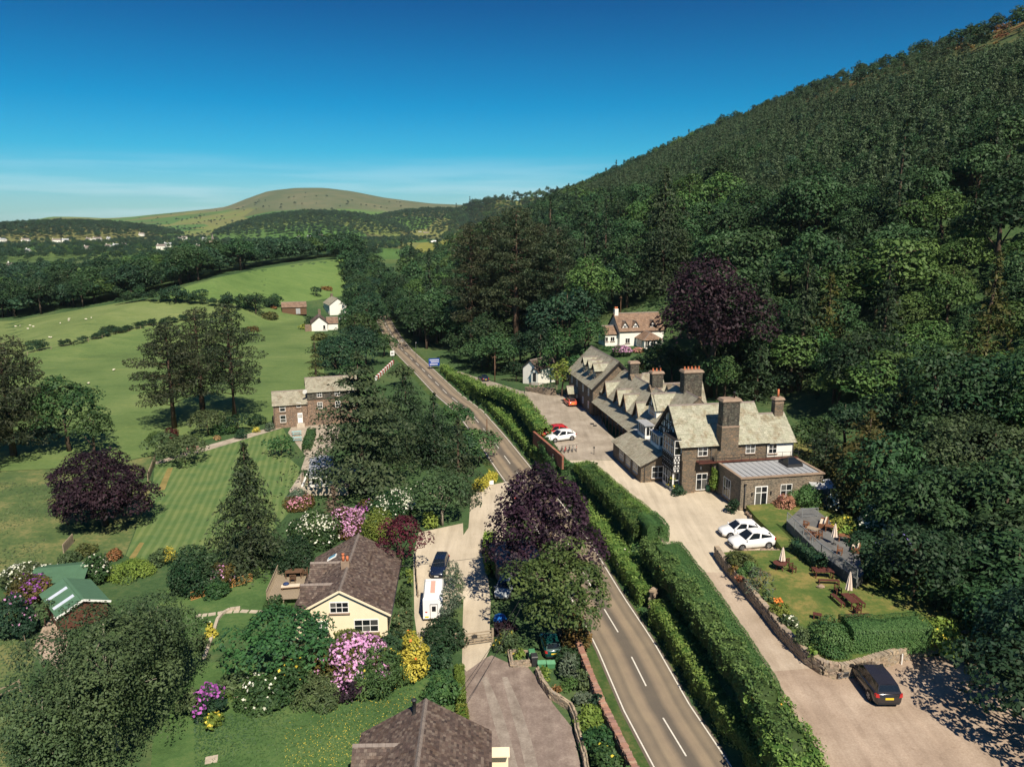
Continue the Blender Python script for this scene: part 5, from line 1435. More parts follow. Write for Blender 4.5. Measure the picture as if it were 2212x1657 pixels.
def slates(roof, origin, u, vdir, outline, sw, sh, mat, nobj=0, g=None, thick=0.025, seed=1):
    """overlapping slates on one slope. outline is a convex polygon in (along, up the slope); the biggest share are single pieces when nobj > 0"""
    g = np.random.default_rng(seed)
    O_, U, V = Vector(origin), Vector(u).normalized(), Vector(vdir).normalized()
    N = U.cross(V).normalized()
    if N.z < 0: N = -N
    vmin, vmax = min(p[1] for p in outline), max(p[1] for p in outline)
    rows = int(math.ceil((vmax - vmin) / sh))
    cells = []
    for j in range(rows):
        v0 = vmin + j * sh; v1 = min(v0 + sh, vmax); vm = (v0 + v1) / 2
        hits = []
        for (a0, b0), (a1, b1) in zip(outline, outline[1:] + outline[:1]):
            if (b0 > vm) != (b1 > vm): hits.append(a0 + (vm - b0) / (b1 - b0) * (a1 - a0))
        if len(hits) < 2: continue
        a, b = min(hits), max(hits)
        x = a - (sw / 2 if j % 2 else 0)
        while x < b - 0.02:
            w = sw * g.uniform(0.9, 1.1)
            c0, c1 = max(x, a), min(x + w, b)
            if c1 - c0 > 0.05: cells.append((c0 + 0.006, c1 - 0.006, v0 - 0.02, v1 + sh * 0.12))
            x += w
    idx = g.permutation(len(cells))
    single = set(idx[:nobj].tolist())
    vv, ff, tt = [], [], []
    key = ("slate", mat.name)
    if nobj and key not in _mesh_cache:
        me = MB().box(-.5, .5, -.5, .5, -.5, .5).mesh("slate", mat)
        a = me.attributes.new("tint", 'FLOAT', 'FACE'); a.data.foreach_set("value", np.zeros(6, np.float32))
        _mesh_cache[key] = me
    for i, (c0, c1, v0, v1) in enumerate(cells):
        lift0, lift1 = 0.05 + g.uniform(0, 0.012), 0.012
        if i in single:
            cu, cv = (c0 + c1) / 2, (v0 + v1) / 2
            tilt = math.atan2(lift0 - lift1, v1 - v0)
            V2 = (V * math.cos(tilt) - N * math.sin(tilt)).normalized()
            M = Matrix((U * (c1 - c0), V2 * (v1 - v0), U.cross(V2) * thick * (1 if U.cross(V).z > 0 else -1))).transposed().to_4x4()
            M.translation = O_ + U * cu + V * cv + N * ((lift0 + lift1) / 2)
            o = bpy.data.objects.new("slate", _mesh_cache[key]); COL.objects.link(o)
            o.parent = roof; o.matrix_basis = M
            continue
        k = len(vv)
        P = [O_ + U * c0 + V * v0 + N * (lift0 - thick), O_ + U * c1 + V * v0 + N * (lift0 - thick), O_ + U * c0 + V * v0 + N * lift0, O_ + U * c1 + V * v0 + N * lift0, O_ + U * c1 + V * v1 + N * lift1, O_ + U * c0 + V * v1 + N * lift1]
        vv += [tuple(p) for p in P]
        flip = U.cross(V).z < 0
        for f in ((2, 3, 4, 5), (0, 1, 3, 2), (0, 2, 5), (1, 4, 3)):
            f = tuple(k + q for q in (reversed(f) if flip else f))
            ff.append(f)
        t = g.uniform()
        tt += [t] * 4
    me = bpy.data.meshes.new("slates"); me.from_pydata(vv, [], ff); me.materials.append(mat)
    a = me.attributes.new("tint", 'FLOAT', 'FACE'); a.data.foreach_set("value", np.array(tt, np.float32)); me.update()
    o = link("slates", me, roof); o["kind"] = "stuff"
    return o
def slope(roof_mb, A, Bp, C, D):
    """slab of one roof slope from its four corners (eave A-B, top C-D)"""
    A, Bp, C, D = map(Vector, (A, Bp, C, D))
    n = (Bp - A).cross(D - A).normalized()
    if n.z < 0: n = -n
    t = n * 0.13
    roof_mb.hexa([A - t, Bp - t, C - t, D - t, A, Bp, C, D])
def gable(parent, x0, x1, y0, y1, ze, zr, along='x', over=0.35, eo=0.4, mat=None, sw=0.42, sh=0.30, sides=(0, 1), nobj=(0, 0), seed=1, ridge=True, hip=(0, 0), trim=(0, 0), xr=None):
    """gabled (or hipped) roof over a rectangle: slabs, slates, ridge stones. sides 0: slope toward -y or -x, 1: toward +y or +x. trim: shortens each end"""
    mat = mat or M_SLATE_G
    mb = MB()
    def P(a, b, z): return Vector((a, b, z)) if along == 'x' else Vector((b, a, z))
    if along == 'x': a0, a1, b0, b1 = x0 - over + trim[0], x1 + over - trim[1], y0, y1
    else: a0, a1, b0, b1 = y0 - over + trim[0], y1 + over - trim[1], x0, x1
    bm_ = (b0 + b1) / 2 if xr is None else xr
    roofs = []
    for sd_ in sides:
        be = b0 if sd_ == 0 else b1
        run = abs(bm_ - be); rise = zr - ze
        sgn = -1 if sd_ == 0 else 1
        bo = be + sgn * eo; zo = ze - rise / run * eo
        slope(mb, P(a0, bo, zo), P(a1, bo, zo), P(a1 - hip[1], bm_, zr), P(a0 + hip[0], bm_, zr))
        roofs.append((sd_, bo, zo))
    for k, hp in enumerate(hip):
        if hp:
            ae = a0 if k == 0 else a1; ap = a0 + hp if k == 0 else a1 - hp
            zo = ze - (zr - ze) / abs(bm_ - b0) * eo
            A, B2, C = P(ae, b0 - eo, zo), P(ae, b1 + eo, zo), P(ap, bm_, zr)
            mb.poly([A, B2, C])
    roof = mb.build("roof", M_UNDER, parent)
    for k, (sd_, bo, zo) in enumerate(roofs):
        O_ = P(a0, bo, zo); U = P(a1, bo, zo) - O_; Vd = P(a0, bm_, zr) - O_
        Ln, Sl = U.length, Vd.length
        slates(roof, O_, U, Vd, [(0, 0), (Ln, 0), (Ln - hip[1], Sl), (hip[0], Sl)], sw, sh, mat, nobj[k], seed=seed + k)
    for k, hp in enumerate(hip):
        if hp:
            ae = a0 if k == 0 else a1; ap = a0 + hp if k == 0 else a1 - hp
            zo = ze - (zr - ze) / abs(bm_ - b0) * eo
            O_ = P(ae, b0 - eo, zo); U = P(ae, b1 + eo, zo) - O_; mid = P(ae, bm_, zo); Vd = P(ap, bm_, zr) - mid
            slates(roof, O_, U, Vd, [(0, 0), (U.length, 0), (U.length / 2, Vd.length)], sw, sh, mat, 0, seed=seed + 5 + k)
            mr = MB(); mr.bar(O_ + Vector((0, 0, .05)), P(ap, bm_, zr + .05), .16, .1); mr.bar(P(ae, b1 + eo, zo + .05), P(ap, bm_, zr + .05), .16, .1); mr.build("hip_ridge", M_RIDGE, roof)
    if ridge:
        m2 = MB(); q = a0 + hip[0]
        while q < a1 - hip[1] - 0.05:
            e = min(q + 0.46, a1 - hip[1])
            m2.poly([P(q, bm_ - .17, zr - .06), P(e - .015, bm_ - .17, zr - .06), P(e - .015, bm_, zr + .12), P(q, bm_, zr + .12)])
            m2.poly([P(q, bm_ + .17, zr - .06), P(q, bm_, zr + .12), P(e - .015, bm_, zr + .12), P(e - .015, bm_ + .17, zr - .06)])
            q = e
        m2.build("ridge", M_RIDGE, roof)
    return roof
def monoroof(parent, A, B_, C, D, mat, sw=0.42, sh=0.30, seed=1, nobj=0):
    """lean-to slope: eave A to B, top D to C"""
    A, B_, C, D = map(Vector, (A, B_, C, D))
    mb = MB(); slope(mb, A, B_, C, D)
    roof = mb.build("roof", M_UNDER, parent)
    U, Vd = B_ - A, None
    u = U.normalized(); w = D - A; al = w.dot(u); up_ = w - u * al
    w2 = C - A
    slates(roof, A, U, up_, [(0, 0), (U.length, 0), (w2.dot(u), (w2 - u * w2.dot(u)).length), (al, up_.length)], sw, sh, mat, nobj, seed=seed)
    return roof
def gable_wall(mb, x0, x1, y0, y1, ze, zr, along='x', z0=0.0, xr=None):
    """solid walls of a gabled block up to the roof line"""
    if along == 'x':
        m = (y0 + y1) / 2 if xr is None else xr
        for x in (x0, x1): pass
        pts = lambda x: [(x, y0, z0), (x, y1, z0), (x, y1, ze), (x, m, zr), (x, y0, ze)]
        A, Bq = pts(x0), pts(x1)
    else:
        m = (x0 + x1) / 2 if xr is None else xr
        pts = lambda y: [(x1, y, z0), (x0, y, z0), (x0, y, ze), (m, y, zr), (x1, y, ze)]
        A, Bq = pts(y0), pts(y1)
    k = len(mb.v)
    mb.v += A + Bq
    n = 5
    for i in range(n):
        mb.f.append((k + i, k + (i + 1) % n, k + n + (i + 1) % n, k + n + i)[::-1]); mb.sm.append(False)
    mb.f.append(tuple(k + i for i in range(n))); mb.sm.append(False)
    mb.f.append(tuple(k + n + i for i in reversed(range(n)))); mb.sm.append(False)
    return mb
def chimney(parent, x, y, z0, zs, zt, w, d, pots=0, shaft=None, label=None, flue=False, potmat=None):
    """stone base, slate-hung shaft with corner shafts, flared cap, pots"""
    c = MB().box(x - w / 2, x + w / 2, y - d / 2, y + d / 2, z0, zs).build("chimney", M_STONE, parent)
    if label: c["label"] = label
    m = MB()
    n = max(2, int(w / 0.55))
    m.box(x - w / 2 + .06, x + w / 2 - .06, y - d / 2 + .06, y + d / 2 - .06, zs, zt - .35)
    for i in range(n):
        cx = x - w / 2 + .22 + (w - .44) * i / (n - 1)
        m.tube([(cx, y - d / 2 + .16, zs + .12), (cx, y - d / 2 + .16, zt - .5)], .2, 6, smooth=False)
        m.tube([(cx, y + d / 2 - .16, zs + .12), (cx, y + d / 2 - .16, zt - .5)], .2, 6, smooth=False)
    m.build("shaft", shaft or M_CHIM, c)
    k = MB()
    MB().box(x - w / 2 - .02, x + w / 2 + .02, y - d / 2 - .02, y + d / 2 + .02, zs - .12, zs + .12).build('band', M_STONECAP, c)
    MB().box(x - w / 2 - .04, x + w / 2 + .04, y - d / 2 - .04, y + d / 2 + .04, zt - .5, zt - .36).build('band', M_STONECAP, c)
    a, b = .16, .02
    k.hexa([(x - w/2 - a, y - d/2 - a, zt - .33), (x + w/2 + a, y - d/2 - a, zt - .33), (x + w/2 + a, y + d/2 + a, zt - .33), (x - w/2 - a, y + d/2 + a, zt - .33),
            (x - w/2 + b, y - d/2 + b, zt), (x + w/2 - b, y - d/2 + b, zt), (x + w/2 - b, y + d/2 - b, zt), (x - w/2 + b, y + d/2 - b, zt)])
    k.build("cap", M_STONECAP, c)
    for i in range(pots):
        px_ = x - w / 2 + .35 + (w - .7) * (i / max(1, pots - 1) if pots > 1 else 0.5)
        MB().lathe([(.15, 0), (.17, .08), (.12, .14), (.13, .42), (.15, .45)], (px_, y, zt), 8).build("chimney_pot", potmat or M_TERRA, c)
    if flue: MB().lathe([(.12, 0), (.12, .7), (.2, .72), (.2, .8)], (x + w * .25, y, zt), 8).build("flue", M_IRON, c)
    return c
def downpipe(parent, x, y, z0, z1, r=0.05, head=True):
    m = MB().tube([(x, y, z0), (x, y, z1)], r, 6)
    if head: m.box(x - .14, x + .14, y - .1, y + .1, z1, z1 + .22)
    return m.build("downpipe", M_IRON, parent)
# ------------------------------------------------------------------ the inn
inn = empty("stone_inn", (22.9, 98.0, ZS), R(10.5), "long stone inn with pale slate roofs, tall chimneys and a half timbered gable", "inn")
w = MB()
gable_wall(w, 0, 12.5, 0, 9.2, 6.85, 11.05, 'x', -0.5)
gable_wall(w, 12.5, 16.3, 0.003, 7.0, 6.7, 9.55, 'x', -0.5)
gable_wall(w, 0.6, 11.8, 9.2, 18.6, 5.7, 10.85, 'y', -0.5)
gable_wall(w, 1.8, 10.4, 18.6, 42.6, 5.0, 8.75, 'y', -0.5, 6.1)
gable_wall(w, 9.0, 15.5, 9.25, 15.8, 5.6, 8.8, 'x', -0.5)
gable_wall(w, 0.2, 9.9, 42.6, 60.5, 5.6, 10.35, 'y', -0.5)
w.build("wall", M_STONE, inn)
# roofs
gable(inn, 0, 12.5, 0, 9.2, 6.85, 11.12, 'x', 0.45, 0.4, M_SLATE_G, 0.45, 0.31, nobj=(220, 0), seed=21, trim=(0, 0.45))
gable(inn, 12.5, 16.3, 0, 7.0, 6.7, 9.65, 'x', 0.3, 0.4, M_SLATE_G, 0.45, 0.31, nobj=(70, 0), seed=25, trim=(0.3, 0))
gable(inn, 0.6, 11.8, 9.2, 18.6, 5.7, 10.9, 'y', 0.3, 0.35, M_SLATE_D, 0.42, 0.30, seed=31, trim=(0.3, 0))
gable(inn, 1.8, 10.4, 18.6, 42.6, 5.0, 8.8, 'y', 0.2, 0.35, M_SLATE_D, 0.42, 0.30, seed=35, trim=(0.2, 0.2), xr=6.1)
gable(inn, 9.0, 15.5, 9.25, 15.8, 5.6, 8.9, 'x', 0.3, 0.3, M_SLATE_G, 0.45, 0.31, seed=41)
gable(inn, 0.2, 9.9, 42.6, 60.5, 5.6, 10.4, 'y', 0.45, 0.4, M_SLATE_D, 0.45, 0.32, seed=45)
# cross gables along the middle range
for k, (y, xr_, zr) in enumerate(((36.5, 6.0, 9.2), (26.8, 6.0, 9.3), (19.0, 6.2, 11.0))):
    gw = MB(); gable_wall(gw, 5.2, 11.0, y - 3.6, y + 3.6, 5.6, zr - .08, 'x', 4.0); gw.build("wall", M_STONE, inn)
    gable(inn, 5.2, 11.0, y - 3.6, y + 3.6, 5.6, zr, 'x', 0.2, 0.25, M_SLATE_D, 0.42, 0.30, seed=51 + k, hip=(2.6, 0))
# wall dormers over the verandah
for k, y in enumerate((39.2, 32.4, 28.6, 22.4)):
    gw = MB(); gable_wall(gw, 1.72, 5.4, y - 1.35, y + 1.35, 5.1, 7.2, 'x', 3.0)
    d = gw.build("dormer", M_STONE, inn)
    gable(d, 1.72, 5.4, y - 1.35, y + 1.35, 5.1, 7.3, 'x', 0.35, 0.25, M_SLATE_G, 0.36, 0.28, seed=61 + k)
    window(d, (1.72, y, 4.55), 1.0, 1.3, -90, 2, 3, panes=False)
    b = MB(); b.bar((1.36, y - 1.62, 4.58), (1.36, y, 7.22), .08, .24); b.bar((1.36, y + 1.62, 4.58), (1.36, y, 7.22), .08, .24); b.build("barge_board", M_BROWNW, d)
# half timbered roof dormer
gw = MB(); gable_wall(gw, 1.7, 6.0, 14.1, 17.5, 8.3, 10.15, 'x', 6.0); d = gw.build("dormer", M_RENDER, inn)
gable(d, 1.7, 6.0, 14.1, 17.5, 8.3, 10.25, 'x', 0.4, 0.3, M_SLATE_G, 0.4, 0.3, seed=71)
window(d, (1.7, 15.8, 6.7), 2.4, 1.5, -90, 4, 2)
t = MB()
for y in (14.15, 15.0, 15.8, 16.6, 17.45): t.box(1.64, 1.7, y - .06, y + .06, 8.2, 8.3 + max(0.02, 1.75 * (1 - abs(y - 15.8) / 1.7)))
t.bar((1.66, 14.1, 8.25), (1.66, 17.5, 8.25), .08, .14); t.bar((1.62, 13.8, 8.0), (1.62, 15.8, 10.2), .08, .22); t.bar((1.62, 17.8, 8.0), (1.62, 15.8, 10.2), .08, .22)
t.build("timber", M_BLACKP, d)
# far block: three roof dormers, windows, porch
for k, y in enumerate((53.0, 49.4, 45.8)):
    gw = MB(); gable_wall(gw, 1.3, 5.0, y - .95, y + .95, 8.5, 9.5, 'x', 6.2); d = gw.build("dormer", M_CHIM, inn)
    gable(d, 1.3, 5.0, y - .95, y + .95, 8.5, 9.55, 'x', 0.35, 0.3, M_SLATE_G, 0.36, 0.28, seed=75 + k)
    window(d, (1.3, y, 6.9), 1.3, 1.6, -90, 2, 3)
for y in (58.0, 54.0, 49.5, 45.6):
    window(inn, (0.2, y, 3.3), 0.8, 1.4, -90, 2, 2); window(inn, (0.2, y, 0.9), 0.8, 1.3, -90, 2, 2)
MB().box(0.12, 0.2, 43.4, 44.6, 0, 2.3).build("door", M_BROWNW, inn)
gw = MB(); gw.box(-1.6, -1.35, 53.2, 53.45, 0, 2.2); gw.box(-1.6, -1.35, 55.0, 55.25, 0, 2.2); gw.box(-1.6, 0.15, 53.2, 53.4, 0, 1.0)
p = gw.build("porch", M_STONE, inn); gable(p, -1.7, 0.1, 53.1, 55.3, 2.3, 3.4, 'x', 0.3, 0.3, M_SLATE_G, 0.36, 0.28, seed=81)
b = MB(); b.bar((0.2 - .3, 42.12, 5.15), (5.05, 42.12, 10.2), .1, .34); b.bar((10.2, 42.12, 5.15), (5.05, 42.12, 10.2), .1, .34); b.build("barge_board", M_BLACKP, inn)
downpipe(inn, 0.1, 42.5, 0, 5.2)
# verandah with posts
vr = monoroof(inn, (-0.1, 18.2, 2.75), (-0.1, 42.5, 2.75), (1.85, 42.5, 4.5), (1.85, 18.2, 4.5), M_SLATE_D, 0.42, 0.3, 83)
for i in range(13):
    y = 18.6 + i * 1.96
    m = MB().box(0.06, 0.18, y - .06, y + .06, 0, 2.72); m.bar((0.12, y, 2.1), (0.12, y + .5, 2.68), .08); m.bar((0.12, y, 2.1), (0.12, y - .5, 2.68), .08)
    m.build("post", M_BROWNW, vr)
for y in (21, 25, 29.5, 33, 38): window(inn, (1.8, y, 0.9), 1.3, 1.4, -90, 2, 2, panes=False)
# lean-to at the front, with lead flat behind it
lo = MB(); lo.v += [(-3.9, 4.9, -.5), (-0.6, 4.9, -.5), (-0.6, 4.9, 4.1), (-3.9, 4.9, 2.5), (-3.9, 17.5, -.5), (-0.6, 17.5, -.5), (-0.6, 17.5, 4.1), (-3.9, 17.5, 2.5)]
for f in ((0, 1, 2, 3), (7, 6, 5, 4), (0, 3, 7, 4), (3, 2, 6, 7), (1, 5, 6, 2)): lo.f.append(f); lo.sm.append(False)
lo.build("wall", M_STONE, inn)
monoroof(inn, (-4.15, 4.55, 2.43), (-4.15, 17.85, 2.43), (-0.55, 17.85, 4.18), (-0.55, 4.55, 4.18), M_SLATE_D, 0.4, 0.3, 85)
MB().box(-0.6, 0.6, 4.7, 18.0, 4.05, 4.16).build("lead_flat", M_LEAD, inn)
for y in (7.2, 10.3, 13.4): window(inn, (-3.9, y, 0.75), 1.9, 1.5, -90, 3, 2)
window(inn, (-1.35, 4.9, 0.55), 1.9, 1.75, 0, 2, 2)
downpipe(inn, -3.4, 4.8, 0, 2.3, head=False)
# oriel bays
for y in (13.7, 8.2):
    ob = MB(); ob.box(-0.75, 0.62, y - 1.6, y + 1.6, 4.2, 4.6); ob.box(-0.75, 0.62, y - 1.6, y + 1.6, 6.05, 6.2); ob.box(-0.6, 0.62, y - 1.5, y + 1.5, 4.6, 6.05)
    o_ = ob.build("oriel", M_WHITE, inn)
    window(o_, (-0.6, y, 4.6), 3.0, 1.45, -90, 4, 1, sill=False, deep=0.12); window(o_, (-0.05, y - 1.5, 4.6), 1.1, 1.45, 0, 2, 1, sill=False, deep=0.1)
    MB().box(-0.95, 0.65, y - 1.8, y + 1.8, 6.2, 6.32).build("lead_top", M_LEAD, o_)
# timbered gable and its bay
tb = MB()
tb.v += [(-0.02, 0.1, 5.4), (-0.02, 9.1, 5.4), (-0.02, 9.1, 6.5), (-0.02, 4.6, 10.9), (-0.02, 0.1, 6.5)]; tb.f.append((0, 4, 3, 2, 1)); tb.sm.append(False)
tg = tb.build("timbered_gable", M_WHITE, inn)
t = MB()
def gz(y): return 6.5 + 4.4 * (1 - abs(y - 4.6) / 4.5)
for z in (5.45, 6.6, 7.55, 8.7): 
    e = max(0.2, 4.5 * min(1, (10.9 - z) / 4.4)); t.box(-.1, -.03, 4.6 - e, 4.6 + e, z - .09, z + .09)
for y in np.arange(0.4, 9.0, 0.82): t.box(-.095, -.03, y - .07, y + .07, 5.5, min(gz(y) - .05, 10.8))
for y in np.arange(0.6, 8.4, 1.64):
    for z in (6.62, 7.6):
        if gz(y + .8) > z + .95:
            t.bar((-.07, y, z), (-.07, y + .8, z + .95), .07, .1, (1, 0, 0)); t.bar((-.07, y + .8, z), (-.07, y, z + .95), .07, .1, (1, 0, 0))
t.bar((-.4, -.25, 6.25), (-.4, 4.6, 11.0), .1, .4); t.bar((-.4, 9.45, 6.25), (-.4, 4.6, 11.0), .1, .4)
t.build("timber", M_BLACKP, tg)
window(tg, (-.03, 4.6, 8.8), 1.1, 1.1, -90, 2, 1, sill=False)
bay = MB(); bay.box(-1.0, 0.0, 0.45, 4.3, 2.75, 5.2); bay.box(-0.92, 0.0, 0.55, 4.2, 0, 0.5); bay.box(-0.85, 0.0, 0.65, 4.1, 0.5, 2.75); bay.box(-1.0, 0, 0.45, 4.3, 5.2, 7.3)
b_ = bay.build("bay", M_WHITE, inn)
window(b_, (-1.0, 2.37, 5.2), 3.75, 2.1, -90, 4, 2, sill=False, deep=0.1); window(b_, (-.5, .45, 5.2), 0.95, 2.1, 0, 1, 2, sill=False, deep=0.1)
window(b_, (-0.86, 2.37, 0.5), 3.5, 2.2, -90, 4, 2, sill=False, deep=0.1); window(b_, (-.42, .65, 0.5), 0.85, 2.2, 0, 1, 2, sill=False, deep=0.1)
t = MB()
for y in np.arange(0.45, 4.31, 0.55): t.box(-1.07, -1.0, y - .05, y + .05, 2.8, 5.15)
for z in (2.8, 3.95, 5.15): t.box(-1.075, -1.0, .42, 4.33, z - .08, z + .08); t.box(-1.0, 0, .38, .45, z - .08, z + .08)
for x in (-1.0, -.5, -.05): t.box(x - .05, x + .05, .39, .45, 2.8, 7.25)
t.box(-1.12, -.02, .34, 4.4, 7.3, 7.42); t.box(-1.05, -.02, .38, .44, 7.0, 7.3)
for y in np.arange(0.45, 4.2, 0.55):
    for z in (2.9, 4.05): t.bar((-1.05, y, z), (-1.05, y + .55, z + 1.0), .06, .06, (1, 0, 0)); t.bar((-1.05, y + .55, z), (-1.05, y, z + 1.0), .06, .06, (1, 0, 0))
for x in (-.95, -.5):
    for z in (2.9, 4.05): t.bar((x, .41, z), (x + .45, .41, z + 1.0), .06, .06, (0, 1, 0)); t.bar((x + .45, .41, z), (x, .41, z + 1.0), .06, .06, (0, 1, 0))
for y in (0.45, 4.3): t.box(-1.08, -.98, y - .07, y + .07, 5.2, 7.45)
t.build("timber", M_BLACKP, b_)
# front windows and doors
for (x0, z0_, x1, z1_, nx, ny) in ((2.25, 5.05, 3.65, 6.45, 2, 2), (9.2, 5.05, 10.6, 6.4, 2, 2)): window(inn, ((x0 + x1) / 2, 0, z0_), x1 - x0, z1_ - z0_, 0, nx, ny)
MB().box(12.35, 16.3, -0.03, 0.0, 4.4, 6.2).build("white_panel", M_RENDER, inn)
window(inn, (13.2, -.03, 4.85), 1.25, 1.35, 0, 2, 2)
dr = window(inn, (3.0, 0, 0.25), 1.6, 2.35, 0, 2, 2, sill=False, name="glazed_door", top=0.35)
# buttress and stepped chimney breast on the front
MB().box(0.0, 1.9, -.35, 0, -.3, 4.6).build("buttress", M_STONE, inn)
cb = MB(); cb.hexa([(4.3, -.85, -.3), (8.6, -.85, -.3), (8.6, 0, -.3), (4.3, 0, -.3), (4.3, -.85, 4.9), (8.6, -.85, 4.9), (8.6, 0, 4.9), (4.3, 0, 4.9)])
cb.hexa([(4.3, -.85, 4.9), (8.6, -.85, 4.9), (8.6, 0, 4.9), (4.3, 0, 4.9), (5.15, -.85, 5.9), (7.65, -.85, 5.9), (7.65, 0, 5.9), (5.15, 0, 5.9)])
cb.build("chimney_breast", M_STONE, inn)
ch = chimney(inn, 6.4, -0.05, 5.9, 9.2, 13.0, 2.5, 1.55, 0, label="broad slate hung chimney rising from the front wall", flue=True)
chimney(inn, 7.2, 14.4, 7.0, 9.9, 14.1, 3.0, 1.7, 5, label="largest rear chimney with a row of orange pots")
chimney(inn, 6.5, 26.9, 6.5, 8.6, 11.5, 2.0, 1.5, 3, label="middle chimney with pale stubby pots", flue=True)
chimney(inn, 6.2, 37.4, 6.5, 8.2, 11.3, 1.7, 1.3, 0, label="plain tall chimney nearest the far block")
c = chimney(inn, 15.5, 3.5, 7.5, 11.2, 11.95, 1.3, 1.0, 0, shaft=M_STONE, label="slender brick chimney with one tall orange pot")
MB().lathe([(.16, 0), (.14, .5), (.13, 1.1)], (15.5, 3.5, 11.95), 8).build("chimney_pot", M_TERRA, c)
downpipe(inn, 4.15, -.1, 0, 6.0); downpipe(inn, 12.3, -.1, 4.3, 6.1); downpipe(inn, 16.2, -.1, 0, 6.0, head=False)
# flat roofed extension
ex = MB().box(4.8, 16.2, -7.6, -0.9, -0.6, 4.25).build("extension", M_STONEG, inn)
pr = MB(); pr.box(4.65, 16.35, -7.78, -7.35, 4.25, 4.42); pr.box(4.65, 5.05, -7.35, -0.9, 4.25, 4.42); pr.box(15.95, 16.35, -7.35, -0.9, 4.25, 4.42); pr.build("coping", M_STONECAP, ex)
for i in range(13):
    for j in range(2):
        x0, x1 = 5.05 + i * 0.838, 5.05 + (i + 1) * 0.838 - .03; y0, y1 = -7.35 + j * 3.0, -7.35 + (j + 1) * 3.0 - .03
        link("roof_panel", unit_box(M_LEAD, "roof_panel"), ex, ((x0 + x1) / 2, (y0 + y1) / 2, 4.27 + j * .03), None, (x1 - x0, y1 - y0, .04))
        if j == 0: pass
m = MB()
for i in range(1, 13): m.box(5.05 + i * .838 - .03, 5.05 + i * .838 + .005, -7.3, -1.4, 4.28, 4.37)
m.build("roof_rolls", plain("lead_roll", (0.30, 0.30, 0.31), 0.6, 0.3), ex)
sk = MB(); sk.box(12.9, 15.1, -4.6, -2.2, 4.3, 4.7); sl = sk.build("skylight", M_IRON, ex)
q = MB()
cx_, cy_ = 14.0, -3.4
cs = [(12.98, -4.52), (15.02, -4.52), (15.02, -2.28), (12.98, -2.28)]
rg = [(13.6, cy_), (14.4, cy_)]
for pts in (((12.98, -4.52, 4.72), (15.02, -4.52, 4.72), (14.4, cy_, 5.3), (13.6, cy_, 5.3)), ((15.02, -2.28, 4.72), (12.98, -2.28, 4.72), (13.6, cy_, 5.3), (14.4, cy_, 5.3)), ((12.98, -2.28, 4.72), (12.98, -4.52, 4.72), (13.6, cy_, 5.3)), ((15.02, -4.52, 4.72), (15.02, -2.28, 4.72), (14.4, cy_, 5.3))): q.poly(pts)
q.build("pane", M_GLASS, sl)
m = MB()
for a, b in ((cs[0], rg[0]), (cs[1], rg[1]), (cs[2], rg[1]), (cs[3], rg[0])): m.bar((*a, 4.74), (*b, 5.32), .07, .06)
m.bar((*rg[0], 5.32), (*rg[1], 5.32), .07, .06); m.build("frame", M_IRON, sl)
window(ex, (7.65, -7.6, 0.1), 1.75, 3.05, 0, 2, 2, sill=False, name="glazed_door", top=0.27, bar=0.1)
window(ex, (11.1, -7.6, 1.5), 1.6, 1.7, 0, 2, 2)
window(ex, (4.8, -3.9, 0.5), 2.0, 2.6, -90, 3, 2)
downpipe(ex, 5.35, -7.72, -.3, 3.4, 0.07)
MB().box(6.3, 6.45, -7.75, -7.6, 2.0, 2.35).build("lantern", M_IRON, ex); MB().box(8.9, 9.05, -7.75, -7.6, 2.0, 2.35).build("lantern", M_IRON, ex)
# timber walkway with thin railing
bk = MB(); bk.box(1.9, 16.4, -1.35, -0.86, 4.45, 4.53); bk.box(1.9, 4.25, -1.35, 0, 4.38, 4.45); wk = bk.build("walkway", M_REDW, inn)
m = MB(); m.bar((1.9, -1.33, 5.4), (16.4, -1.33, 5.4), .04); m.bar((1.9, -1.33, 5.0), (16.4, -1.33, 5.0), .02)
for x in np.arange(1.95, 16.4, 1.2): m.box(x - .02, x + .02, -1.35, -1.31, 4.5, 5.4)
for x in np.arange(1.95, 4.4, 0.13): m.box(x - .01, x + .01, -1.34, -1.32, 4.5, 5.4)
m.build("railing", M_IRON, wk)
MB().box(2.7, 2.85, -.12, 0, 3.2, 3.6).build("lantern", M_WHITE, inn)
# lower glazed porch at the right corner
q = MB(); q.v += [(14.2, -8.7, 2.6), (17.5, -8.7, 2.6), (17.5, -7.0, 3.3), (14.2, -7.6, 3.3)]; q.f.append((0, 1, 2, 3)); q.sm.append(False)
q.box(16.2, 17.5, -7.5, -5.0, -.4, 2.6)
q.build("lean_to", M_LEAD, inn)
# ------------------------------------------------------------------ the other buildings
def wallbox(parent, gables, mat):
    m = MB()
    for gargs in gables: gable_wall(m, *gargs)
    return m.build("wall", mat, parent)
# cream house with the brown slate roof
ch_ = empty("cream_house", (-16.75, 67.9, 0), R(3.5), "cream rendered bungalow with a brown slate roof and two left dormers", "house")
wallbox(ch_, [(-4.5, 4.5, 0, 13.2, 2.62, 5.05, 'y', -.3)], M_CREAM)
gable(ch_, -4.5, 4.5, 0, 13.2, 2.62, 5.15, 'y', 0.3, 0.4, M_SLATE_B, 0.30, 0.24, nobj=(60, 235), seed=101)
for k, y in enumerate((2.6, 7.6)):
    d = MB().box(-4.0, -1.2, y - 1.35, y + 1.35, 2.2, 3.25)
    gable_wall(d, -4.0, -0.3, y - 1.35, y + 1.35, 3.3, 4.45, 'x', 3.0)
    d_ = d.build("dormer", M_WHITE, ch_)
    gable(d_, -4.0, -0.3, y - 1.35, y + 1.35, 3.3, 4.5, 'x', 0.3, 0.25, M_SLATE_B, 0.28, 0.22, seed=111 + k)
    window(d_, (-4.0, y, 2.3), 1.8, 1.05, -90, 3, 1, sill=False)
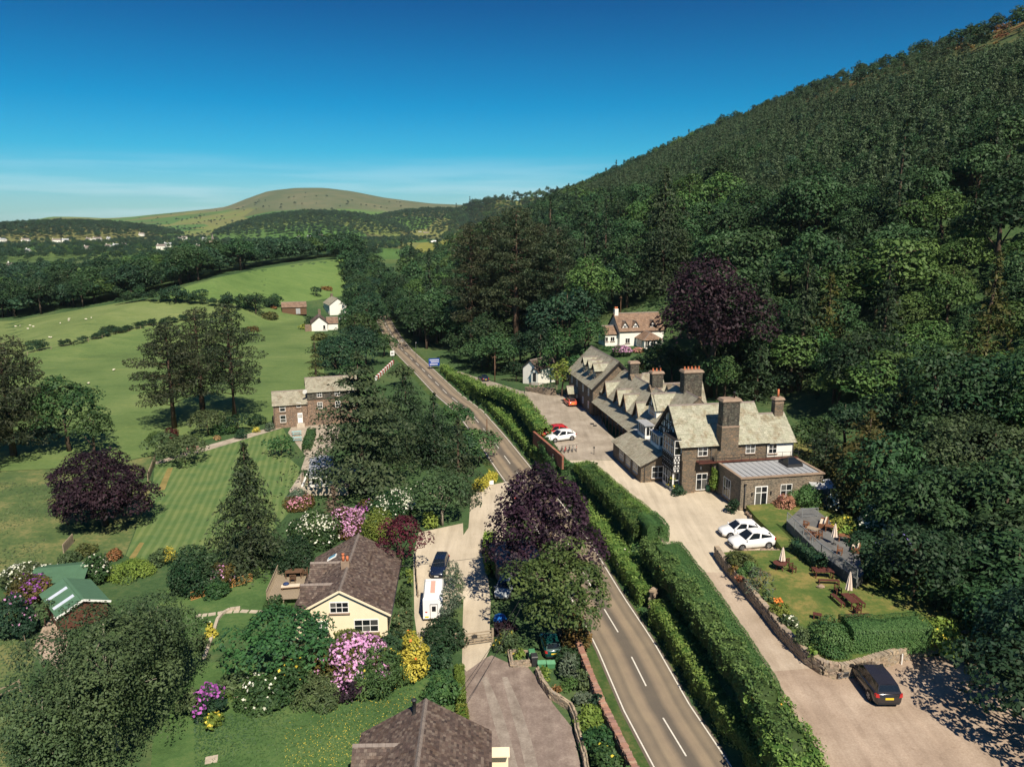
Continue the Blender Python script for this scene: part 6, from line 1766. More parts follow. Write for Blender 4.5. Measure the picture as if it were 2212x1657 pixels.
sk = MB().bar((-2.95, 10.2, 3.62), (-2.0, 10.2, 4.15), .75, .1).build("skylight", M_WHITE, ch_)
MB().bar((-2.85, 10.2, 3.75), (-2.1, 10.2, 4.17), .55, .06).build("pane", plain("sky_blue_glass", (0.16, 0.36, 0.5), 0.1, 0.8), sk)
c = MB().box(-.62, .25, 4.9, 5.5, 4.4, 5.75).build("chimney", M_STONECAP, ch_); MB().lathe([(.15, 0), (.13, .6)], (-.4, 5.2, 5.75), 8).lathe([(.15, .6), (.15, .8)], (-.4, 5.2, 5.75), 8).build("chimney_pot", M_TERRA, c); MB().lathe([(.15, 0), (.13, .5)], (.02, 5.2, 5.75), 8).build("chimney_pot", M_TERRA, c)
window(ch_, (-.1, 0, 2.72), 1.85, 1.15, 0, 3, 2); window(ch_, (2.45, 0, 0.6), 2.4, 1.35, 0, 3, 2); window(ch_, (-2.2, 0, 0.5), 1.9, 1.4, 0, 3, 2)
b = MB(); b.bar((-4.9, -.28, 2.4), (0, -.28, 5.1), .05, .2); b.bar((4.9, -.28, 2.4), (0, -.28, 5.1), .05, .2); b.build("barge_board", M_CREAM, ch_)
MB().tube([(4.95, -.3, 2.42), (4.95, 12.4, 2.42)], .06, 6).tube([(4.95, -.3, 2.4), (4.6, -.05, 1.9), (4.6, -.05, 0)], .045, 6).build("gutter", M_IRON, ch_)
# decking with furniture beside the cream house
dk = empty("timber_deck", (-24.6, 76.6, 0), R(6), "raised timber deck with slatted railing beside the cream house", "deck")
for i in range(22):
    link("deck_board", unit_box(M_GREYW, "deck_board"), dk, (-1.6 + i * .15, 1.6, .82), None, (.135, 8.0, .04))
m = MB()
for x in (-1.6, 0, 1.6):
    for y in (-2.2, 1.6, 5.4): m.box(x - .06, x + .06, y - .06, y + .06, 0, .8)
m.build("post", M_GREYW, dk)
m = MB(); m.bar((-1.68, -2.4, 1.8), (-1.68, 5.6, 1.8), .08); m.bar((-1.68, 5.6, 1.8), (1.65, 5.6, 1.8), .08)
for y in np.arange(-2.4, 5.6, .2): m.box(-1.70, -1.66, y - .02, y + .02, .8, 1.8)
for x in np.arange(-1.6, 1.65, .2): m.box(x - .02, x + .02, 5.58, 5.62, .8, 1.8)
m.build("railing", M_GREYW, dk)
def rect_table(loc, rz, L_, W_, H_, mat, label, cat="table", slats=7, group=None, name="garden_table"):
    t = empty(name, loc, rz, label, cat, group)
    m = MB()
    for i in range(slats):
        y = -W_ / 2 + (i + .5) * W_ / slats
        m.box(-L_ / 2, L_ / 2, y - W_ / slats * .45, y + W_ / slats * .45, H_ - .045, H_)
    m.build("table_top", mat, t)
    for sx in (-1, 1):
        for sy in (-1, 1): MB().box(sx * (L_ / 2 - .12) - .045, sx * (L_ / 2 - .12) + .045, sy * (W_ / 2 - .1) - .045, sy * (W_ / 2 - .1) + .045, 0, H_ - .045).build("leg", mat, t)
    return t
def slat_seat(loc, rz, L_, D_, H_, mat, label, cat="bench", back=True, arms=False, group=None, name="garden_bench", cushion=None):
    t = empty(name, loc, rz, label, cat, group)
    m = MB()
    for i in range(5): 
        y = -D_ / 2 + (i + .5) * D_ / 5; m.box(-L_ / 2, L_ / 2, y - D_ * .085, y + D_ * .085, H_ - .04, H_)
    m.build("seat", mat, t)
    for sx in (-1, 1):
        for sy in (-1, 1):
            top = H_ + .5 if back and sy > 0 else (H_ + .22 if arms else H_ - .04)
            MB().box(sx * (L_ / 2 - .05) - .035, sx * (L_ / 2 - .05) + .035, sy * (D_ / 2 - .04) - .035, sy * (D_ / 2 - .04) + .035, 0, top).build("leg", mat, t)
    if back:
        m = MB(); m.box(-L_ / 2, L_ / 2, D_ / 2 - .06, D_ / 2 - .02, H_ + .42, H_ + .5); m.box(-L_ / 2, L_ / 2, D_ / 2 - .06, D_ / 2 - .02, H_ + .06, H_ + .11)
        n = max(4, int(L_ / .12))
        for i in range(n): x = -L_ / 2 + .06 + (L_ - .12) * i / (n - 1); m.box(x - .02, x + .02, D_ / 2 - .055, D_ / 2 - .025, H_ + .1, H_ + .43)
        m.build("backrest", mat, t)
    if arms:
        for sx in (-1, 1): MB().box(sx * (L_ / 2 - .05) - .04, sx * (L_ / 2 - .05) + .04, -D_ / 2, D_ / 2 - .03, H_ + .2, H_ + .24).build("armrest", mat, t)
    if cushion: MB().box(-L_ / 2 + .04, L_ / 2 - .04, -D_ / 2 + .02, D_ / 2 - .06, H_, H_ + .12).build("cushion", cushion, t)
    return t
rect_table((-24.6, 79.4, .84), R(6), 1.9, 1.1, .75, M_BROWNW, "brown timber table on the deck of the cream house")
slat_seat((-24.4, 78.2, .84), R(186), .65, .55, .45, M_BROWNW, "brown timber chair facing the deck table", "chair", True, True, name="garden_chair")
slat_seat((-23.4, 79.6, .84), R(-80), .6, .55, .45, M_BROWNW, "brown chair at the house end of the deck table", "chair", True, True, name="garden_chair")
M_BEIGE = plain("beige_cushion", (0.62, 0.52, 0.40), 0.9, 0.1)
M_NAVY = plain("navy_cloth", (0.03, 0.05, 0.13), 0.9, 0.1)
lg = empty("sun_lounger", (-24.2, 76.6, .84), R(10), "brown sun lounger with a beige cushion on the deck", "lounger")
MB().box(-1.0, 1.0, -.35, .35, .22, .3).build("frame", M_BROWNW, lg); MB().box(-1.0, .98, -.32, .32, .3, .38).build("cushion", M_BEIGE, lg)
for x in (-.85, .85): MB().box(x - .04, x + .04, -.33, .33, 0, .22).build("leg", M_BROWNW, lg)
cl = MB().lathe([(.05, 0), (.36, .05), (.3, .16), (.08, .24)], (0, 0, 0), 9).build("blanket", M_NAVY, None, (-24.75, 76.8, 1.22)); tag(cl, "dark navy blanket heaped on the sun lounger", "blanket")
# near slate roof at the bottom of the picture
nh = empty("slate_roofed_house", (-6.1, 38.4, 0), R(1.5), "cream house with a patterned brown slate roof cut by the bottom edge", "house")
wallbox(nh, [(-4.45, 4.45, 0, 11.8, 2.75, 5.15, 'y', -.3)], M_CREAM)
gable(nh, -4.45, 4.45, 0, 11.8, 2.75, 5.3, 'y', 0.25, 0.4, M_SLATE_B, 0.26, 0.22, nobj=(60, 240), seed=121)
d = MB(); gable_wall(d, -4.5, -0.3, 7.0, 9.6, 3.1, 4.25, 'x', 2.2); d_ = d.build("dormer", M_CREAM, nh)
gable(d_, -4.5, -0.3, 7.0, 9.6, 3.1, 4.35, 'x', 0.3, 0.3, M_SLATE_B, 0.26, 0.22, nobj=(0, 0), seed=123)
window(d_, (-4.5, 8.3, 2.0), 1.6, 1.0, -90, 3, 1, sill=False)
MB().lathe([(.22, 0), (.16, .05), (.13, .12), (.13, 1.15), (.22, 1.18), (.2, 1.26), (.05, 1.32)], (-.75, 10.9, 4.8), 12).build("flue", M_IRON, nh)
b = MB(); b.box(4.9, 6.2, 9.9, 10.9, 1.9, 2.0); b.build("porch_top", M_CREAM, nh); MB().box(4.9, 6.1, 10.75, 10.8, 0, 1.9).build("porch_wall", M_CREAM, nh)
# stone cottage
sc_ = empty("stone_cottage", (-47.1, 145.4, 0), R(17), "long two part stone cottage with grey slate roof in front of the pasture", "cottage")
wallbox(sc_, [(0, 6.6, 0, 6.4, 4.75, 6.7, 'x', -.4), (6.6, 16.5, 0.3, 7.5, 7.0, 9.0, 'x', -.4)], M_STONEB)
MB().box(6.6, 16.5, 0.2, 0.3, 5.3, 7.0).build("slate_hanging", M_CHIM, sc_)
gable(sc_, 0, 6.6, 0, 6.4, 4.75, 6.8, 'x', 0.2, 0.3, M_SLATE_D, 0.42, .32, seed=131, trim=(0, .2)); gable(sc_, 6.6, 16.5, 0.3, 7.5, 7.0, 9.1, 'x', 0.25, 0.35, M_SLATE_D, 0.42, .32, seed=135)
for x, z, w_, h_ in ((1.75, 3.35, 1.1, 1.4), (1.75, 1.1, 1.15, 1.5), (4.9, 4.0, .85, .9)): window(sc_, (x, 0, z), w_, h_, 0, 1, 2)
for x in (9.0, 12.5, 15.3): window(sc_, (x, 0.2, 5.75), 1.0, 1.1, 0, 2, 2); window(sc_, (x, 0.3, 3.4), 1.0, 1.3, 0, 2, 2)
MB().box(4.55, 5.5, -.05, 0, .8, 2.85).build("door", M_WHITE, sc_)
m = MB()
for i in range(3):
    for j in range(2): m.box(4.72 + i * .24, 4.86 + i * .24, -.07, -.05, 1.9 + j * .34, 2.15 + j * .34)
m.build("door_light", M_GLASS, sc_)
MB().box(4.3, 5.8, -1.0, 0, 0, .35).box(4.3, 5.8, -.6, 0, .35, .7).build("steps", M_CONC, sc_)
downpipe(sc_, .15, -.08, 0, 4.5, head=False); downpipe(sc_, 6.5, -.08, 2.5, 4.6); downpipe(sc_, 11, .12, 2, 6.8, head=False)
c = MB().box(15.2, 16.2, 3.4, 4.4, 8, 10).build("chimney", M_STONE, sc_)
ds = MB(); ds.lathe([(.02, .14), (.3, .1), (.48, 0.0)], (0, 0, 0), 14); do_ = ds.build("dish", M_WHITE, sc_, (6.2, -.35, 7.15)); do_.rotation_euler = (R(-80), 0, R(20))
# static caravan on its terrace
st = empty("static_caravan", (-29.6, 112.6, .5), R(13), "cream static caravan with a pale grey metal roof under the cedar", "caravan")
m = MB(); m.box(-1.7, 1.7, -4.6, 4.6, .35, 2.5); m.build("body", M_RENDER, st)
m = MB(); slope(m, (-1.85, -4.75, 2.5), (-1.85, 4.75, 2.5), (0, 4.75, 2.85), (0, -4.75, 2.85)); slope(m, (1.85, -4.75, 2.5), (1.85, 4.75, 2.5), (0, 4.75, 2.85), (0, -4.75, 2.85)); m.build("roof", M_LEAD, st)
window(st, (0.7, -4.6, 1.1), 1.2, 1.1, 0, 2, 1, sill=False); window(st, (-.8, -4.6, 1.1), 1.2, 1.1, 0, 2, 1, sill=False)
for y in (-3, 0, 2.6): window(st, (-1.7, y, 1.2), 1.2, .9, -90, 2, 1, sill=False); window(st, (1.7, y, 1.2), 1.2, .9, 90, 2, 1, sill=False)
MB().box(-1.7, 1.7, -4.5, 4.5, -.5, .35).build("skirt", M_IRON, st)
tr = MB(); tr.prism([(-32.9, 119.5), (-31.4, 108.0), (-25.0, 108.2), (-25.5, 119.5)], -.2, .5); tag(tr.build("terrace", M_PAVE), "paved terrace under the static caravan", None, None, "structure")
rw = MB(); rw.hexa([(-31.6, 107.7, -.2), (-24.6, 107.95, -.2), (-24.6, 108.2, -.2), (-31.6, 108.0, -.2), (-31.6, 107.7, 1.3), (-24.6, 107.95, 1.3), (-24.6, 108.2, 1.3), (-31.6, 108.0, 1.3)]); tag(rw.build("garden_wall", M_CONC), "pale concrete retaining wall below the static caravan", "wall")
rw = MB(); rw.hexa([(-33.3, 120, -.2), (-31.65, 107.9, -.2), (-31.4, 107.9, -.2), (-33.0, 120, -.2), (-33.3, 120, 1.0), (-31.65, 107.9, 1.2), (-31.4, 107.9, 1.2), (-33.0, 120, 1.0)]); tag(rw.build("garden_wall", M_RENDER), "low cream wall between striped lawn and static caravan", "wall")
dk2 = empty("timber_stairs", (-32.2, 113.2, .5), R(12), "small weathered timber stair and rails beside the static caravan", "stairs")
for i in range(4): MB().box(-.6, .6, -1.2 + i * .32, -.9 + i * .32, i * .16, i * .16 + .06).build("step", M_GREYW, dk2)
m = MB()
for x in (-.62, .62):
    for y in (-1.2, 1.2): m.box(x - .05, x + .05, y - .05, y + .05, 0, 1.3)
    for z in (.6, .95, 1.3): m.bar((x, -1.2, z), (x, 1.2, z), .06)
m.build("rail", M_GREYW, dk2)
# green sheds
sh1 = empty("green_shed", (-49.4, 76.0, 0), R(14), "dark timber shed with a green corrugated roof, farther of the two", "shed")
MB().box(-2.6, 2.4, .3, 4.4, 0, 1.75).build("wall", plain("dark_creosote", (0.035, 0.032, 0.03), 0.8), sh1)
M_GREENR = plain("green_roof_felt", (0.075, 0.155, 0.09), 0.6, 0.4, 0, 0.1, 1.5)
m = MB(); n = 40
for i in range(n):
    x0 = -2.9 + 5.6 * i / n; x1 = x0 + 5.6 / n; xm = (x0 + x1) / 2
    for a, b_, za in ((x0, xm, 0), (xm, x1, .05)):
        zb = .05 - za
        m.poly([(a, .05, 1.75 + za), (b_, .05, 1.75 + zb), (b_, 2.6, 2.55 + zb), (a, 2.6, 2.55 + za)]); m.poly([(a, 2.6, 2.55 + za), (b_, 2.6, 2.55 + zb), (b_, 4.7, 1.95 + zb), (a, 4.7, 1.95 + za)])
m.build("roof", M_GREENR, sh1)
MB().box(-.9, .6, .26, .3, .2, 1.7).build("door", M_CONC, sh1)
sh2 = empty("green_shed", (-45.4, 72.5, 0), R(44), "brown shed with a smooth green roof and two long clear strips", "shed")
wallbox(sh2, [(-2.2, 2.2, -3.0, 3.2, 1.9, 2.75, 'y', -.2)], plain("red_creosote", (0.11, 0.045, 0.03), 0.8))
m = MB(); slope(m, (-2.5, -3.3, 1.85), (-2.5, 3.5, 1.85), (0, 3.5, 2.9), (0, -3.3, 2.9)); slope(m, (2.5, -3.3, 1.85), (2.5, 3.5, 1.85), (0, 3.5, 2.9), (0, -3.3, 2.9)); m.bar((0, -3.3, 2.92), (0, 3.5, 2.92), .3, .05); rf = m.build("roof", M_GREENR, sh2)
for y in (-1.3, 1.1): MB().bar((-2.3, y, 1.98), (-.35, y, 2.80), .55, .05).build("clear_strip", plain("clear_sheet", (0.55, 0.60, 0.68), 0.2, 0.6), rf)
MB().bar((-2.5, -3.32, 1.85), (0, -3.32, 2.88), .05, .2).bar((2.5, -3.32, 1.85), (0, -3.32, 2.88), .05, .2).build("barge_board", M_WHITE, sh2)
window(sh2, (-2.2, -1.2, .8), .8, .7, -90, 2, 1, sill=False)
# grey felt roofed garage under the copper beech
gg = empty("flat_garage", (0.9, 82.6, 0), R(12), "low garage with a flat grey felt roof under the copper beech", "garage")
MB().box(-3.0, 2.0, -3.2, 3.2, 0, 2.2).build("wall", M_STONEG, gg); MB().box(-3.2, 2.2, -3.4, 3.4, 2.2, 2.36).build("roof", plain("grey_felt", (0.13, 0.12, 0.115), 0.8), gg); MB().box(-3.03, -3.0, -1.6, 1.6, 0, 2.0).build("door", M_GREYW, gg)
# white house among the trees behind the inn
wh = empty("white_house", (27.5, 194.0, 8.6), R(14), "white rendered house with brown roof and three pointed dormers among trees", "house")
wallbox(wh, [(0.3, 12.5, 0, 8.5, 4.2, 8.0, 'x', -1.5), (-3.2, .3, 1.2, 6.2, 3.2, 4.9, 'x', -1.5)], M_RENDER)
M_SLATE_R = slatemat("brown_tile", [(0.20, 0.13, 0.09), (0.25, 0.165, 0.115), (0.17, 0.115, 0.085), (0.28, 0.19, 0.13)], (0.7, .65, .6))
gable(wh, .3, 12.5, 0, 8.5, 4.2, 8.1, 'x', .3, .4, M_SLATE_R, .5, .4, seed=141); gable(wh, -3.2, .3, 1.2, 6.2, 3.2, 5.0, 'x', .3, .3, M_SLATE_R, .5, .4, seed=143, trim=(0, .3))
for x in (1.9, 4.8, 9.6):
    d = MB(); gable_wall(d, x - .8, x + .8, .5, 3.6, 5.2, 6.3, 'y', 3.9); d_ = d.build("dormer", M_WHITE, wh); gable(d_, x - .8, x + .8, .5, 3.6, 5.2, 6.4, 'y', .25, .2, M_SLATE_R, .4, .35, seed=145)
    window(d_, (x, .5, 4.3), .9, 1.1, 0, 2, 2, panes=False, sill=False)
window(wh, (2.5, 0, .7), 1.3, 1.4, 0, 2, 1, panes=False); window(wh, (-1.2, 1.2, 1.2), 1.2, 1.2, 0, 2, 1, panes=False); window(wh, (-2.8, 1.2, 1.2), .8, 1.2, 0, 1, 1, panes=False)
c = MB().box(.2, 1.2, 3.6, 4.6, 5, 9.3).build("chimney", M_RENDER, wh); MB().lathe([(.2, 0), (.18, .5)], (.5, 4.1, 9.3), 8).lathe([(.2, 0), (.18, .5)], (.95, 4.1, 9.3), 8).build("chimney_pot", M_TERRA, c)
gd = MB().box(4.8, 9.6, -5.4, 0, -1.5, 2.4).build("sun_room", M_WHITE, wh); gable(gd, 4.8, 9.6, -5.4, 0, 2.4, 3.9, 'y', .3, .35, M_SLATE_R, .5, .4, seed=147, hip=(2.2, 0))
for x in (5.6, 7.2, 8.8): window(gd, (x, -5.4, .6), 1.2, 1.7, 0, 2, 1, panes=False, sill=False)
window(gd, (4.8, -2.7, .6), 3.4, 1.7, -90, 4, 1, panes=False, sill=False)
MB().bar((7.4, -3.6, 3.3), (7.4, -2.8, 3.55), .6, .08).build("skylight", M_GLASS, gd)
# small white outbuilding by the lane
ob = empty("white_outbuilding", (5.0, 179.3, 3.0), R(-38), "small white outbuilding with brown roof at the end of the lane", "outbuilding")
wallbox(ob, [(-2.2, 2.2, -1.0, 7.0, 3.0, 4.7, 'y', -3.5), (.9, 2.9, -1.8, -.9, 2.4, 3.2, 'y', -3)], M_RENDER)
gable(ob, -2.2, 2.2, -1.0, 7.0, 3.0, 4.8, 'y', .3, .3, M_SLATE_B, .5, .4, seed=151); gable(ob, .9, 2.9, -1.8, -.9, 2.4, 3.25, 'y', .15, .2, M_SLATE_B, .5, .4, seed=153)
MB().box(1.4, 2.3, -1.86, -1.8, 0, 2.1).build("door", M_IRON, ob)
# farm on the left of the road
fh = empty("white_farmhouse", (-76.7, 334, max(0, H1(-76.7, 334))), R(25), "white gabled farmhouse beside the road seen past the trees", "farmhouse")
wallbox(fh, [(-3.6, 3.8, 0, 13, 4.6, 7.2, 'y', -.5)], M_RENDER); gable(fh, -3.6, 3.8, 0, 13, 4.6, 7.3, 'y', .2, .3, M_SLATE_D, .6, .45, seed=155)
for y in (2, 4.5, 7, 9.5): window(fh, (-3.6, y, 2.9), 1, 1.2, -90, 2, 2, panes=False); window(fh, (-3.6, y, .6), 1, 1.2, -90, 2, 2, panes=False)
MB().box(-.5, .5, 11.8, 12.6, 6.5, 8.4).build("chimney", M_STONE, fh)
fc = empty("white_farm_cottage", (-72.0, 283.5, 0), R(15), "lower white farm cottage with a brown roof and porch", "cottage")
wallbox(fc, [(-3.2, 2.6, 0, 11, 3.0, 5.3, 'y', -.5), (2.6, 6.5, 2, 9, 2.6, 4.4, 'x', -.5)], M_RENDER); gable(fc, -3.2, 2.6, 0, 11, 3.0, 5.4, 'y', .25, .3, M_SLATE_B, .6, .45, seed=157); gable(fc, 2.6, 6.5, 2, 9, 2.6, 4.5, 'x', .25, .3, M_SLATE_R, .6, .45, seed=158)
window(fc, (1.4, 0, .6), .9, 1.6, 0, 1, 1, panes=False); MB().box(-.5, .5, 9, 9.9, 4.8, 7.2).build("chimney", M_STONE, fc)
MB().box(-5.6, -3.25, -.5, 3.5, 0, 2.2).build("porch", M_STONEB, fc)
b = onland(627, 679); bn = empty("brown_barn", (b.x, b.y, b.z), R(18), "long brown timber barn with a pale roof in the pasture", "barn")
wallbox(bn, [(-3.2, 6.8, 0, 7, 3.0, 4.7, 'x', -.3)], M_BROWNW); gable(bn, -3.2, 6.8, 0, 7, 3.0, 4.8, 'x', .2, .3, M_SLATE_R, .9, .8, seed=161); MB().box(2.4, 4.2, -.06, 0, 0, 2.3).build("door", M_LEAD, bn)
# far village: each house, the church, the polytunnel and shed on the hill
for k, (x, y, wpx, lb) in enumerate(HOUSES):
    b = HPOS[k]
    far = b.y
    wd = wpx * .8 * far / FPX
    e = empty("village_house", (b.x, far, H1(b.x, far) - .3), float(rng.uniform(-.5, .5)), lb, "house", "white houses of the far village")
    hh = min(5.5, wd * .42)
    m = MB(); gable_wall(m, -wd / 2, wd / 2, 0, 6.5, hh, hh + 2.4, 'x', -.5); m.build("wall", M_RENDER, e)
    m = MB(); slope(m, (-wd / 2 - .3, -.3, hh), (wd / 2 + .3, -.3, hh), (wd / 2 + .3, 3.25, hh + 2.6), (-wd / 2 - .3, 3.25, hh + 2.6)); slope(m, (-wd / 2 - .3, 6.8, hh), (wd / 2 + .3, 6.8, hh), (wd / 2 + .3, 3.25, hh + 2.6), (-wd / 2 - .3, 3.25, hh + 2.6))
    r_ = m.build("roof", M_LEAD if k % 3 == 0 else M_RIDGE, e); MB().box(-wd / 2 + .6, -wd / 2 + 1.5, 2.8, 3.7, hh + 1.5, hh + 3.8).build("chimney", M_RENDER, r_)
    for q in (-.28, .0, .28): window(e, (q * wd, 0, hh * .3), 1.3, 1.4, 0, 1, 1, panes=False, sill=False)
b = onland(455, 533); ck = empty("church", (b.x, b.y, b.z), R(-10), "pale stone church with a pointed spire in the far village", "church")
wallbox(ck, [(-9, 9, 0, 9, 5, 9.5, 'x', -1)], M_STONECAP); m = MB(); slope(m, (-9.4, -.4, 5), (9.4, -.4, 5), (9.4, 4.5, 9.8), (-9.4, 4.5, 9.8)); slope(m, (-9.4, 9.4, 5), (9.4, 9.4, 5), (9.4, 4.5, 9.8), (-9.4, 4.5, 9.8)); m.build("roof", M_STONEG, ck)
m = MB().box(3, 7, -2.5, 1.5, -1, 11); m.build("tower", M_STONECAP, ck); MB().lathe([(2.6, 11), (.05, 21)], (5, -.5, 0), 6, False).build("spire", M_RIDGE, ck)
for x in (-6, -3, 0): window(ck, (x, 0, 1.5), 1.2, 2.6, 0, 1, 1, panes=False, sill=False)
b = onland(938, 524); pt = empty("polytunnel", (b.x, b.y, b.z), R(15), "white rounded polytunnel on the hillside pasture", "polytunnel")
m = MB(); N = 8
for i in range(N):
    a, c_ = math.pi * i / N, math.pi * (i + 1) / N
    m.poly([(-7, -4.5 * math.cos(a), 4 * math.sin(a)), (-7, -4.5 * math.cos(c_), 4 * math.sin(c_)), (7, -4.5 * math.cos(c_), 4 * math.sin(c_)), (7, -4.5 * math.cos(a), 4 * math.sin(a))], True)
for x in (-7, 7): m.poly([(x, -4.5 * math.cos(math.pi * i / N), 4 * math.sin(math.pi * i / N)) for i in range(N + 1)])
m.build("cover", M_WHITE, pt)
b = onland(986, 503); bs_ = empty("field_shelter", (b.x, b.y, b.z), R(-15), "small pale blue field shelter high on the hillside pasture", "shed")
MB().box(-4, 4, 0, 4, 0, 3).build("wall", M_IRON, bs_); m = MB(); slope(m, (-4.4, -.5, 3), (4.4, -.5, 3), (4.4, 4.4, 4), (-4.4, 4.4, 4)); m.build("roof", plain("pale_blue_sheet", (0.5, 0.62, 0.7), 0.5), bs_)
# ------------------------------------------------------------------ hedges between road and drive
def along(ys, xf, z=None):
    return [Vector((float(xf(y)), float(y), float(height(np.array([xf(y)]), np.array([y]))[0]) - 0.15 if z is None else z)) for y in ys]
hedge(along(np.arange(38, 72.1, 3), lambda y: road_x(y) + 5.3, 0.2), 2.3, 3.2, "hedge", "bright leafy roadside hedge at the near end of the bank", 0.2, 1.0, wob=.16)
hedge(along(np.arange(74, 108.1, 3), lambda y: road_x(y) + 5.1, 0.1), 2.1, 2.6, "hedge", "roadside hedge beyond the stone gate pier", 0.22, 1.0, wob=.18, bloom="white", nb=.004)
hedge(along(np.arange(38, 83, 3), lambda y: (road_x(y) + 4.9 + shelf_x(y)) / 2 - .1), 2.2, 1.9, "fern", "dark shrubby middle hedge halfway up the bank", 0.2, 1.0, wob=.3, bloom="orange", nb=.003, rough=.7)
hedge(along(np.arange(84, 107, 3), lambda y: (road_x(y) + 4.9 + shelf_x(y)) / 2 + .3), 1.9, 2.2, "fresh", "shrubby hedge on the bank below the forecourt", 0.2, 1.0, wob=.28, rough=.7)
hedge(along(np.arange(51.5, 81, 2.5), lambda y: shelf_x(y) - .25, 3.7), 1.55, 3.0, "clip", "long smooth clipped hedge along the inn drive", 0.1, 1.2, wob=.03, rough=.2)
hedge(along(np.arange(36, 51.2, 2.5), lambda y: shelf_x(y) - .1, 3.2), 1.9, 3.2, "hedge", "loose light green hedge beside the car park", 0.22, 1.0, wob=.2)
hedge(along(np.arange(86.5, 108.6, 2), lambda y: shelf_x(y) - .2, 3.7), 1.4, 2.6, "hedge", "light green clipped hedge opposite the inn's lean-to", 0.11, 1.2, wob=.04, rough=.22)
hedge(along(np.arange(81.8, 85.9, 1), lambda y: shelf_x(y) - .5, 3.7), 2.5, 2.6, "clip", "rounded dark topiary block between the two clipped hedges", 0.11, 1.2, wob=.04, round_=.8, rough=.22)
hedge(along(np.arange(110, 204, 3), lambda y: road_x(y) + 4.9, 0.0), 2.1, 1.8, "hedge", "long roadside hedge below the inn yard", 0.28, 1.0, wob=.2)
hedge(along(np.arange(124, 196, 3), lambda y: shelf_x(y) - .9), [2.2] * 12 + [1.4] * 12, 2.4, "hedge", "broad bright hedge between the yard and the road", 0.27, 1.0, wob=.22)
hedge(along(np.arange(112, 124, 2), lambda y: shelf_x(y) - 1.6), 2.6, 2.0, "green", "dark creeper covered hedge behind the red brick wall", 0.25, 1.0, wob=.3)


gb = np.random.default_rng(77)
n = 26000
yb = gb.uniform(36, 200, n); fb = gb.uniform(0, 1, n)
xb = road_x(yb) + 3.5 + fb * (shelf_x(yb) - road_x(yb) - 3.7)
Lb = Leaves(); Lb.add(np.stack((xb, yb, height(xb, yb) + gb.uniform(0, .35, n)), -1), unit(np.array([-.35, -.3, .8]) + gb.normal(size=(n, 3)) * .5), gb.uniform(.2, .5, n), np.clip(.5 + .3 * np.sin(yb * .7) + gb.normal(size=n) * .2, 0, 1), 0, .35)
o = link("undergrowth", Lb.mesh("undergrowth", [LM["green"]])); tag(o, "ferns and rough growth on the bank between the hedges", None, None, "stuff")
# long grass, as blades over the rough ground that shows close by
def tufts(name, poly, n, mat, size, label, z=0.0, lean=.35):
    xs = [p[0] for p in poly]; ys = [p[1] for p in poly]
    X = gb.uniform(min(xs), max(xs), n); Y = gb.uniform(min(ys), max(ys), n)
    k = inpoly(X, Y, poly) & (vnoise(X, Y, 3.1, 2) + gb.normal(size=n) * .15 > .42)
    X, Y = X[k], Y[k]; m = len(X)
    if m == 0: return
    L_ = Leaves(); L_.add(np.stack((X, Y, np.full(m, z) + size * .2), -1), unit(np.array([0, -.5, .7]) + gb.normal(size=(m, 3)) * lean), size * gb.uniform(.6, 1.4, m), np.clip(vnoise(X, Y, 5.0, 1) + gb.normal(size=m) * .2, 0, 1), 0, .3)
    tag(link(name, L_.mesh(name, [LM[mat]])), label, None, None, "stuff")
tufts("long_grass", [tuple(p.xy) for p in pxs([(-100, 1330), (0, 1290), (90, 1380), (60, 1480), (200, 1700), (-200, 1900)])], 9000, "dull", .3, "tussocks of pale long grass beside the weeping tree")
tufts("long_grass", [tuple(p.xy) for p in pxs([(-200, 1040), (150, 1045), (100, 1180), (90, 1225), (-200, 1290)])], 9000, "dull", .3, "tussocks of long grass left of the copper beech")
tufts("buttercups", [tuple(p.xy) for p in pxs([(620, 1560), (700, 1500), (860, 1480), (940, 1480), (860, 1540), (790, 1580), (760, 1657), (600, 1657)])], 1500, "ylflower", .085, "yellow buttercups scattered through the near grass", .08)
tufts("long_grass", [tuple(p.xy) for p in pxs([(420, 1560), (560, 1530), (700, 1520), (960, 1450), (1000, 1480), (860, 1540), (790, 1580), (760, 1700), (420, 1720)])], 16000, "green", .22, "uncut grass around the near slate roof")
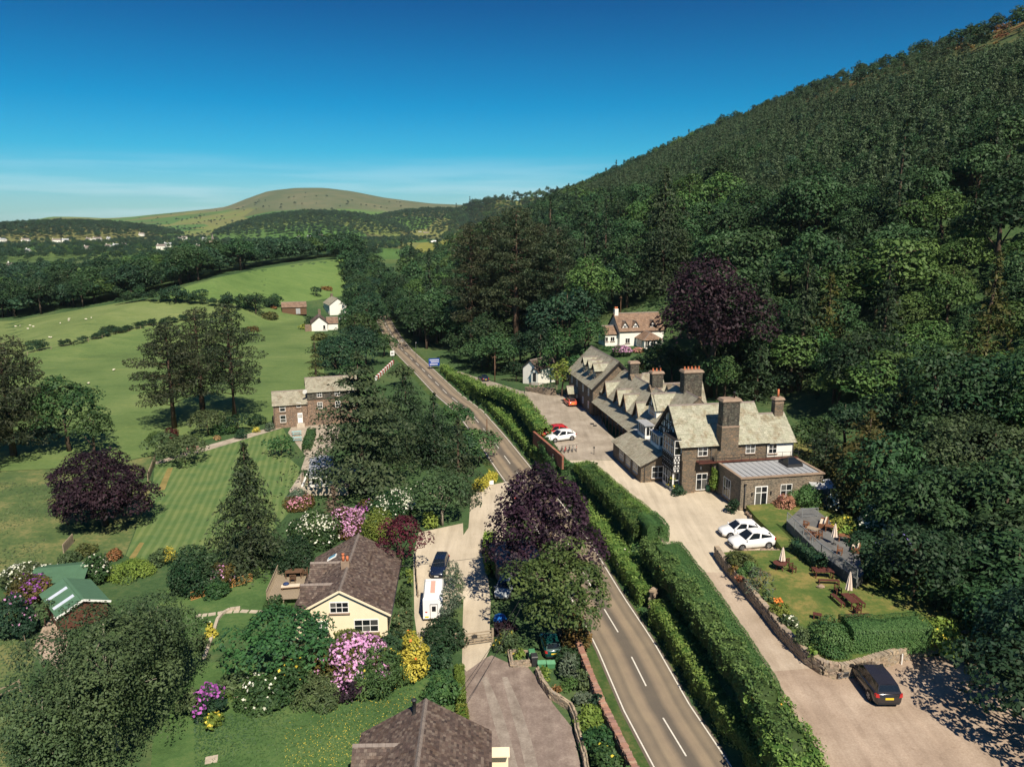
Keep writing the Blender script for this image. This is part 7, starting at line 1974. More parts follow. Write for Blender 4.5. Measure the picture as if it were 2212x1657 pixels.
# stone piers and walls
def stone_wall(name, path, h, wdt, mats, label, sw=.34, shh=.17, nobj=150, capst=True, cat="wall", mort=None, seed=1):
    """dry stone wall: dark heart, faces of separate stones, upright cap stones"""
    g_ = np.random.default_rng(seed)
    e = tag(empty(name, (0, 0, 0)), label, cat)
    core, cells = MB(), []
    hs = h if hasattr(h, '__len__') else [h] * len(path)
    for (a, b), h0, h1 in zip(zip(path, path[1:]), hs, hs[1:]):
        a, b = Vector(a), Vector(b)
        d = (b - a); L_ = d.length; d = d.normalized(); s_ = Vector((-d.y, d.x, 0))
        w2 = wdt / 2 - .07
        core.hexa([a - s_ * w2 - Vector((0, 0, .3)), b - s_ * w2 - Vector((0, 0, .3)), b + s_ * w2 - Vector((0, 0, .3)), a + s_ * w2 - Vector((0, 0, .3)), a - s_ * w2 + Vector((0, 0, h0 - .05)), b - s_ * w2 + Vector((0, 0, h1 - .05)), b + s_ * w2 + Vector((0, 0, h1 - .05)), a + s_ * w2 + Vector((0, 0, h0 - .05))])
        rz = math.atan2(d.y, d.x)
        for side in (-1, 1):
            z = 0.0; row = 0
            while z < max(h0, h1):
                hh = shh * g_.uniform(.8, 1.25); x = -g_.uniform(0, sw)
                while x < L_:
                    ww = sw * g_.uniform(.55, 1.5); xm = x + ww / 2
                    if 0 < xm < L_ and z + hh * .6 < h0 + (h1 - h0) * xm / L_:
                        cells.append((a + d * xm + s_ * side * (wdt / 2 - .06 + g_.uniform(-.025, .03)) + Vector((0, 0, z + hh / 2)), rz + g_.uniform(-.06, .06), (ww - .02, .16, hh - .018)))
                    x += ww
                z += hh; row += 1
        if capst:
            x = 0
            while x < L_:
                ww = g_.uniform(.14, .3); q = h0 + (h1 - h0) * x / L_
                cells.append((a + d * (x + ww / 2) + Vector((0, 0, q + .07)), rz + g_.uniform(-.2, .2), (ww - .015, wdt * g_.uniform(.85, 1.1), g_.uniform(.18, .32))))
                x += ww
    c_ = core.build("core", M_MORTAR, e)
    idx = g_.permutation(len(cells)); single = set(idx[:nobj].tolist())
    J = MB(); tints = []
    def stone_me(mat, k):
        key = ("stone", mat.name, k)
        if key not in _mesh_cache:
            q = np.random.default_rng(k + 9)
            m = MB(); pts = [Vector((x, y, z)) * .5 + Vector(q.normal(size=3)) * .06 for x, y, z in ((-1, -1, -1), (1, -1, -1), (1, 1, -1), (-1, 1, -1), (-1, -1, 1), (1, -1, 1), (1, 1, 1), (-1, 1, 1))]
            m.hexa(pts); me = m.mesh("stone", mat); a_ = me.attributes.new("tint", 'FLOAT', 'FACE'); a_.data.foreach_set("value", np.zeros(6, np.float32)); _mesh_cache[key] = me
        return _mesh_cache[key]
    for i, (p, rz, sz) in enumerate(cells):
        if i in single:
            link("stone", stone_me(mats, i % 4), e, p, (0, 0, rz), sz)
        else:
            me = stone_me(mats, i % 4); M = Matrix.Rotation(rz, 3, 'Z')
            J.hexa([Vector(p) + M @ Vector((v.co.x * sz[0], v.co.y * sz[1], v.co.z * sz[2])) for v in me.vertices]); tints += [g_.uniform()] * 6
    if len(J.v):
        me = J.mesh("stones", mats); a_ = me.attributes.new("tint", 'FLOAT', 'FACE'); a_.data.foreach_set("value", np.array(tints, np.float32))
        o_ = link("stones", me, e); o_["kind"] = "stuff"
    return e
M_MORTAR = plain("wall_heart", (0.07, 0.06, 0.05), 0.95, 0.05)
M_WSTONE = slatemat("wall_stone", [(0.34, 0.26, 0.18), (0.26, 0.22, 0.17), (0.42, 0.33, 0.23), (0.22, 0.18, 0.14), (0.37, 0.28, 0.21), (0.30, 0.26, 0.21)], (0.8, .8, .7))
M_RSTONE = slatemat("red_wall_stone", [(0.33, 0.17, 0.12), (0.27, 0.15, 0.115), (0.40, 0.22, 0.15), (0.24, 0.14, 0.12), (0.36, 0.24, 0.17)], (0.8, .8, .7))
ZG = 4.9
gw_path = [(22.5, 78.0, 4), (22.6, 74.5, 4), (23.1, 70, 4), (23.6, 65, 4), (23.85, 61, 4), (24.6, 57.0, 4), (25.3, 55.6, 4), (26.4, 55.1, 4), (28.0, 55.6, 4), (34.6, 58.4, 4), (40, 60.2, 4)]
stone_wall("garden_wall", gw_path, 1.05, .5, M_WSTONE, "curving dry stone wall between the inn garden and drive", nobj=295, seed=3)
stone_wall("roadside_wall", [(float(road_x(y) - 4.9), float(y), 0) for y in np.arange(36, 68.1, 4)], 1.1, .55, M_RSTONE, "red sandstone wall along the left side of the road", nobj=280, sw=.42, shh=.2, seed=5)
stone_wall("planter_wall", [tuple(p) for p in pxs([(1105, 1440), (1148, 1437), (1142, 1415), (1100, 1412), (1105, 1440)])], .5, .3, M_WSTONE, "square stone planter by the dark chippings", .28, .14, 90, False, seed=7)
stone_wall("garden_wall", [tuple(p) for p in pxs([(1160, 1455), (1170, 1480), (1190, 1508), (1210, 1520), (1232, 1535), (1243, 1560), (1247, 1590), (1262, 1640), (1275, 1720)])], .75, .3, M_WSTONE, "low curving stone wall edging the dark chippings", .3, .15, 150, False, seed=9)
stone_wall("lane_wall", [(3.2, 166.5, 2.6), (7.5, 160.0, 3.6), (9.3, 158.6, 3.7)], [1.3, 1.6, 1.5], .5, M_WSTONE, "short stone retaining wall beside the inn lane", .5, .25, 70, False, seed=11)
pv = stone_wall("gate_pier", [(float(road_x(72.9) + 4.7), 72.7, 0.1), (float(road_x(72.9) + 5.1), 73.4, 0.1)], 2.3, .6, M_WSTONE, "stone gate pier in the gap of the roadside hedge", .4, .2, 60, True, "pier", seed=13)
bw = MB(); a, b = at(1153, 938, 4.9), at(1216, 992, 4.9)
bw.bar((a.x, a.y, 4.3), (b.x, b.y, 4.3), .3, 2.0); bwl = bw.build("brick_wall", M_BRICK); tag(bwl, "red brick wall behind the parked cars in the inn yard", "wall")
MB().bar((a.x, a.y, 5.36), (b.x, b.y, 5.36), .4, .1).build("coping", M_BRICK, bwl)
# inn garden
gl_px = [(1568, 1204), (1612, 1190), (1700, 1190), (1640, 1112), (1612, 1100), (1690, 1082), (1712, 1110), (1852, 1252), (1960, 1330), (2050, 1360), (1990, 1400), (1800, 1432), (1760, 1440), (1722, 1405), (1650, 1310), (1580, 1225)]
lawn_w = [(22.6, 76.9), (25.0, 77.4), (29.7, 77.6), (30.0, 83.2), (29.7, 87.0), (29.7, 91.0), (37, 92.5), (44, 84), (44, 62), (40, 60.0), (34.6, 58.3), (28, 55.5), (26.4, 55.1), (25.3, 55.5), (24.5, 57), (23.8, 61), (23.5, 65), (23.0, 70), (22.6, 74.5)]
m = MB(); m.prism(lawn_w, 3.6, ZG); lw = m.build("garden_lawn", M_DRYLAWN); tag(lw, "raised inn lawn with dry yellow patches inside the stone wall", None, None, "structure")
def G(cx, cy, z=ZG): return at(1490.9 + .25 * cx, 1049.1 + .25 * cy, z)
for a, b, lb in ((G(470, 595, 4), G(850, 590, 4), "row of brown boulders below the two white cars"), (G(490, 245, 4), G(855, 560, 4), "row of brown boulders along the parking edge")):
    n = 15 if "below" in lb else 22
    e = tag(empty("rock_edging", (0, 0, 0)), lb, "rocks")
    for i in range(n):
        p = a.lerp(b, (i + .5) / n)
        key = ("boulder", i % 4)
        if key not in _mesh_cache:
            bmh = bmesh.new(); bmesh.ops.create_icosphere(bmh, subdivisions=2, radius=.5)
            q = np.random.default_rng(i + 50)
            for v in bmh.verts: v.co *= 1 + q.normal() * .12; v.co.z *= .8
            me = bpy.data.meshes.new("boulder"); bmh.to_mesh(me); bmh.free(); me.materials.append(M_STONECAP); _mesh_cache[key] = me
        s_ = rng.uniform(.55, .95)
        link("boulder", _mesh_cache[key], e, (p.x, p.y, 4.15 + s_ * .18), (0, 0, rng.uniform(0, 6)), (s_ * 1.2, s_, s_ * 1.1))
# terrace
ZT = 5.9
t_px = [G(835, 305, ZT), G(1130, 590, ZT), G(1440, 810, ZT), G(1500, 760, ZT), G(1450, 560, ZT), G(1400, 430, ZT), G(1180, 280, ZT), G(1080, 200, ZT), G(960, 190, ZT)]
m = MB(); m.prism([(p.x, p.y) for p in t_px], 4.0, ZT); tr = m.build("terrace", tarmac("shaded_grey_flags", ((0.095, 0.098, 0.098), (0.13, 0.13, 0.128), (0.17, 0.168, 0.16)), .5, 4)); tag(tr, "raised grey flagged terrace beside the inn lawn", None, None, "structure")  # flags darkened all over: the shade of the trees is put into their colour
rl = tag(empty("steel_railing", (0, 0, 0)), "long thin steel railing along the terrace edge", "railing")
def rail_run(pts, parent, n):
    m = MB()
    for a, b in zip(pts, pts[1:]):
        m.bar((a.x, a.y, ZT + 1.08), (b.x, b.y, ZT + 1.08), .06, .06); m.bar((a.x, a.y, ZT + .12), (b.x, b.y, ZT + .12), .03)
        k = int((b - a).length / .14)
        for i in range(k):
            p = a.lerp(b, i / k); m.box(p.x - .008, p.x + .008, p.y - .008, p.y + .008, ZT + .12, ZT + 1.06)
    m.build("railing", M_GALV, parent)
    for a, b in zip(pts, pts[1:]):
        k = max(1, int((b - a).length / 1.9))
        for i in range(k + 1):
            p = a.lerp(b, i / k); MB().box(p.x - .03, p.x + .03, p.y - .03, p.y + .03, ZT - .3, ZT + 1.1).build("post", M_GALV, parent)
rail_run([t_px[0], t_px[1], t_px[2]], rl, 8)
rl2 = tag(empty("steel_railing", (0, 0, 0)), "short steel railing at the far end of the terrace", "railing")
rail_run([G(965, 275, ZT), G(1100, 265, ZT)], rl2, 3)
# furniture
def chair_(loc, rz, label, mat=None, group="garden chairs of the inn"):
    return slat_seat(loc, rz, .58, .55, .44, mat or M_REDW, label, "chair", True, True, group, "garden_chair")
rt = empty("round_table", G(772, 722), 0, "round dark red table with a parasol in the lawn's middle", "table")
MB().lathe([(.05, .68), (.68, .68), (.70, .70), (.70, .73), (.02, .735)], (0, 0, 0), 20, False).build("table_top", M_REDW, rt)
for a in range(4): MB().bar((.5 * math.cos(a * 1.57 + .4), .5 * math.sin(a * 1.57 + .4), 0), (.12 * math.cos(a * 1.57 + .4), .12 * math.sin(a * 1.57 + .4), .68), .07).build("leg", M_REDW, rt)
chair_(G(822, 690), R(200), "dark red slatted chair behind the round table"); chair_(G(882, 748), R(25), "dark red slatted chair in front of the round table, facing it")
M_CANVAS = plain("cream_canvas", (0.74, 0.62, 0.53), 0.9, 0.1, 0, 0.08, 5)
def parasol(loc, h, label, tiers=1):
    t = empty("folded_parasol", loc, 0, label, "parasol", "folded parasols of the inn")
    MB().tube([(0, 0, 0), (0, 0, h)], .03, 6).build("pole", M_GREYW, t)
    MB().lathe([(.25, 0), (.25, .07), (.06, .1)], (0, 0, 0), 10).build("base", M_IRON, t)
    m = MB(); N = 16
    prof = [(h * .36, .26), (h * .38, .27), (h * .6, .20), (h * .8, .13), (h * .97, .05), (h, .02)] if tiers == 1 else [(h * .30, .34), (h * .33, .33), (h * .55, .25), (h * .74, .17), (h * .75, .26), (h * .9, .12), (h, .02)]
    rows = []
    for z, r in prof:
        k = len(m.v); rows.append(k)
        m.v += [((r * (1 + .28 * (-1) ** j)) * math.cos(6.283 * j / N), (r * (1 + .28 * (-1) ** j)) * math.sin(6.283 * j / N), z) for j in range(N)]
    for a, b in zip(rows, rows[1:]):
        for j in range(N): m.f.append((a + j, a + (j + 1) % N, b + (j + 1) % N, b + j)); m.sm.append(False)
    m.build("canopy", M_CANVAS, t)
    return t
parasol(G(790, 712), 2.35, "folded pinkish parasol standing at the round table")
parasol(G(1240, 505, ZT), 2.4, "folded pinkish parasol on the terrace")
parasol(G(1362, 985), 2.9, "largest folded cream parasol, two tiered, over the picnic table")
def bench_(loc, rz, L_, label): return slat_seat(loc, rz, L_, .4, .45, M_REDW, label, "bench", False, False, "benches on the inn lawn")
d1 = G(1480, 1055) - G(1290, 900); rz1 = math.atan2((G(1330, 1050) - G(1230, 960)).y, (G(1330, 1050) - G(1230, 960)).x)
rect_table(G(1375, 1030), rz1, 1.9, .8, .74, M_REDW, "long dark red picnic table below the largest parasol")
bench_(G(1270, 1010), rz1, 2.0, "dark red bench on the drive side of the picnic table"); bench_(G(1445, 1010), rz1, 2.0, "dark red bench on the shaded side of the picnic table")
chair_(G(1272, 935), rz1 + R(90), "dark red chair at the far end of the picnic table"); chair_(G(1440, 1105), rz1 + R(-90), "dark red chair at the near end of the picnic table")
rz2 = R(-4)
rect_table(G(1150, 790), rz2, 1.9, .8, .74, M_REDW, "dark red picnic table half in the tree shade"); bench_(G(1195, 850), rz2, 2.0, "dark red bench in front of the half shaded picnic table"); bench_(G(1130, 745), rz2, 1.9, "dark red bench behind the half shaded picnic table")
bench_(G(1440, 1150), R(4), 2.3, "dark red bench against the clipped hedge")
st_ = rect_table(G(1095, 1150), R(-25), .75, .55, .5, M_REDW, "small low dark red table beside the domed hedge", "table", 4, None, "side_table")
rk = tag(bpy.data.objects.new("rock", _mesh_cache[("boulder", 1)]), "single pale rock lying on the inn lawn", "rock"); COL.objects.link(rk); rk.location = G(1130, 880) + Vector((0, 0, .12)); rk.scale = (.8, .5, .5)
M_WICK = plain("brown_rattan", (0.20, 0.09, 0.045), 0.7, 0.3, 0, .2, 6)
def sofa(loc, rz, L_, label):
    t = empty("garden_sofa", loc, rz, label, "sofa")
    MB().box(-L_ / 2, L_ / 2, -.4, .4, .05, .32).build("frame", M_WICK, t); MB().box(-L_ / 2, L_ / 2, .3, .42, .32, .75).build("backrest", M_WICK, t)
    for s_ in (-1, 1): MB().box(s_ * (L_ / 2 - .06) - .06, s_ * (L_ / 2 - .06) + .06, -.4, .3, .32, .58).build("armrest", M_WICK, t)
    MB().box(-L_ / 2 + .13, L_ / 2 - .13, -.38, .2, .32, .45).build("cushion", M_BEIGE, t); MB().box(-L_ / 2 + .13, L_ / 2 - .13, .14, .29, .46, .82).build("back_cushion", M_BEIGE, t)
    return t
sofa(G(1150, 345, ZT), R(-118), 2.2, "brown rattan sofa with cream cushions on the sunny terrace"); sofa(G(1430, 555, ZT), R(-118), 2.0, "rattan sofa with pale cushions in the terrace shade")
rect_table(G(1212, 395, ZT), R(-28), 1.2, .8, .68, M_WICK, "square brown table in front of the cream sofa", "table", 3); rect_table(G(1330, 480, ZT), R(-28), 1.2, .9, .72, M_WICK, "brown table beside the terrace parasol", "table", 3)
rect_table(G(1055, 420, ZT), R(-40), 1.3, .9, .74, M_GREYW, "pale brown table behind the terrace railing", "table", 5)
for p, a, lb in ((G(1000, 365, ZT), 140, "brown chair at the far side of the railing table"), (G(1010, 425, ZT), 40, "brown chair beside the railing at the pale table"), (G(1060, 470, ZT), -30, "brown chair nearest the railing at the pale table"), (G(1110, 455, ZT), -60, "brown chair on the inner side of the pale table"), (G(1290, 415, ZT), -120, "orange brown chair between the two rattan tables"), (G(1330, 400, ZT), -120, "orange brown chair nearest the yellow shrub"), (G(1290, 590, ZT), 60, "lone brown chair near the shaded end of the railing")):
    chair_(p, R(a), lb, M_WICK, "chairs on the terrace")
# garden hedge
shrub(G(1190, 1430, 4.6), 1.75, 3.1, "clip", "tall domed clipped bush at the corner of the inn lawn", leaf=.12, nl=34, dens=.9)
hedge([G(1330, 1400, 4.7), G(1650, 1390, 4.7), G(1980, 1370, 4.7)], 2.5, 2.6, "clip", "broad clipped hedge above the car park wall", .11, 1.2, wob=.04, rough=.22)
hedge([G(890, 560, ZG), G(1010, 640, ZG), G(1130, 730, ZG)], 1.3, 1.2, "dark", "dark leafy hedge along the foot of the terrace", .22, 1.0, wob=.2)

# ------------------------------------------------------------------ shrubs
def sh(px_, py_, wpx, top, mat, label, bloom=None, nb=.5, z=0.0, leaf=.22, nl=16, bs=.24, name="shrub", dens=.85, asp=.62):
    b = at(px_, py_, z) if py_ > 720 or z else onland(px_, py_)
    z = b.z
    zc = b.y * CP - (z - CAMZ) * SP
    r = wpx / 2 * zc / FPX * 1.04
    b = b + Vector((0, r * .35, 0))
    h = max(.3, zat(px_, top, b.y)[0] - z)
    if mat in ("grass",): pass
    return shrub(b, r, h, mat, label, bloom, nb, leaf, name, nl, dens, bsize=bs, asp=asp)
S = sh
S(770, 1478, 112, 1366, "bronzeg", "large rhododendron covered in pink lilac flowers before the cream house", "pink", .62, nl=26, bs=.26)
S(705, 1470, 66, 1392, "bronzeg", "bronze leaved rhododendron with few pink flowers left of the big pink one", "pink", .08, nl=16)
S(893, 1466, 66, 1367, "yellow", "golden yellow azalea with orange specks", "orange", .02, nl=18)
S(822, 1502, 104, 1400, "green", "rounded green shrub with yellowish tips between pink and yellow ones", "ylflower", .03, nl=22, asp=.4)
S(842, 1420, 54, 1363, "dark", "dark green shrub behind the yellow azalea", nl=12)
S(752, 1508, 70, 1456, "copper", "dark purple shrub at the foot of the pink rhododendron", nl=14)
S(662, 1498, 36, 1463, "copper", "small dark purple shrub among green ones", nl=9)
S(685, 1520, 94, 1458, "dull", "feathery grey green juniper beside the dark purple shrub", nl=18, asp=.35)
S(618, 1512, 92, 1420, "green", "leafy shrub with pale yellow tips left of the juniper", "ylflower", .03, nl=18)
S(560, 1532, 96, 1462, "green", "green shrub dotted with white flowers near the garden grass", "white", .035, nl=18)
S(515, 1488, 46, 1446, "dark", "dark low bush under the apple tree", nl=10)
b = at(612, 1450); broadleaf(b, topH(b, 615, 1322), 4.6, "green", "spreading apple tree in front of the cream house", .5, 70, .26, .85, flat=.7)
S(952, 1402, 92, 1336, "dark", "dark green shrub in front of the white horse trailer", nl=18)
S(950, 1458, 66, 1392, "dark", "dark hedge shrub right of the yellow azalea", nl=14)
S(952, 1530, 74, 1450, "green", "green shrub beside the near slate roof", nl=16)
S(980, 1278, 44, 1207, "grey", "grey green columnar conifer beside the dark blue car", nl=14, asp=.35, name="conifer_shrub"); S(974, 1352, 46, 1264, "grey", "grey green columnar conifer beside the white trailer", nl=14, asp=.35, name="conifer_shrub"); S(990, 1320, 30, 1240, "dull", "slim dull conifer between two grey green ones", nl=10, asp=.35, name="conifer_shrub")
S(858, 1252, 38, 1198, "fresh", "small bright tree-like shrub below the red maple", nl=10); S(872, 1310, 34, 1262, "green", "green shrub in the narrow bed beside the parking bay", nl=10); S(874, 1375, 50, 1305, "dull", "mixed green and brown shrub at the corner of the cream house", "salmon", .02, nl=14); S(887, 1275, 18, 1228, "lime", "narrow yellow green hedge plant by the bay fence", nl=8)
S(676, 1180, 98, 1102, "green", "green bush covered with white flower clusters behind the slate roof", "white", .16, nl=22); S(746, 1158, 74, 1092, "bronzeg", "pink flowering rhododendron behind the ridge of the slate roof", "pink", .5, nl=16); S(815, 1172, 70, 1100, "lime", "yellow green bush between pink rhododendron and red maple", nl=16)
S(850, 1115, 92, 1056, "green", "bush with cream white blossom on top near the drive", "white", .3, nl=20); S(792, 1105, 40, 1078, "bronzeg", "small purple flowering bush below the cedar", "purple", .4, nl=9); S(645, 1100, 58, 1082, "bronzeg", "reddish bush with pink flowers below the concrete wall", "rose", .2, nl=12); S(640, 1082, 44, 1058, "grey", "pale grey green bush at the corner of the striped lawn", nl=10)
S(905, 1090, 50, 1040, "green", "leafy shrub between cedar and drive", "white", .05, nl=12); S(930, 1140, 36, 1100, "lime", "small yellow green shrub under the twiggy tree", nl=9)
S(632, 1245, 76, 1150, "dark", "dark evergreen shrub between cypress and deck", nl=18); S(592, 1338, 52, 1281, "green", "green shrub in front of the timber deck", nl=12); S(750, 1380, 58, 1353, "olive", "low olive shrub under the cream gable window", nl=10); S(815, 1392, 26, 1366, "lime", "small yellow green plant by the gable wall", nl=8)
S(205, 1260, 66, 1195, "green", "dense white flowering bush beside the green sheds", "white", .28, nl=18); S(52, 1272, 98, 1218, "dull", "cream flowering bush at the left edge", "white", .2, nl=18); S(56, 1310, 86, 1240, "bronzeg", "dark rhododendron with purple flowers left of the sheds", "purple", .2, nl=18); S(18, 1382, 84, 1285, "dark", "dark rhododendron with sparse pink flowers at the left edge", "pink", .06, nl=18)
b = at(98, 1352); broadleaf(b, topH(b, 98, 1296), 1.5, "dull", "thin small tree beside the brown shed", .9, 16, .2)
S(245, 1210, 34, 1186, "rust", "small rusty red shrub at the foot of the striped lawn", nl=8); S(367, 1216, 32, 1180, "yellow", "golden conifer shrub at the near end of the striped lawn", nl=10, asp=.4); S(344, 1220, 42, 1178, "dull", "dull green shrub beside the golden conifer", nl=10); S(418, 1282, 98, 1178, "dark", "large dark evergreen bush left of the cypress", nl=22); S(482, 1272, 52, 1212, "bronzeg", "small pink rhododendron under the cypress", "pink", .3, nl=12); S(466, 1288, 58, 1250, "green", "green shrub above the trellis fence", nl=12)
S(183, 1200, 40, 1172, "olive", "olive shrub with rusty edge by the meadow fence", nl=9); S(150, 1215, 40, 1190, "dull", "dull green low bush behind the farther shed", nl=9); S(275, 1250, 78, 1212, "lime", "arching yellow green shrub behind the weeping tree", nl=16, asp=.35)
S(369, 952, 32, 923, "maroon", "dark red shrub at the foot of the left pine", nl=8); S(520, 948, 24, 925, "dark", "small clipped round bush by the gravel path", nl=8, leaf=.18); S(553, 935, 15, 921, "yellow", "small golden bush by the gravel path", nl=6); S(552, 920, 36, 893, "dark", "dark bush near the cottage corner", nl=9); S(335, 955, 34, 930, "fresh", "light green bush below the left pine", nl=8); S(480, 938, 50, 900, "green", "rounded green bush between the pines and the path", nl=12); S(580, 930, 22, 912, "grey", "grey green bush at the cottage gable", nl=6); S(415, 972, 20, 960, "rose", "patch of red and pink flowers beside the gravel path", nl=5); S(470, 950, 22, 940, "salmon", "low orange pink flowers beside the gravel path", nl=5)
hedge([at(662, 975), at(674, 940)], 1.4, 1.5, "green", "short clipped hedge on the cottage patio", .2, 1.0, wob=.06)
S(452, 1553, 62, 1476, "dark", "rhododendron with vivid purple flowers beside the weeping tree", "purple", .22, nl=16); S(459, 1575, 40, 1537, "lime", "variegated yellow shrub below the purple rhododendron", "ylflower", .1, nl=10); S(412, 1550, 54, 1485, "dull", "grey green shrub between weeping tree and purple rhododendron", nl=14); S(452, 1378, 28, 1346, "yellow", "yellow shrub beside the curved stone edging", nl=8); S(430, 1400, 40, 1370, "dull", "dull shrub beside the yellow one at the stone edging", nl=8); S(500, 1500, 60, 1456, "dull", "low dark bush with a red pot", nl=12); S(445, 1352, 20, 1332, "green", "small white flowering plant by the path", "white", .2, nl=6); S(482, 1512, 30, 1490, "lime", "pale lime mound beside the bare patch", nl=7)
S(1087, 1378, 50, 1333, "copper", "dark purple shrub right of the timber gate", nl=12); S(1098, 1414, 54, 1360, "dull", "rounded grey green broom with yellow top by the gate", "ylflower", .04, nl=14, asp=.35); S(1122, 1424, 22, 1402, "lime", "small green plant in the stone planter", nl=7)
S(1248, 1408, 60, 1330, "bronzeg", "olive bronze shrub against the road wall", nl=14); S(1226, 1440, 62, 1395, "dark", "dark fern-like conifer shrub beside the green car", nl=14, asp=.35); S(1228, 1470, 44, 1408, "grey", "silvery white shrub beside the road wall", "white", .06, nl=14); S(1177, 1468, 28, 1434, "lime", "yellow green box bush beside the bins", nl=8); S(1200, 1498, 22, 1474, "rust", "small rusty dome shrub beside the low wall", nl=7); S(1230, 1495, 40, 1462, "fresh", "bright ferns below the silvery shrub", nl=9, asp=.3); S(1258, 1490, 40, 1445, "dull", "rose bush with white flowers by the road wall", "white", .03, nl=9)
S(1262, 1525, 42, 1492, "grey", "grey leaved plant inside the curving low wall", nl=9); S(1290, 1540, 36, 1500, "dark", "dark shrub against the road wall", nl=9); S(1277, 1570, 64, 1523, "lime", "yellow green shrub inside the curving low wall", nl=12); S(1292, 1626, 70, 1565, "green", "large rounded green bush near the bottom edge", nl=16); S(1310, 1668, 70, 1612, "green", "green bush with a few yellow flowers at the bottom edge", "ylflower", .02, nl=14); S(1345, 1720, 60, 1640, "green", "leafy bush cut by the bottom edge", nl=12)
hedge(pxs([(992, 1452), (994, 1490), (996, 1528)]), .8, .8, "lime", "low yellow green hedge along the dark chippings", .16, 1.0, wob=.08); hedge(pxs([(998, 1538), (1000, 1575)]), .8, .9, "lime", "short yellow green hedge nearest the slate roof", .16, 1.0, wob=.08)
hedge(pxs([(1058, 1175), (1056, 1205), (1062, 1245)]), 1.7, 1.3, "lime", "curved yellow green hedge around the grey garage", .2, 1.0, wob=.15); hedge(pxs([(1030, 1062), (1048, 1048), (1066, 1036)]), 1.2, 1.4, "yellow", "golden hedge at the drive entrance", .2, 1.0, wob=.15)
# inn planting
S(1459, 1060, 32, 1024, "green", "climbing rose bush with pale yellow flowers beside the timbered bay", "ylflower", .2, z=ZS, nl=10); S(1467, 1070, 30, 1048, "dark", "dark low shrub at the foot of the inn buttress", z=ZS, nl=8)
S(1585, 1109, 32, 1075, "dark", "dark shrub at the corner of the flat roofed extension", z=ZS, nl=10); S(1692, 1110, 50, 1062, "salmon", "salmon flowering bush before the extension window", "rose", .05, z=ZS, nl=14); S(1742, 1108, 62, 1040, "clip", "dark clipped bush at the right end of the extension", z=ZS, nl=16, leaf=.17); S(1800, 1118, 48, 1062, "dull", "white flowering bush behind the terrace", "white", .12, z=ZS, nl=12); S(1890, 1155, 66, 1088, "green", "large bush crowned with white flowers above the terrace", "white", .3, z=ZT, nl=16); S(1822, 1148, 54, 1114, "lime", "yellow flowering shrub behind the cream sofa", "ylflower", .06, z=ZT, nl=12); S(1828, 1160, 28, 1134, "lime", "lime green shrub beside the rattan tables", z=ZT, nl=8); S(1846, 1175, 22, 1146, "green", "small pink flowering plant beside the terrace tables", "rose", .2, z=ZT, nl=7)
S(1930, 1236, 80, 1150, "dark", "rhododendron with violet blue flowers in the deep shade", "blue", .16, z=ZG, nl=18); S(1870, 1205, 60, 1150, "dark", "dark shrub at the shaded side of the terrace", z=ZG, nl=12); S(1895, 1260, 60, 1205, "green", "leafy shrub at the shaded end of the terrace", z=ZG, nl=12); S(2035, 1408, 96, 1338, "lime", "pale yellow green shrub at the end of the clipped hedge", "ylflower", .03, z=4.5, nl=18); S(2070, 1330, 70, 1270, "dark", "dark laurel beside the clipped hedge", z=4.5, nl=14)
S(1600, 1226, 58, 1188, "olive", "olive shrub above the corner of the garden wall", z=ZG, nl=10); S(1618, 1248, 38, 1212, "clip", "round clipped bush on the inn lawn", z=ZG, nl=12, leaf=.14); S(1638, 1284, 58, 1222, "grey", "tall fountain of ornamental grass by the garden wall", "dry", .04, z=ZG, nl=12, asp=.16, leaf=.5, name="ornamental_grass"); S(1585, 1238, 26, 1218, "bronzeg", "yellow flowers at the top of the garden wall", "ylflower", .1, z=ZG, nl=6); S(1601, 1262, 24, 1242, "rust", "rusty flowers spilling over the garden wall", z=ZG, nl=6); S(1660, 1302, 28, 1278, "dull", "small grey green shrub beside the orange flowers", z=ZG, nl=7); S(1680, 1306, 22, 1292, "orange", "low mound of orange flowers on the lawn edge", z=ZG, nl=6); S(1690, 1334, 40, 1302, "lime", "round yellow green bush on the lawn edge", z=ZG, nl=12, leaf=.15); S(1706, 1354, 38, 1326, "dull", "low plant with white flowers on the lawn edge", "white", .1, z=ZG, nl=8); S(1735, 1396, 36, 1349, "dull", "egg shaped clipped bush beside the domed hedge", z=ZG, nl=10, leaf=.15); S(1753, 1422, 22, 1396, "lime", "lime plant at the inside corner of the garden wall", z=ZG, nl=6)
S(1690, 1060, 30, 1090, "rust", "rusty flowers by the extension door", z=ZS, nl=5)
cr_ = shrub(Vector((0, 0, 0)), 1.0, 4.0, "lime", "yellow green creeper climbing the inn wall by the glazed door", leaf=.24, nl=22, name="creeper"); p_ = Matrix.Rotation(R(10.5), 4, 'Z') @ Vector((4.35, -1.0, 0)); cr_.location = (22.9 + p_.x, 98 + p_.y, ZS); cr_.rotation_euler = (0, 0, 0); cr_.scale = (.55, .8, 1.0)
S(1330, 1058, 14, 1050, "green", "small weeds at the foot of the lean-to", z=ZS, nl=4) if False else None
# yellow rough grass behind the inn
sheet("rough_grass", [(38.5, 101), (41, 96), (48, 104), (50, 122), (46, 138), (38, 146), (30, 148), (29.5, 136), (34, 118)], M_ROUGH, .05, "dry yellow rough grass behind the inn", drape=True)
k_ = [(38.5, 101), (41, 96), (48, 104), (50, 122), (46, 138), (38, 146), (30, 148), (29.5, 136), (34, 118)]
tufts("long_grass", k_, 9000, "olive", .4, "dry tussocks behind the inn", ZS + .05)
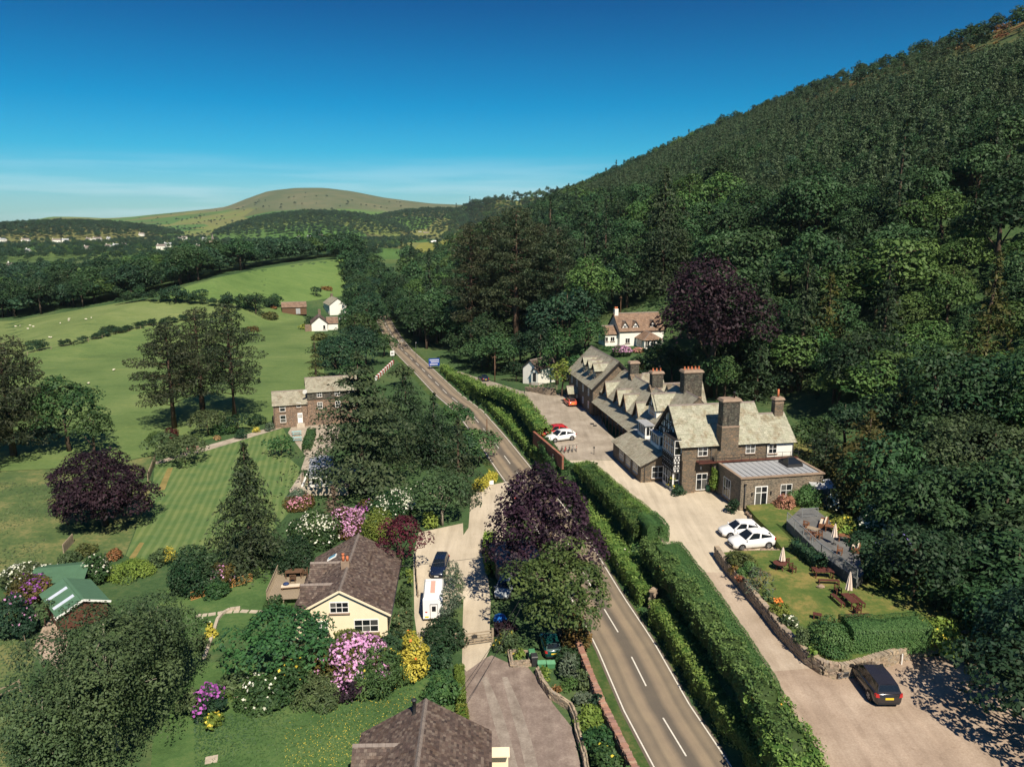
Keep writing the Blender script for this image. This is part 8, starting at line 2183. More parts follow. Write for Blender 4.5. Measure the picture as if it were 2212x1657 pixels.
# bracken patches etc. in front of the white house
for x, y, mat, lb, bl, nb_, r_, h_ in ((27, 183, "green", "pink flowering bush below the white house", "pink", .35, 2.4, 2.4), (31, 185, "salmon", "pink and red border plants below the white house", "rose", .2, 1.6, 1.2), (35, 184, "olive", "yellow green bush below the sun room", None, 0, 1.8, 1.8), (24, 188, "green", "small garden bush beside the white house steps", None, 0, 1.3, 1.2), (20, 178, "lime", "yellow green bush on the slope behind the inn", None, 0, 1.8, 1.7)):
    shrub(Vector((x, y, H1(x, y))), r_, h_, mat, lb, bl, nb_, .3, nl=10)
for px_, py_, wpx, top, mat, lb in ((705, 628, 22, 619, "rust", "rust coloured bush on the pasture edge"), (585, 690, 40, 683, "olive", "scrubby growth beside the brown barn"), (790, 690, 34, 668, "yellow", "golden bush above the white farmhouse"), (672, 700, 26, 682, "dark", "dark bush beside the lower white cottage"), (655, 712, 20, 700, "lime", "lime bush below the lower white cottage"), (690, 735, 40, 718, "olive", "olive bush beside the road trees"), (590, 668, 14, 661, "rust", "small rust bush left of the brown barn"), (760, 655, 26, 638, "dark", "dark clipped bush beside the road bend")):
    S(px_, py_, wpx, top, mat, lb, nl=8, leaf=.5)
# ------------------------------------------------------------------ vehicles
M_TYRE = plain("tyre", (0.018, 0.018, 0.019), 0.85, 0.2)
M_RIM = plain("alloy", (0.45, 0.46, 0.48), 0.35, 0.5, 0.7)
M_TRIM = plain("black_trim", (0.02, 0.02, 0.022), 0.5, 0.4)
M_LAMP = plain("lamp_glass", (0.62, 0.65, 0.68), 0.12, 0.6)
M_TAIL = plain("tail_lamp", (0.45, 0.02, 0.02), 0.2, 0.6)
M_PLATEY = plain("yellow_plate", (0.75, 0.55, 0.05), 0.5, 0.3, 0, .03)
M_PLATEW = plain("white_plate", (0.75, 0.75, 0.72), 0.5, 0.3, 0, .03)
def paint(name, col, rough=.22):
    m, nt, bs = new_mat(name)
    bs.inputs["Base Color"].default_value = (*col, 1)
    bs.inputs["Roughness"].default_value = rough; bs.inputs["Specular IOR Level"].default_value = .5
    bs.inputs["Coat Weight"].default_value = .6; bs.inputs["Coat Roughness"].default_value = .06
    return m
def car(loc, hd, L_, W_, H_, body, label, roof=None, plate_y=True, estate=.86, group=None):
    e = empty("parked_car", loc, hd, label, "car", group)
    k = H_ / 1.48
    S_ = np.array([0, .015, .06, .14, .24, .30, .5, .72, .90, .965, .99, 1.0])
    ZT_ = np.array([.50, .60, .72, .80, .88, .93, .96, .98, 1.0, .98, .86, .60]) * k
    WD = np.array([.66, .78, .90, .96, .99, 1, 1, 1, .98, .93, .86, .78]) * W_ / 2
    ZB = np.array([.30, .24, .20, .19, .19, .19, .19, .19, .20, .24, .28, .34])
    m = MB(); rows = []
    for s_, zt, w_, zb in zip(S_, ZT_, WD, ZB):
        x = L_ / 2 - s_ * L_
        pr = [(-w_ * .88, zb), (-w_ * .98, zb + .14), (-w_, zb + (zt - zb) * .55), (-w_ * .97, zt - .06), (-w_ * .86, zt), (0, zt + .025), (w_ * .86, zt), (w_ * .97, zt - .06), (w_, zb + (zt - zb) * .55), (w_ * .98, zb + .14), (w_ * .88, zb)]
        rows.append(len(m.v)); m.v += [(x, y, z) for y, z in pr]
    n = 11
    for a, b in zip(rows, rows[1:]):
        for j in range(n - 1): m.f.append((a + j, a + j + 1, b + j + 1, b + j)); m.sm.append(True)
        m.f.append((a + n - 1, a, b, b + n - 1)); m.sm.append(False)
    m.f.append(tuple(rows[0] + j for j in range(n))[::-1]); m.sm.append(False); m.f.append(tuple(rows[-1] + j for j in range(n))); m.sm.append(False)
    # cabin
    xa, xb_, xc, xd = L_ / 2 - .27 * L_, L_ / 2 - .985 * L_, L_ / 2 - .46 * L_, L_ / 2 - estate * L_
    wb, wt = W_ / 2 * .90, W_ / 2 * .70
    za, zb_ = .91 * k, .97 * k
    zc_, zd = H_ - .02, H_ - .05
    def P(u, side):            # u: a,b base; c,d top
        return {'a': (xa, side * wb, za), 'b': (xb_, side * wb * .92, zb_), 'c': (xc, side * wt, zc_), 'd': (xd, side * wt * .96, zd)}[u]
    kk = len(m.v)
    xm = (xc + xd) / 2
    m.v += [P('a', -1), P('a', 1), P('b', 1), P('b', -1), P('c', -1), P('c', 1), P('d', 1), P('d', -1), (xm, -wt * 1.02, H_ + .0), (xm, wt * 1.02, H_ + .0)]
    for f in ((0, 1, 5, 4), (2, 3, 7, 6), (1, 2, 6, 9, 5), (3, 0, 4, 8, 7)): m.f.append(tuple(kk + q for q in f)); m.sm.append(False)
    b_ = m.build("body", body, e)
    r_ = MB(); r_.poly([P('c', -1), (xm, -wt * 1.02, H_), (xm, 0, H_ + .04), (xc - .02, 0, H_ + .01)], True); r_.poly([P('c', 1), (xc - .02, 0, H_ + .01), (xm, 0, H_ + .04), (xm, wt * 1.02, H_)], True)
    r_.poly([(xm, -wt * 1.02, H_), P('d', -1), (xd, 0, H_ - .02), (xm, 0, H_ + .04)], True); r_.poly([(xm, wt * 1.02, H_), (xm, 0, H_ + .04), (xd, 0, H_ - .02), P('d', 1)], True)
    r_.build("roof", roof or body, e)
    def quad(name, pts, out, inset=.07, mat=M_CARGLASS, uv=None):
        pts = [Vector(p) for p in pts]; c = sum(pts, Vector()) / len(pts)
        pts = [p.lerp(c, inset) + Vector(out) * .012 for p in pts]
        return MB().poly(pts).build(name, mat, e)
    quad("windscreen", [P('a', -1), P('a', 1), P('c', 1), P('c', -1)], (1, 0, .6), .09)
    lr = lambda p, q, t: tuple(Vector(p).lerp(Vector(q), t))
    quad("rear_window", [lr(P('b', 1), P('d', 1), .22), lr(P('b', -1), P('d', -1), .22), P('d', -1), P('d', 1)], (-1, 0, .5), .1)
    for s_ in (-1, 1):
        A, Bq, C, D = P('a', s_), P('b', s_), P('c', s_), P('d', s_)
        for t0, t1 in ((.06, .47), (.50, .93)):
            quad("side_window", [lr(A, Bq, t0), lr(A, Bq, t1 - (.02 if t1 > .6 else 0)), lr(C, D, min(1, max(0, (t1 - .12) / .78))), lr(C, D, max(0, (t0 - .12) / .78))], (0, s_, .35), .08)
        MB().cbox((xa - .12, s_ * (W_ / 2 + .06), za + .06), (.12, .2, .13)).build("mirror", body, e)
        hl = MB(); hl.hexa([(L_ / 2 - .03 * L_, s_ * W_ * .27, .60 * k), (L_ / 2 - .09 * L_, s_ * W_ * .462, .62 * k), (L_ / 2 - .10 * L_, s_ * W_ * .455, .62 * k), (L_ / 2 - .06 * L_, s_ * W_ * .27, .60 * k), (L_ / 2 - .045 * L_, s_ * W_ * .27, .70 * k), (L_ / 2 - .13 * L_, s_ * W_ * .474, .755 * k), (L_ / 2 - .15 * L_, s_ * W_ * .44, .80 * k), (L_ / 2 - .08 * L_, s_ * W_ * .27, .74 * k)])
        hl.build("headlight", M_LAMP, e)
        tl = MB(); tl.hexa([(-L_ / 2 + .015, s_ * W_ * .33, .72 * k), (-L_ / 2 + .04, s_ * W_ * .46, .74 * k), (-L_ / 2 + .2, s_ * W_ * .49, .78 * k), (-L_ / 2 + .1, s_ * W_ * .33, .72 * k), (-L_ / 2 + .02, s_ * W_ * .36, .93 * k), (-L_ / 2 + .06, s_ * W_ * .455, .97 * k), (-L_ / 2 + .22, s_ * W_ * .482, .95 * k), (-L_ / 2 + .1, s_ * W_ * .36, .95 * k)])
        tl.build("tail_light", M_TAIL, e)
        for fx in (.185, .815):
            x = L_ / 2 - fx * L_; rw = .335
            y0, y1 = s_ * (W_ / 2 - .2), s_ * (W_ / 2 + .012)
            ar = MB(); N = 14
            ar.poly([(x + (rw + .065) * math.cos(6.283 * j / N), s_ * (W_ / 2 + .004), rw + (rw + .065) * math.sin(6.283 * j / N)) for j in range(N)]); ar.build("wheel_arch", M_TRIM, e)
            w_ = MB(); w_.tube([(x, y0, rw), (x, y1, rw)], rw, 16, smooth=False); we = w_.build("wheel", M_TYRE, e)
            rm = MB(); rm.poly([(x + rw * .66 * math.cos(6.283 * j / N), y1 + s_ * .006, rw + rw * .66 * math.sin(6.283 * j / N)) for j in range(N)]); rm.build("rim", M_RIM, we)
            sp = MB()
            for q in range(5):
                a0 = q * 1.2566 + .3
                sp.poly([(x + rw * .62 * math.cos(a0 + t), y1 + s_ * .012, rw + rw * .62 * math.sin(a0 + t)) for t in (-.22, .22)] + [(x + rw * .2 * math.cos(a0 + t), y1 + s_ * .012, rw + rw * .2 * math.sin(a0 + t)) for t in (.3, -.3)])
            sp.build("rim_gaps", M_TRIM, we)
    MB().box(L_ / 2 - .02, L_ / 2 + .012, -W_ * .3, W_ * .3, .30, .50 * k).build("grille", M_TRIM, e)
    MB().box(L_ / 2 - .01, L_ / 2 + .025, -.26, .26, .36, .47).build("number_plate", M_PLATEW, e)
    MB().box(-L_ / 2 - .018, -L_ / 2 + .02, -.26, .26, .60 * k, .72 * k).build("number_plate", M_PLATEY, e)
    MB().box(-L_ / 2 - .01, -L_ / 2 + .05, -W_ * .36, W_ * .36, .28, .40).build("bumper_trim", M_TRIM, e)
    return e
def car_wheels(front, rear, z, left=True, L_=4.3, W_=1.8, H_=1.48, **kw):
    """a car set by the ground points of its two visible wheels"""
    f, r = at(*front, z), at(*rear, z)
    h = (f - r); hd = math.atan2(h.y, h.x)
    side = Vector((-math.sin(hd), math.cos(hd), 0)) * (W_ / 2 * (1 if left else -1))
    c = (f + r) / 2 - side
    sc = h.length / (L_ * .63)
    e = car(Vector((c.x, c.y, z)), hd, L_, W_, H_, **kw)
    e.scale = (sc, sc, sc)
    return e, c, hd, sc
P_WHITE = paint("white_car_paint", (0.84, 0.84, 0.83)); P_BLACK = paint("charcoal_car_paint", (0.022, 0.020, 0.022)); P_RED = paint("red_car_paint", (0.50, 0.025, 0.025)); P_ORANGE = paint("orange_car_paint", (0.62, 0.12, 0.06)); P_NAVY = paint("navy_car_paint", (0.008, 0.014, 0.035)); P_GREEN = paint("dark_green_car_paint", (0.006, 0.05, 0.045)); P_SILVER = paint("silver_car_paint", (0.25, 0.28, 0.30))
e, c, hd, scl = car_wheels((1602, 1189), (1659, 1184), ZS + .02, True, 4.5, 1.86, 1.66, body=P_WHITE, label="white SUV parked nearest the round clipped garden bushes", group="white cars of the inn")
f2 = Vector((math.cos(hd), math.sin(hd), 0)); s2 = Vector((-math.sin(hd), math.cos(hd), 0))
q = at(1600, 1160, ZS)
car(Vector((c.x, c.y, ZS + .02)) - s2 * 2.9 + f2 * .9 if False else Vector((c.x, c.y, ZS + .02)) + Vector((-.4, 3.2, 0)), hd - R(4), 4.2, 1.78, 1.48, P_WHITE, "white hatchback parked behind the white SUV on the forecourt", group="white cars of the inn").scale = (scl,) * 3
e, c, hd, scl = car_wheels((1198, 956), (1234.5, 951), ZS + .03, True, 4.3, 1.8, 1.46, body=P_WHITE, label="white hatchback parked alongside the brick wall in the inn yard", group="cars in the inn yard")
car(Vector((c.x - 1.0, c.y + 3.0, ZS + .03)), hd - R(3), 4.3, 1.8, 1.5, P_RED, "bright red hatchback behind the white one in the inn yard", group="cars in the inn yard").scale = (scl,) * 3
p = at(1238, 879, ZS + .02); car(p + Vector((-.5, 1.9, 0)), R(103), 3.9, 1.73, 1.42, P_ORANGE, "small orange red car with a black roof beside the porch", M_TRIM, group="cars in the inn yard").scale = (1.08,) * 3
car_wheels((1838, 1455), (1880, 1512), ZS + .02, True, 4.6, 1.82, 1.5, body=P_BLACK, label="dark charcoal estate car parked against the stone garden wall", estate=.93)
a_, b_ = at(938, 1264), at(961, 1204); h_ = a_ - b_
car((a_ + b_) / 2, math.atan2(h_.y, h_.x), 4.7, 1.9, 1.68, P_NAVY, "dark blue estate car facing the white horse trailer", estate=.93).scale = (.95,) * 3
car(at(1186, 1424) + Vector((.2, 1.9, 0)), R(97), 4.1, 1.75, 1.45, P_GREEN, "dark green car tucked under the roadside tree")
car(at(1078, 1290) + Vector((.6, 1.2, 0)), R(-100), 4.2, 1.78, 1.5, P_SILVER, "silver grey car in the shade of the copper beech")
car(at(744, 693), R(40), 4.2, 1.8, 1.5, P_WHITE, "white car beside the white farmhouse"); car(Vector((14.5, 183, H1(14.5, 183))), R(20), 4.3, 1.8, 1.5, P_NAVY, "dark car parked in the trees near the white house"); car(at(1044, 822, 1.5), R(110), 4.3, 1.8, 1.5, P_NAVY, "dark blue car in the shade of the lane")
# horse trailer / caravan
p = at(932, 1347)
tv = empty("white_trailer", p + Vector((0, 2.5, 0)), R(4), "tall white trailer with a small barred rear door beside grey conifers", "trailer")
m = MB(); m.box(-1.15, 1.15, -2.4, 2.4, .45, 2.75); m.hexa([(-1.15, -2.4, 2.75), (1.15, -2.4, 2.75), (1.15, 2.4, 2.75), (-1.15, 2.4, 2.75), (-1.0, -2.1, 2.95), (1.0, -2.1, 2.95), (1.0, 2.2, 2.95), (-1.0, 2.2, 2.95)]); bd = m.build("body", P_WHITE, tv)
MB().box(-.32, .22, -1.3, 1.6, 2.95, 2.99).build("roof_vent", plain("pinkish_hatch", (0.62, 0.36, 0.28), .6), tv)
d = MB().box(-.3, .52, -2.45, -2.4, .5, 2.15).build("door", M_WHITE, tv)
MB().box(-.12, .34, -2.47, -2.45, 1.35, 1.95).build("pane", M_GLASS, d)
m = MB()
for i in range(5): m.box(-.08 + i * .09, -.06 + i * .09, -2.49, -2.47, 1.35, 1.95)
m.bar((-.12, -2.48, 1.65), (.34, -2.48, 1.65), .03); m.build("bar", M_IRON, d)
m = MB(); m.box(-.34, -.3, -2.46, -2.4, .5, 2.19); m.box(.52, .56, -2.46, -2.4, .5, 2.19); m.box(-.34, .56, -2.46, -2.4, 2.15, 2.19); m.build("door_frame", M_IRON, tv)
MB().box(-.95, -.5, -2.44, -2.4, .6, .75).build("number_plate", M_PLATEY, tv); MB().box(-.9, -.65, -2.43, -2.4, 1.2, 1.32).build("tail_light", M_TAIL, tv)
for s_ in (-1, 1):
    for y in (-.4, .5): MB().tube([(s_ * .95, y, .33), (s_ * 1.17, y, .33)], .33, 14, smooth=False).build("wheel", M_TYRE, tv)
MB().bar((0, 2.4, .5), (0, 3.6, .45), .1).build("drawbar", M_IRON, tv)
tv.scale = (.88, .92, .92)
# five-bar gate and posts
ga, gbp = at(985, 1398), at(1064, 1387)
gt = empty("timber_gate", ga, math.atan2((gbp - ga).y, (gbp - ga).x), "weathered timber gate across the pale drive", "gate"); GL = (gbp - ga).length
for z in (.2, .45, .7, .95, 1.25): MB().box(.1, GL - .1, -.04, .04, z - .055, z + .055).build("bar", M_GREYW, gt)
for x in (0, GL): MB().box(x - .1, x + .1, -.1, .1, -.2, 1.5).build("post", M_GREYW, gt)
MB().bar((.15, -.06, .2), (GL * .5, -.06, 1.25), .09, .05).build("brace", M_GREYW, gt); MB().bar((GL - .15, -.06, .2), (GL * .5, -.06, 1.25), .09, .05).build("brace", M_GREYW, gt); MB().box(GL * .42, GL * .58, -.09, -.05, .75, 1.1).build("sign", M_IRON, gt); MB().box(GL * .48, GL * .52, -.05, .05, .2, 1.25).build("upright", M_GREYW, gt)
# bins
def wheelie(loc, rz, mat, label):
    t = empty("wheelie_bin", loc, rz, label, "bin"); m = MB(); m.hexa([(-.22, -.25, .05), (.22, -.25, .05), (.22, .25, .05), (-.22, .25, .05), (-.29, -.33, 1.0), (.29, -.33, 1.0), (.29, .33, 1.0), (-.29, .33, 1.0)]); m.build("body", mat, t)
    m = MB(); m.hexa([(-.31, -.36, 1.0), (.31, -.36, 1.0), (.31, .36, 1.0), (-.31, .36, 1.0), (-.27, -.3, 1.08), (.27, -.3, 1.08), (.27, .34, 1.1), (-.27, .34, 1.1)]); m.build("lid", mat, t)
    for s_ in (-1, 1): MB().tube([(s_ * .2, .3, .1), (s_ * .27, .3, .1)], .1, 8).build("wheel", M_TYRE, t)
M_BINB = plain("black_plastic", (0.03, 0.03, 0.033), .5, .4); M_BING = plain("green_plastic", (0.07, 0.22, 0.10), .5, .4)
wheelie(at(1154, 1437), R(8), M_BINB, "black wheelie bin in front of the green one"); wheelie(at(1149, 1428), R(8), M_BING, "green wheelie bin behind the black one")
for px_, lb in ((1170, "pale green recycling box, left of the two"), (1190, "pale green recycling box, right of the two")):
    t = empty("recycling_box", at(px_, 1440), R(4), lb, "box"); m = MB(); m.hexa([(-.32, -.25, 0), (.32, -.25, 0), (.32, .25, 0), (-.32, .25, 0), (-.38, -.3, .45), (.38, -.3, .45), (.38, .3, .45), (-.38, .3, .45)]); m.build("body", M_BING, t); MB().box(-.4, .4, -.32, .32, .45, .5).build("lid", plain("pale_green_lid", (0.14, 0.36, 0.2), .5), t)
m = MB().lathe([(.38, 0), (.44, .25), (.4, .3), (.46, .55), (.44, .85), (.3, .95)], (0, 0, 0), 14); wb = m.build("water_barrel", M_BING, None, at(1530, 1060, ZS)); tag(wb, "green water barrel standing beside the glazed inn door", "barrel")
# blue tarpaulin under the beech
m = MB().lathe([(.75, 0), (.6, .35), (.2, .55)], (0, 0, 0), 7, False); tp = m.build("tarpaulin", plain("blue_plastic", (0.01, 0.12, 0.42), .5), None, at(1080, 1337)); tag(tp, "bright blue tarpaulin heap below the copper beech", "tarpaulin")
# bare posts, telegraph poles and wires
def pole(px_, py_, top, z, label, wires=True):
    b = at(px_, py_, z) if z is not None else onland(px_, py_)
    h = zat(px_, top, b.y)[0] - b.z
    t = empty("telegraph_pole", b, 0, label, "pole", "telegraph poles")
    MB().tube([(0, 0, -.5), (0, 0, h)], [.14, .09], 7).build("pole", M_BROWNW, t)
    if wires: MB().box(-.5, .5, -.05, .05, h - .5, h - .38).build("crossarm", M_BROWNW, t)
    return b + Vector((0, 0, h))
w1 = pole(1069, 830, 768, 1.0, "grey telegraph pole at the lane junction"); w2 = pole(1608, 832, 787, None, "telegraph pole in the yellow grass behind the inn"); w3 = pole(1340, 690, 640, None, "bare pole among the trees behind the white house")
def wire(a, b, sag, label):
    pts = [a.lerp(b, i / 16) - Vector((0, 0, sag * 4 * (i / 16) * (1 - i / 16))) for i in range(17)]
    tag(MB().tube(pts, .022, 4).build("wire", M_IRON), label, "wire")
wp = at(1060, 1010)
wpo = pole(1052, 960, 905, 0, "slim pole beside the road near the golden hedge", False)
wire(at(1195, 1160, 7.0), at(995, 1490, 5.0), .8, "thin overhead wire crossing the timber gate"); wire(at(1195, 1160, 7.0), at(1010, 1512, 4.4), .9, "second thin overhead wire crossing the dark chippings"); wire(at(1250, 1165, 7.0), at(840, 1225, 6.0), .4, "thin wire from the copper beech toward the slate roof")
# trellis fence, meadow fences
ta, tb_ = at(412, 1298), at(545, 1255)
tf = empty("trellis_fence", ta, math.atan2((tb_ - ta).y, (tb_ - ta).x), "golden brown diamond trellis fence along the small lawn", "fence"); TL = (tb_ - ta).length
M_TREL = plain("trellis_timber", (0.42, 0.22, 0.075), .7)
n = int(TL / 1.8)
for i in range(n):
    x0, x1 = i * TL / n, (i + 1) * TL / n - .06; m = MB()
    k = 7
    for q in range(-k, k):
        for sgn in (1, -1):
            xa = x0 + (x1 - x0) * (q / k if sgn > 0 else (q + k) / k); 
            pts = []
            for z in (0.1, .95):
                xx = xa + sgn * (z - .1) * 1.0
                pts.append((xx, z))
            (xA, zA), (xB, zB) = pts
            t0, t1 = 0.0, 1.0
            for lo_, hi_ in ((x0, x1),):
                dx_ = xB - xA
                ta_, tb2 = sorted(((lo_ - xA) / dx_, (hi_ - xA) / dx_)); t0, t1 = max(t0, ta_), min(t1, tb2)
            if t1 - t0 > .05: m.bar((xA + (xB - xA) * t0, sgn * .012, zA + (zB - zA) * t0), (xA + (xB - xA) * t1, sgn * .012, zA + (zB - zA) * t1), .035, .02, (0, 1, 0))
    m.box(x0, x1, -.025, .025, .05, .11); m.box(x0, x1, -.025, .025, .94, 1.0)
    m.build("lattice", M_TREL, tf); MB().box(x1, x1 + .08, -.04, .04, 0, 1.1).build("post", M_TREL, tf)
def postrail(pts, label, h=1.1, rails=2, step=2.2, mat=None, name="post_fence", wire_=False):
    e = tag(empty(name, (0, 0, 0)), label, "fence"); m = MB(); mat = mat or M_GREYW
    for a, b in zip(pts, pts[1:]):
        k = max(1, int((b - a).length / step))
        for i in range(k + 1):
            p = a.lerp(b, i / k); MB().box(p.x - .06, p.x + .06, p.y - .06, p.y + .06, p.z - .1, p.z + h).build("post", mat, e)
        for r in range(rails):
            z = h * (.45 + .45 * r / max(1, rails - 1)); m.bar(a + Vector((0, 0, z)), b + Vector((0, 0, z)), .05 if not wire_ else .02, .1 if not wire_ else .02)
    m.build("rail", mat, e)
    return e
postrail(pxs([(-40, 1525), (0, 1512), (45, 1492)]), "pale timber rail fence at the left edge", 1.1, 2, 2.5)
postrail(pxl([(60, 768), (160, 748), (250, 724), (330, 705)]), "long post and wire fence across the pasture", 1.2, 2, 5, M_GREYW, wire_=True)
postrail(pxs([(45, 1355), (60, 1410), (95, 1440)]), "light electric fence line beside the earth track", 0.9, 2, 2.6, M_GREYW, wire_=True)
postrail(pxs([(138, 1195), (158, 1172)]), "short picket fence below the copper beech", 1.2, 3, .35, M_GREYW)
postrail(pxs([(320, 1040), (336, 998)]), "short dark timber gate at the corner of the striped lawn", 1.3, 4, .4, M_GREYW)
postrail(pxs([(52, 1348), (75, 1330)]), "dark field gate beside the pink rhododendron", 1.2, 4, .9, M_IRON)
postrail([Vector((4.0, 165.0, 4.2)), Vector((7.6, 160.2, 5.1)), Vector((9.6, 158.6, 5.1))], "pale timber fence on top of the lane wall", 1.0, 3, 1.5, M_GREYW)
postrail(pxs([(897, 1200), (899, 1245), (903, 1290)]), "low timber edging fence along the parking bay", .9, 3, 1.5, M_GREYW)
for i, (x, y) in enumerate(((33, 178), (29, 181))): pass
postrail([Vector((22, 178, H1(22, 178))), Vector((28, 176.5, H1(28, 176.5))), Vector((34, 177, H1(34, 177)))], "timber garden fence below the white house", 1.1, 3, 1.6, M_GREYW)
# hedge along the pasture fence
for i, (x, y, w_) in enumerate(((75, 752, 40), (100, 748, 26), (125, 745, 20), (150, 741, 26), (238, 719, 36), (205, 728, 18), (275, 713, 22), (310, 704, 24))): sh(x, y, w_, y - (12 if w_ > 24 else 7), "dark", ("dark bush in the pasture fence line, " + ["leftmost of eight", "second of eight", "third of eight", "fourth of eight", "largest in the middle", "small one left of the largest", "just right of the largest", "nearest the pines"][i]), nl=8, leaf=.45)
# curved stone edging and flagged path on the small lawn
M_FLAG = plain("flag_stone", (0.42, 0.36, 0.28), .85, .2, 0, .2, 2)
ed = tag(empty("stone_edging", (0, 0, 0)), "pale curved stone edging beside the small lawn", "edging")
pts = pxs([(441, 1425), (452, 1395), (462, 1365), (470, 1340), (480, 1327), (497, 1318), (520, 1315)])
for a, b in zip(pts, pts[1:]):
    k = max(2, int((b - a).length / .5))
    for i in range(k):
        p, q = a.lerp(b, i / k), a.lerp(b, (i + .92) / k); MB().bar((p.x, p.y, .12), (q.x, q.y, .12), .3, .3).build("kerb_stone", M_FLAG, ed)
fp = tag(empty("stepping_path", (0, 0, 0)), "pale stepping stone path across the small lawn", "path")
pts = pxs([(424, 1330), (450, 1328), (490, 1322), (520, 1320), (560, 1322), (590, 1318)])
for a, b in zip(pts, pts[1:]):
    k = max(2, int((b - a).length / .7))
    for i in range(k):
        p, q = a.lerp(b, i / k), a.lerp(b, (i + .8) / k); MB().bar((p.x, p.y, .03), (q.x, q.y, .03), .6, .05).build("flagstone", M_FLAG, fp)
sheet("bare_patch", pxs([(490, 1500), (505, 1478), (525, 1478), (512, 1510)]), M_DRIVE2, .03, "small bare earth patch among the shrubs"); MB().lathe([(.18, 0), (.26, .35), (.22, .36)], (0, 0, 0), 10).build("flower_pot", M_TERRA, None, at(493, 1487), label="red clay pot at the edge of the bare patch", cat="pot")
MB().box(-.45, .45, -.4, .4, 0, .08).build("stone_slab", M_FLAG, None, at(457, 1640) if False else at(457, 1641), .3, "single square stone slab lying in the near grass", "slab")
# blue garden tables on the patio
M_TEAL = plain("pale_teal_paint", (0.30, 0.48, 0.47), .6)
for k, (x, y) in enumerate(((641, 940), (642, 953))):
    t = empty("picnic_table", at(x, y), R(20), ("pale teal picnic table, farther of two on the patio", "pale teal picnic table, nearer of two on the patio")[k], "table", "teal picnic tables")
    MB().box(-.9, .9, -.38, .38, .70, .75).build("table_top", M_TEAL, t)
    for s_ in (-1, 1): MB().box(-.9, .9, s_ * .72 - .14, s_ * .72 + .14, .42, .46).build("seat", M_TEAL, t); MB().bar((s_ * .65, -.75, .05), (s_ * .65, -.2, .7), .07).bar((s_ * .65, .75, .05), (s_ * .65, .2, .7), .07).bar((s_ * .65, -.8, .4), (s_ * .65, .8, .4), .07).build("leg", M_TEAL, t)
# road works barrier, bollards, signs
bA, bB = at(812, 822), at(850, 785)
n = 16
for i in range(n):
    p, q = bA.lerp(bB, i / n), bA.lerp(bB, (i + .9) / n)
    m = MB(); m.bar((p.x, p.y, .5), (q.x, q.y, .5), .5, 1.0); o = m.build("road_barrier", M_TAIL if i % 2 else M_WHITE); tag(o, ("red" if i % 2 else "white") + " plastic barrier block in the row beside the road", "barrier", "red and white roadworks barriers")
sg = empty("road_sign", at(848, 786), R(25), "white square road sign on a post beside the barriers", "sign"); MB().box(-.06, .06, -.06, .06, 0, 2.6).build("post", M_IRON, sg); MB().box(-.6, .6, -.1, -.06, 2.4, 3.8).build("panel", M_WHITE, sg); MB().box(-.3, -.05, -.12, -.1, 2.8, 3.3).box(.05, .3, -.12, -.1, 2.8, 3.3).build("symbol", M_IRON, sg)
sg = empty("blue_sign_board", at(938, 797) + Vector((0, 0, 0)), R(12), "blue roadside board with white lettering at the lane junction", "sign")
for x in (-1.2, 1.2): MB().box(x - .07, x + .07, -.07, .07, 0, 2.8).build("post", M_IRON, sg)
MB().box(-1.5, 1.5, -.14, -.08, .9, 3.0).build("panel", plain("sign_blue", (0.008, 0.05, 0.30), .4), sg)
m = MB()
for z, a, b in ((2.55, -1.2, 1.1), (2.0, -.9, 1.2), (1.35, -1.2, .9)):
    x = a
    while x < b: m.box(x, x + .22, -.16, -.14, z - .14, z + .14); x += .32
m.build("lettering", M_WHITE, sg)
lp = empty("lamp_post", at(899, 783), 0, "slim grey lamp post beside the road junction", "lamp"); MB().tube([(0, 0, 0), (0, 0, 5.5), (.1, -.3, 5.9), (.2, -.9, 6.0)], .07, 6).build("post", M_GALV, lp); MB().box(.1, .35, -1.3, -.8, 5.92, 6.05).build("lamp_head", M_LEAD, lp)
rp = MB().box(-.1, .1, -.06, .06, 0, .95).build("marker_post", M_TAIL, None, at(1113, 1080), 0.2, "short red marker post at the drive mouth", "post"); 
sb = MB().box(-.45, .45, -.03, .03, .1, .75).build("notice_board", M_WHITE, None, at(1060, 1048), R(10), "small white notice board under the golden hedge", "sign")
sp = MB().box(-.5, .5, -.04, .04, .0, .45).build("name_plate", M_IRON, None, at(1821, 1463, ZS + .15), R(14), "small dark plaque on the rounded end of the garden wall", "sign")
MB().box(-.47, .47, -.05, -.04, .03, .05).box(-.47, .47, -.05, -.04, .40, .42).build("border", M_LEAD, sp)
for px_, lb in ((1888, "white painted line post on the car park wall, left one"), (1949, "white painted line post on the car park wall, right one")): p = at(px_, 1437, ZS); MB().box(-.04, .04, -.05, .05, 0, .95).build("wall_marker", M_WHITE, None, p + Vector((0, .15, 0)), 0, lb, "marker")
# bicycles in a rack by the hedge
def bicycle(loc, rz, mat, label):
    t = empty("bicycle", loc, rz, label, "bicycle", "bicycles by the brick wall")
    for x in (-.52, .52):
        m = MB(); N = 14
        m.tube([(x + .33 * math.cos(6.283 * j / N), 0, .34 + .33 * math.sin(6.283 * j / N)) for j in range(N + 1)], .025, 4); m.build("wheel", M_TYRE, t)
    m = MB(); A, Bq, C, D, F = (-.52, 0, .34), (-.1, 0, .3), (-.2, 0, .85), (.38, 0, .85), (.52, 0, .34)
    for a, b in ((A, Bq), (A, C), (Bq, C), (C, D), (Bq, D), (D, F)): m.bar(a, b, .045)
    m.build("frame", mat, t); MB().cbox((-.22, 0, .92), (.24, .12, .06)).build("saddle", M_TRIM, t); MB().bar((.36, -.28, 1.0), (.36, .28, 1.0), .04).bar((.38, 0, .85), (.36, 0, 1.0), .04).build("handlebar", M_TRIM, t)
b0 = at(1213, 978, ZS)
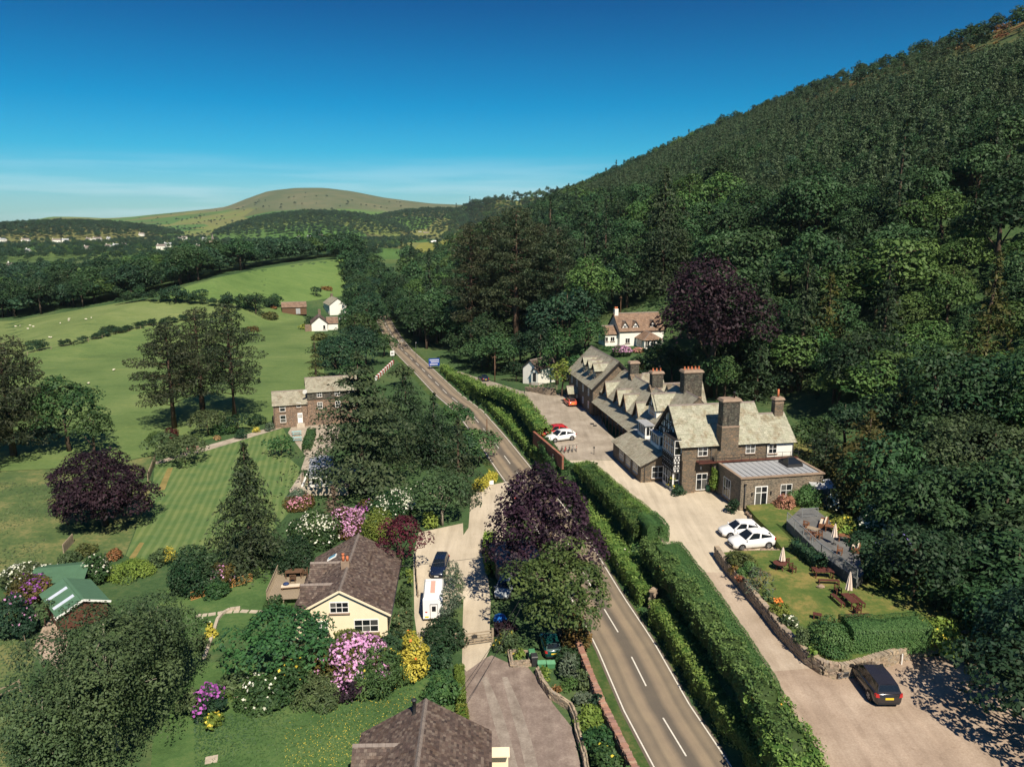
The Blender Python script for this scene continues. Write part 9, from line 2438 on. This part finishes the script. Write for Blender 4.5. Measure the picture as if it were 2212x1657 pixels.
for i, (mat, nm) in enumerate(((P_BLACK, "black bicycle nearest the brick wall"), (P_RED, "red bicycle second from the brick wall"), (P_NAVY, "dark blue bicycle in the middle of the rack"), (P_SILVER, "silver bicycle second from the right"), (P_ORANGE, "orange red bicycle at the right end of the rack"))): bicycle(b0 + Vector((i * .62, i * .25, 0)), R(70 + i * 4), mat, nm)
# bollards and drain covers, cones of sheep
for x, y, lb in ((1194, 999, "small black lamp bollard beside the bicycles"), (1283, 982, "small black lamp bollard at the hedge end"), (1133, 859, "small black lamp bollard on the far hedge")):
    t = empty("lamp_bollard", at(x, y, ZS), 0, lb, "bollard"); MB().tube([(0, 0, 0), (0, 0, 1.0)], .05, 6).build("post", M_IRON, t); MB().lathe([(.05, 0), (.13, .05), (.13, .25), (.03, .36)], (0, 0, 1.0), 8).build("lantern", M_IRON, t)
for x, y in ((1279, 916), (1285, 920)): sheet("drain_cover", [(p.x, p.y) for p in (at(x - 4, y - 1.5, ZS), at(x + 4, y - 1.5, ZS), at(x + 4, y + 1.5, ZS), at(x - 4, y + 1.5, ZS))], M_IRON, .05, "iron drain cover in the inn yard")
M_WOOL = plain("wool", (0.72, 0.66, 0.52), .95, .05); 
def sheep_mesh():
    m = MB(); m.tube([(-.62, 0, .62), (-.5, 0, .66), (-.1, 0, .7), (.3, 0, .7), (.55, 0, .72), (.66, 0, .74)], [.08, .27, .33, .32, .24, .1], 9); a = m.mesh("fleece", M_WOOL)
    m = MB(); m.tube([(.55, 0, .8), (.75, 0, .92), (.95, 0, .84)], [.12, .12, .06], 7); m.bar((.72, -.18, .98), (.72, .18, .98), .07, .04); b = m.mesh("head", M_WOOL)
    m = MB(); m.tube([(0, 0, 0), (0, 0, .5)], [.04, .06], 5); return a, b, m.mesh("leg", M_IRON)
s0 = sheep_mesh()
for i, (cx, cy) in enumerate(((135, 1505), (175, 1500), (260, 1497), (290, 1507), (243, 1525), (428, 1600), (444, 1602), (522, 1478), (597, 1440), (597, 1455), (790, 1432), (745, 1443))):
    e = empty("sheep", onland(.25 * cx, 331.3 + .25 * cy), float(rng.uniform(0, 6.28)), "white sheep grazing on the pale green pasture", "sheep", "sheep on the pastures", 0.62)
    link("fleece", s0[0], e); link("head", s0[1], e)
    for x in (-.38, .38):
        for y in (-.16, .16): link("leg", s0[2], e, (x, y, 0))
for i, (x, y, lb) in enumerate(((246, 802, "sheep alone below the dark hollow of the middle pasture"), (192, 831, "sheep nearest the bright green tree"), (286, 786, "sheep close to the left pine"))):
    e = empty("sheep", at(x, y), float(rng.uniform(0, 6.28)), lb, "sheep", "sheep on the pastures", 0.62)
    link("fleece", s0[0], e); link("head", s0[1], e)
    for q in (-.38, .38):
        for y2 in (-.16, .16): link("leg", s0[2], e, (q, y2, 0))
# ------------------------------------------------------------------ thin summer haze
hz_ = MB().box(gx[0] - 60, gx[-1] + 60, gy[0] - 60, gy[-1] + 60, float(GZ.min()) - 1.5, float(GZ.max()) + 60); ho = hz_.build("haze", None)
mh = bpy.data.materials.new("haze"); mh.use_nodes = True
for n in list(mh.node_tree.nodes): mh.node_tree.nodes.remove(n)
o_ = mh.node_tree.nodes.new("ShaderNodeOutputMaterial"); pv = mh.node_tree.nodes.new("ShaderNodeVolumePrincipled")
pv.inputs["Color"].default_value = (0.80, 0.92, 1.0, 1); pv.inputs["Density"].default_value = 0.00004; pv.inputs["Anisotropy"].default_value = 0.2
mh.node_tree.links.new(pv.outputs[0], o_.inputs["Volume"]); ho.data.materials.append(mh); tag(ho, "thin blue summer haze over the valley", None, None, "stuff")
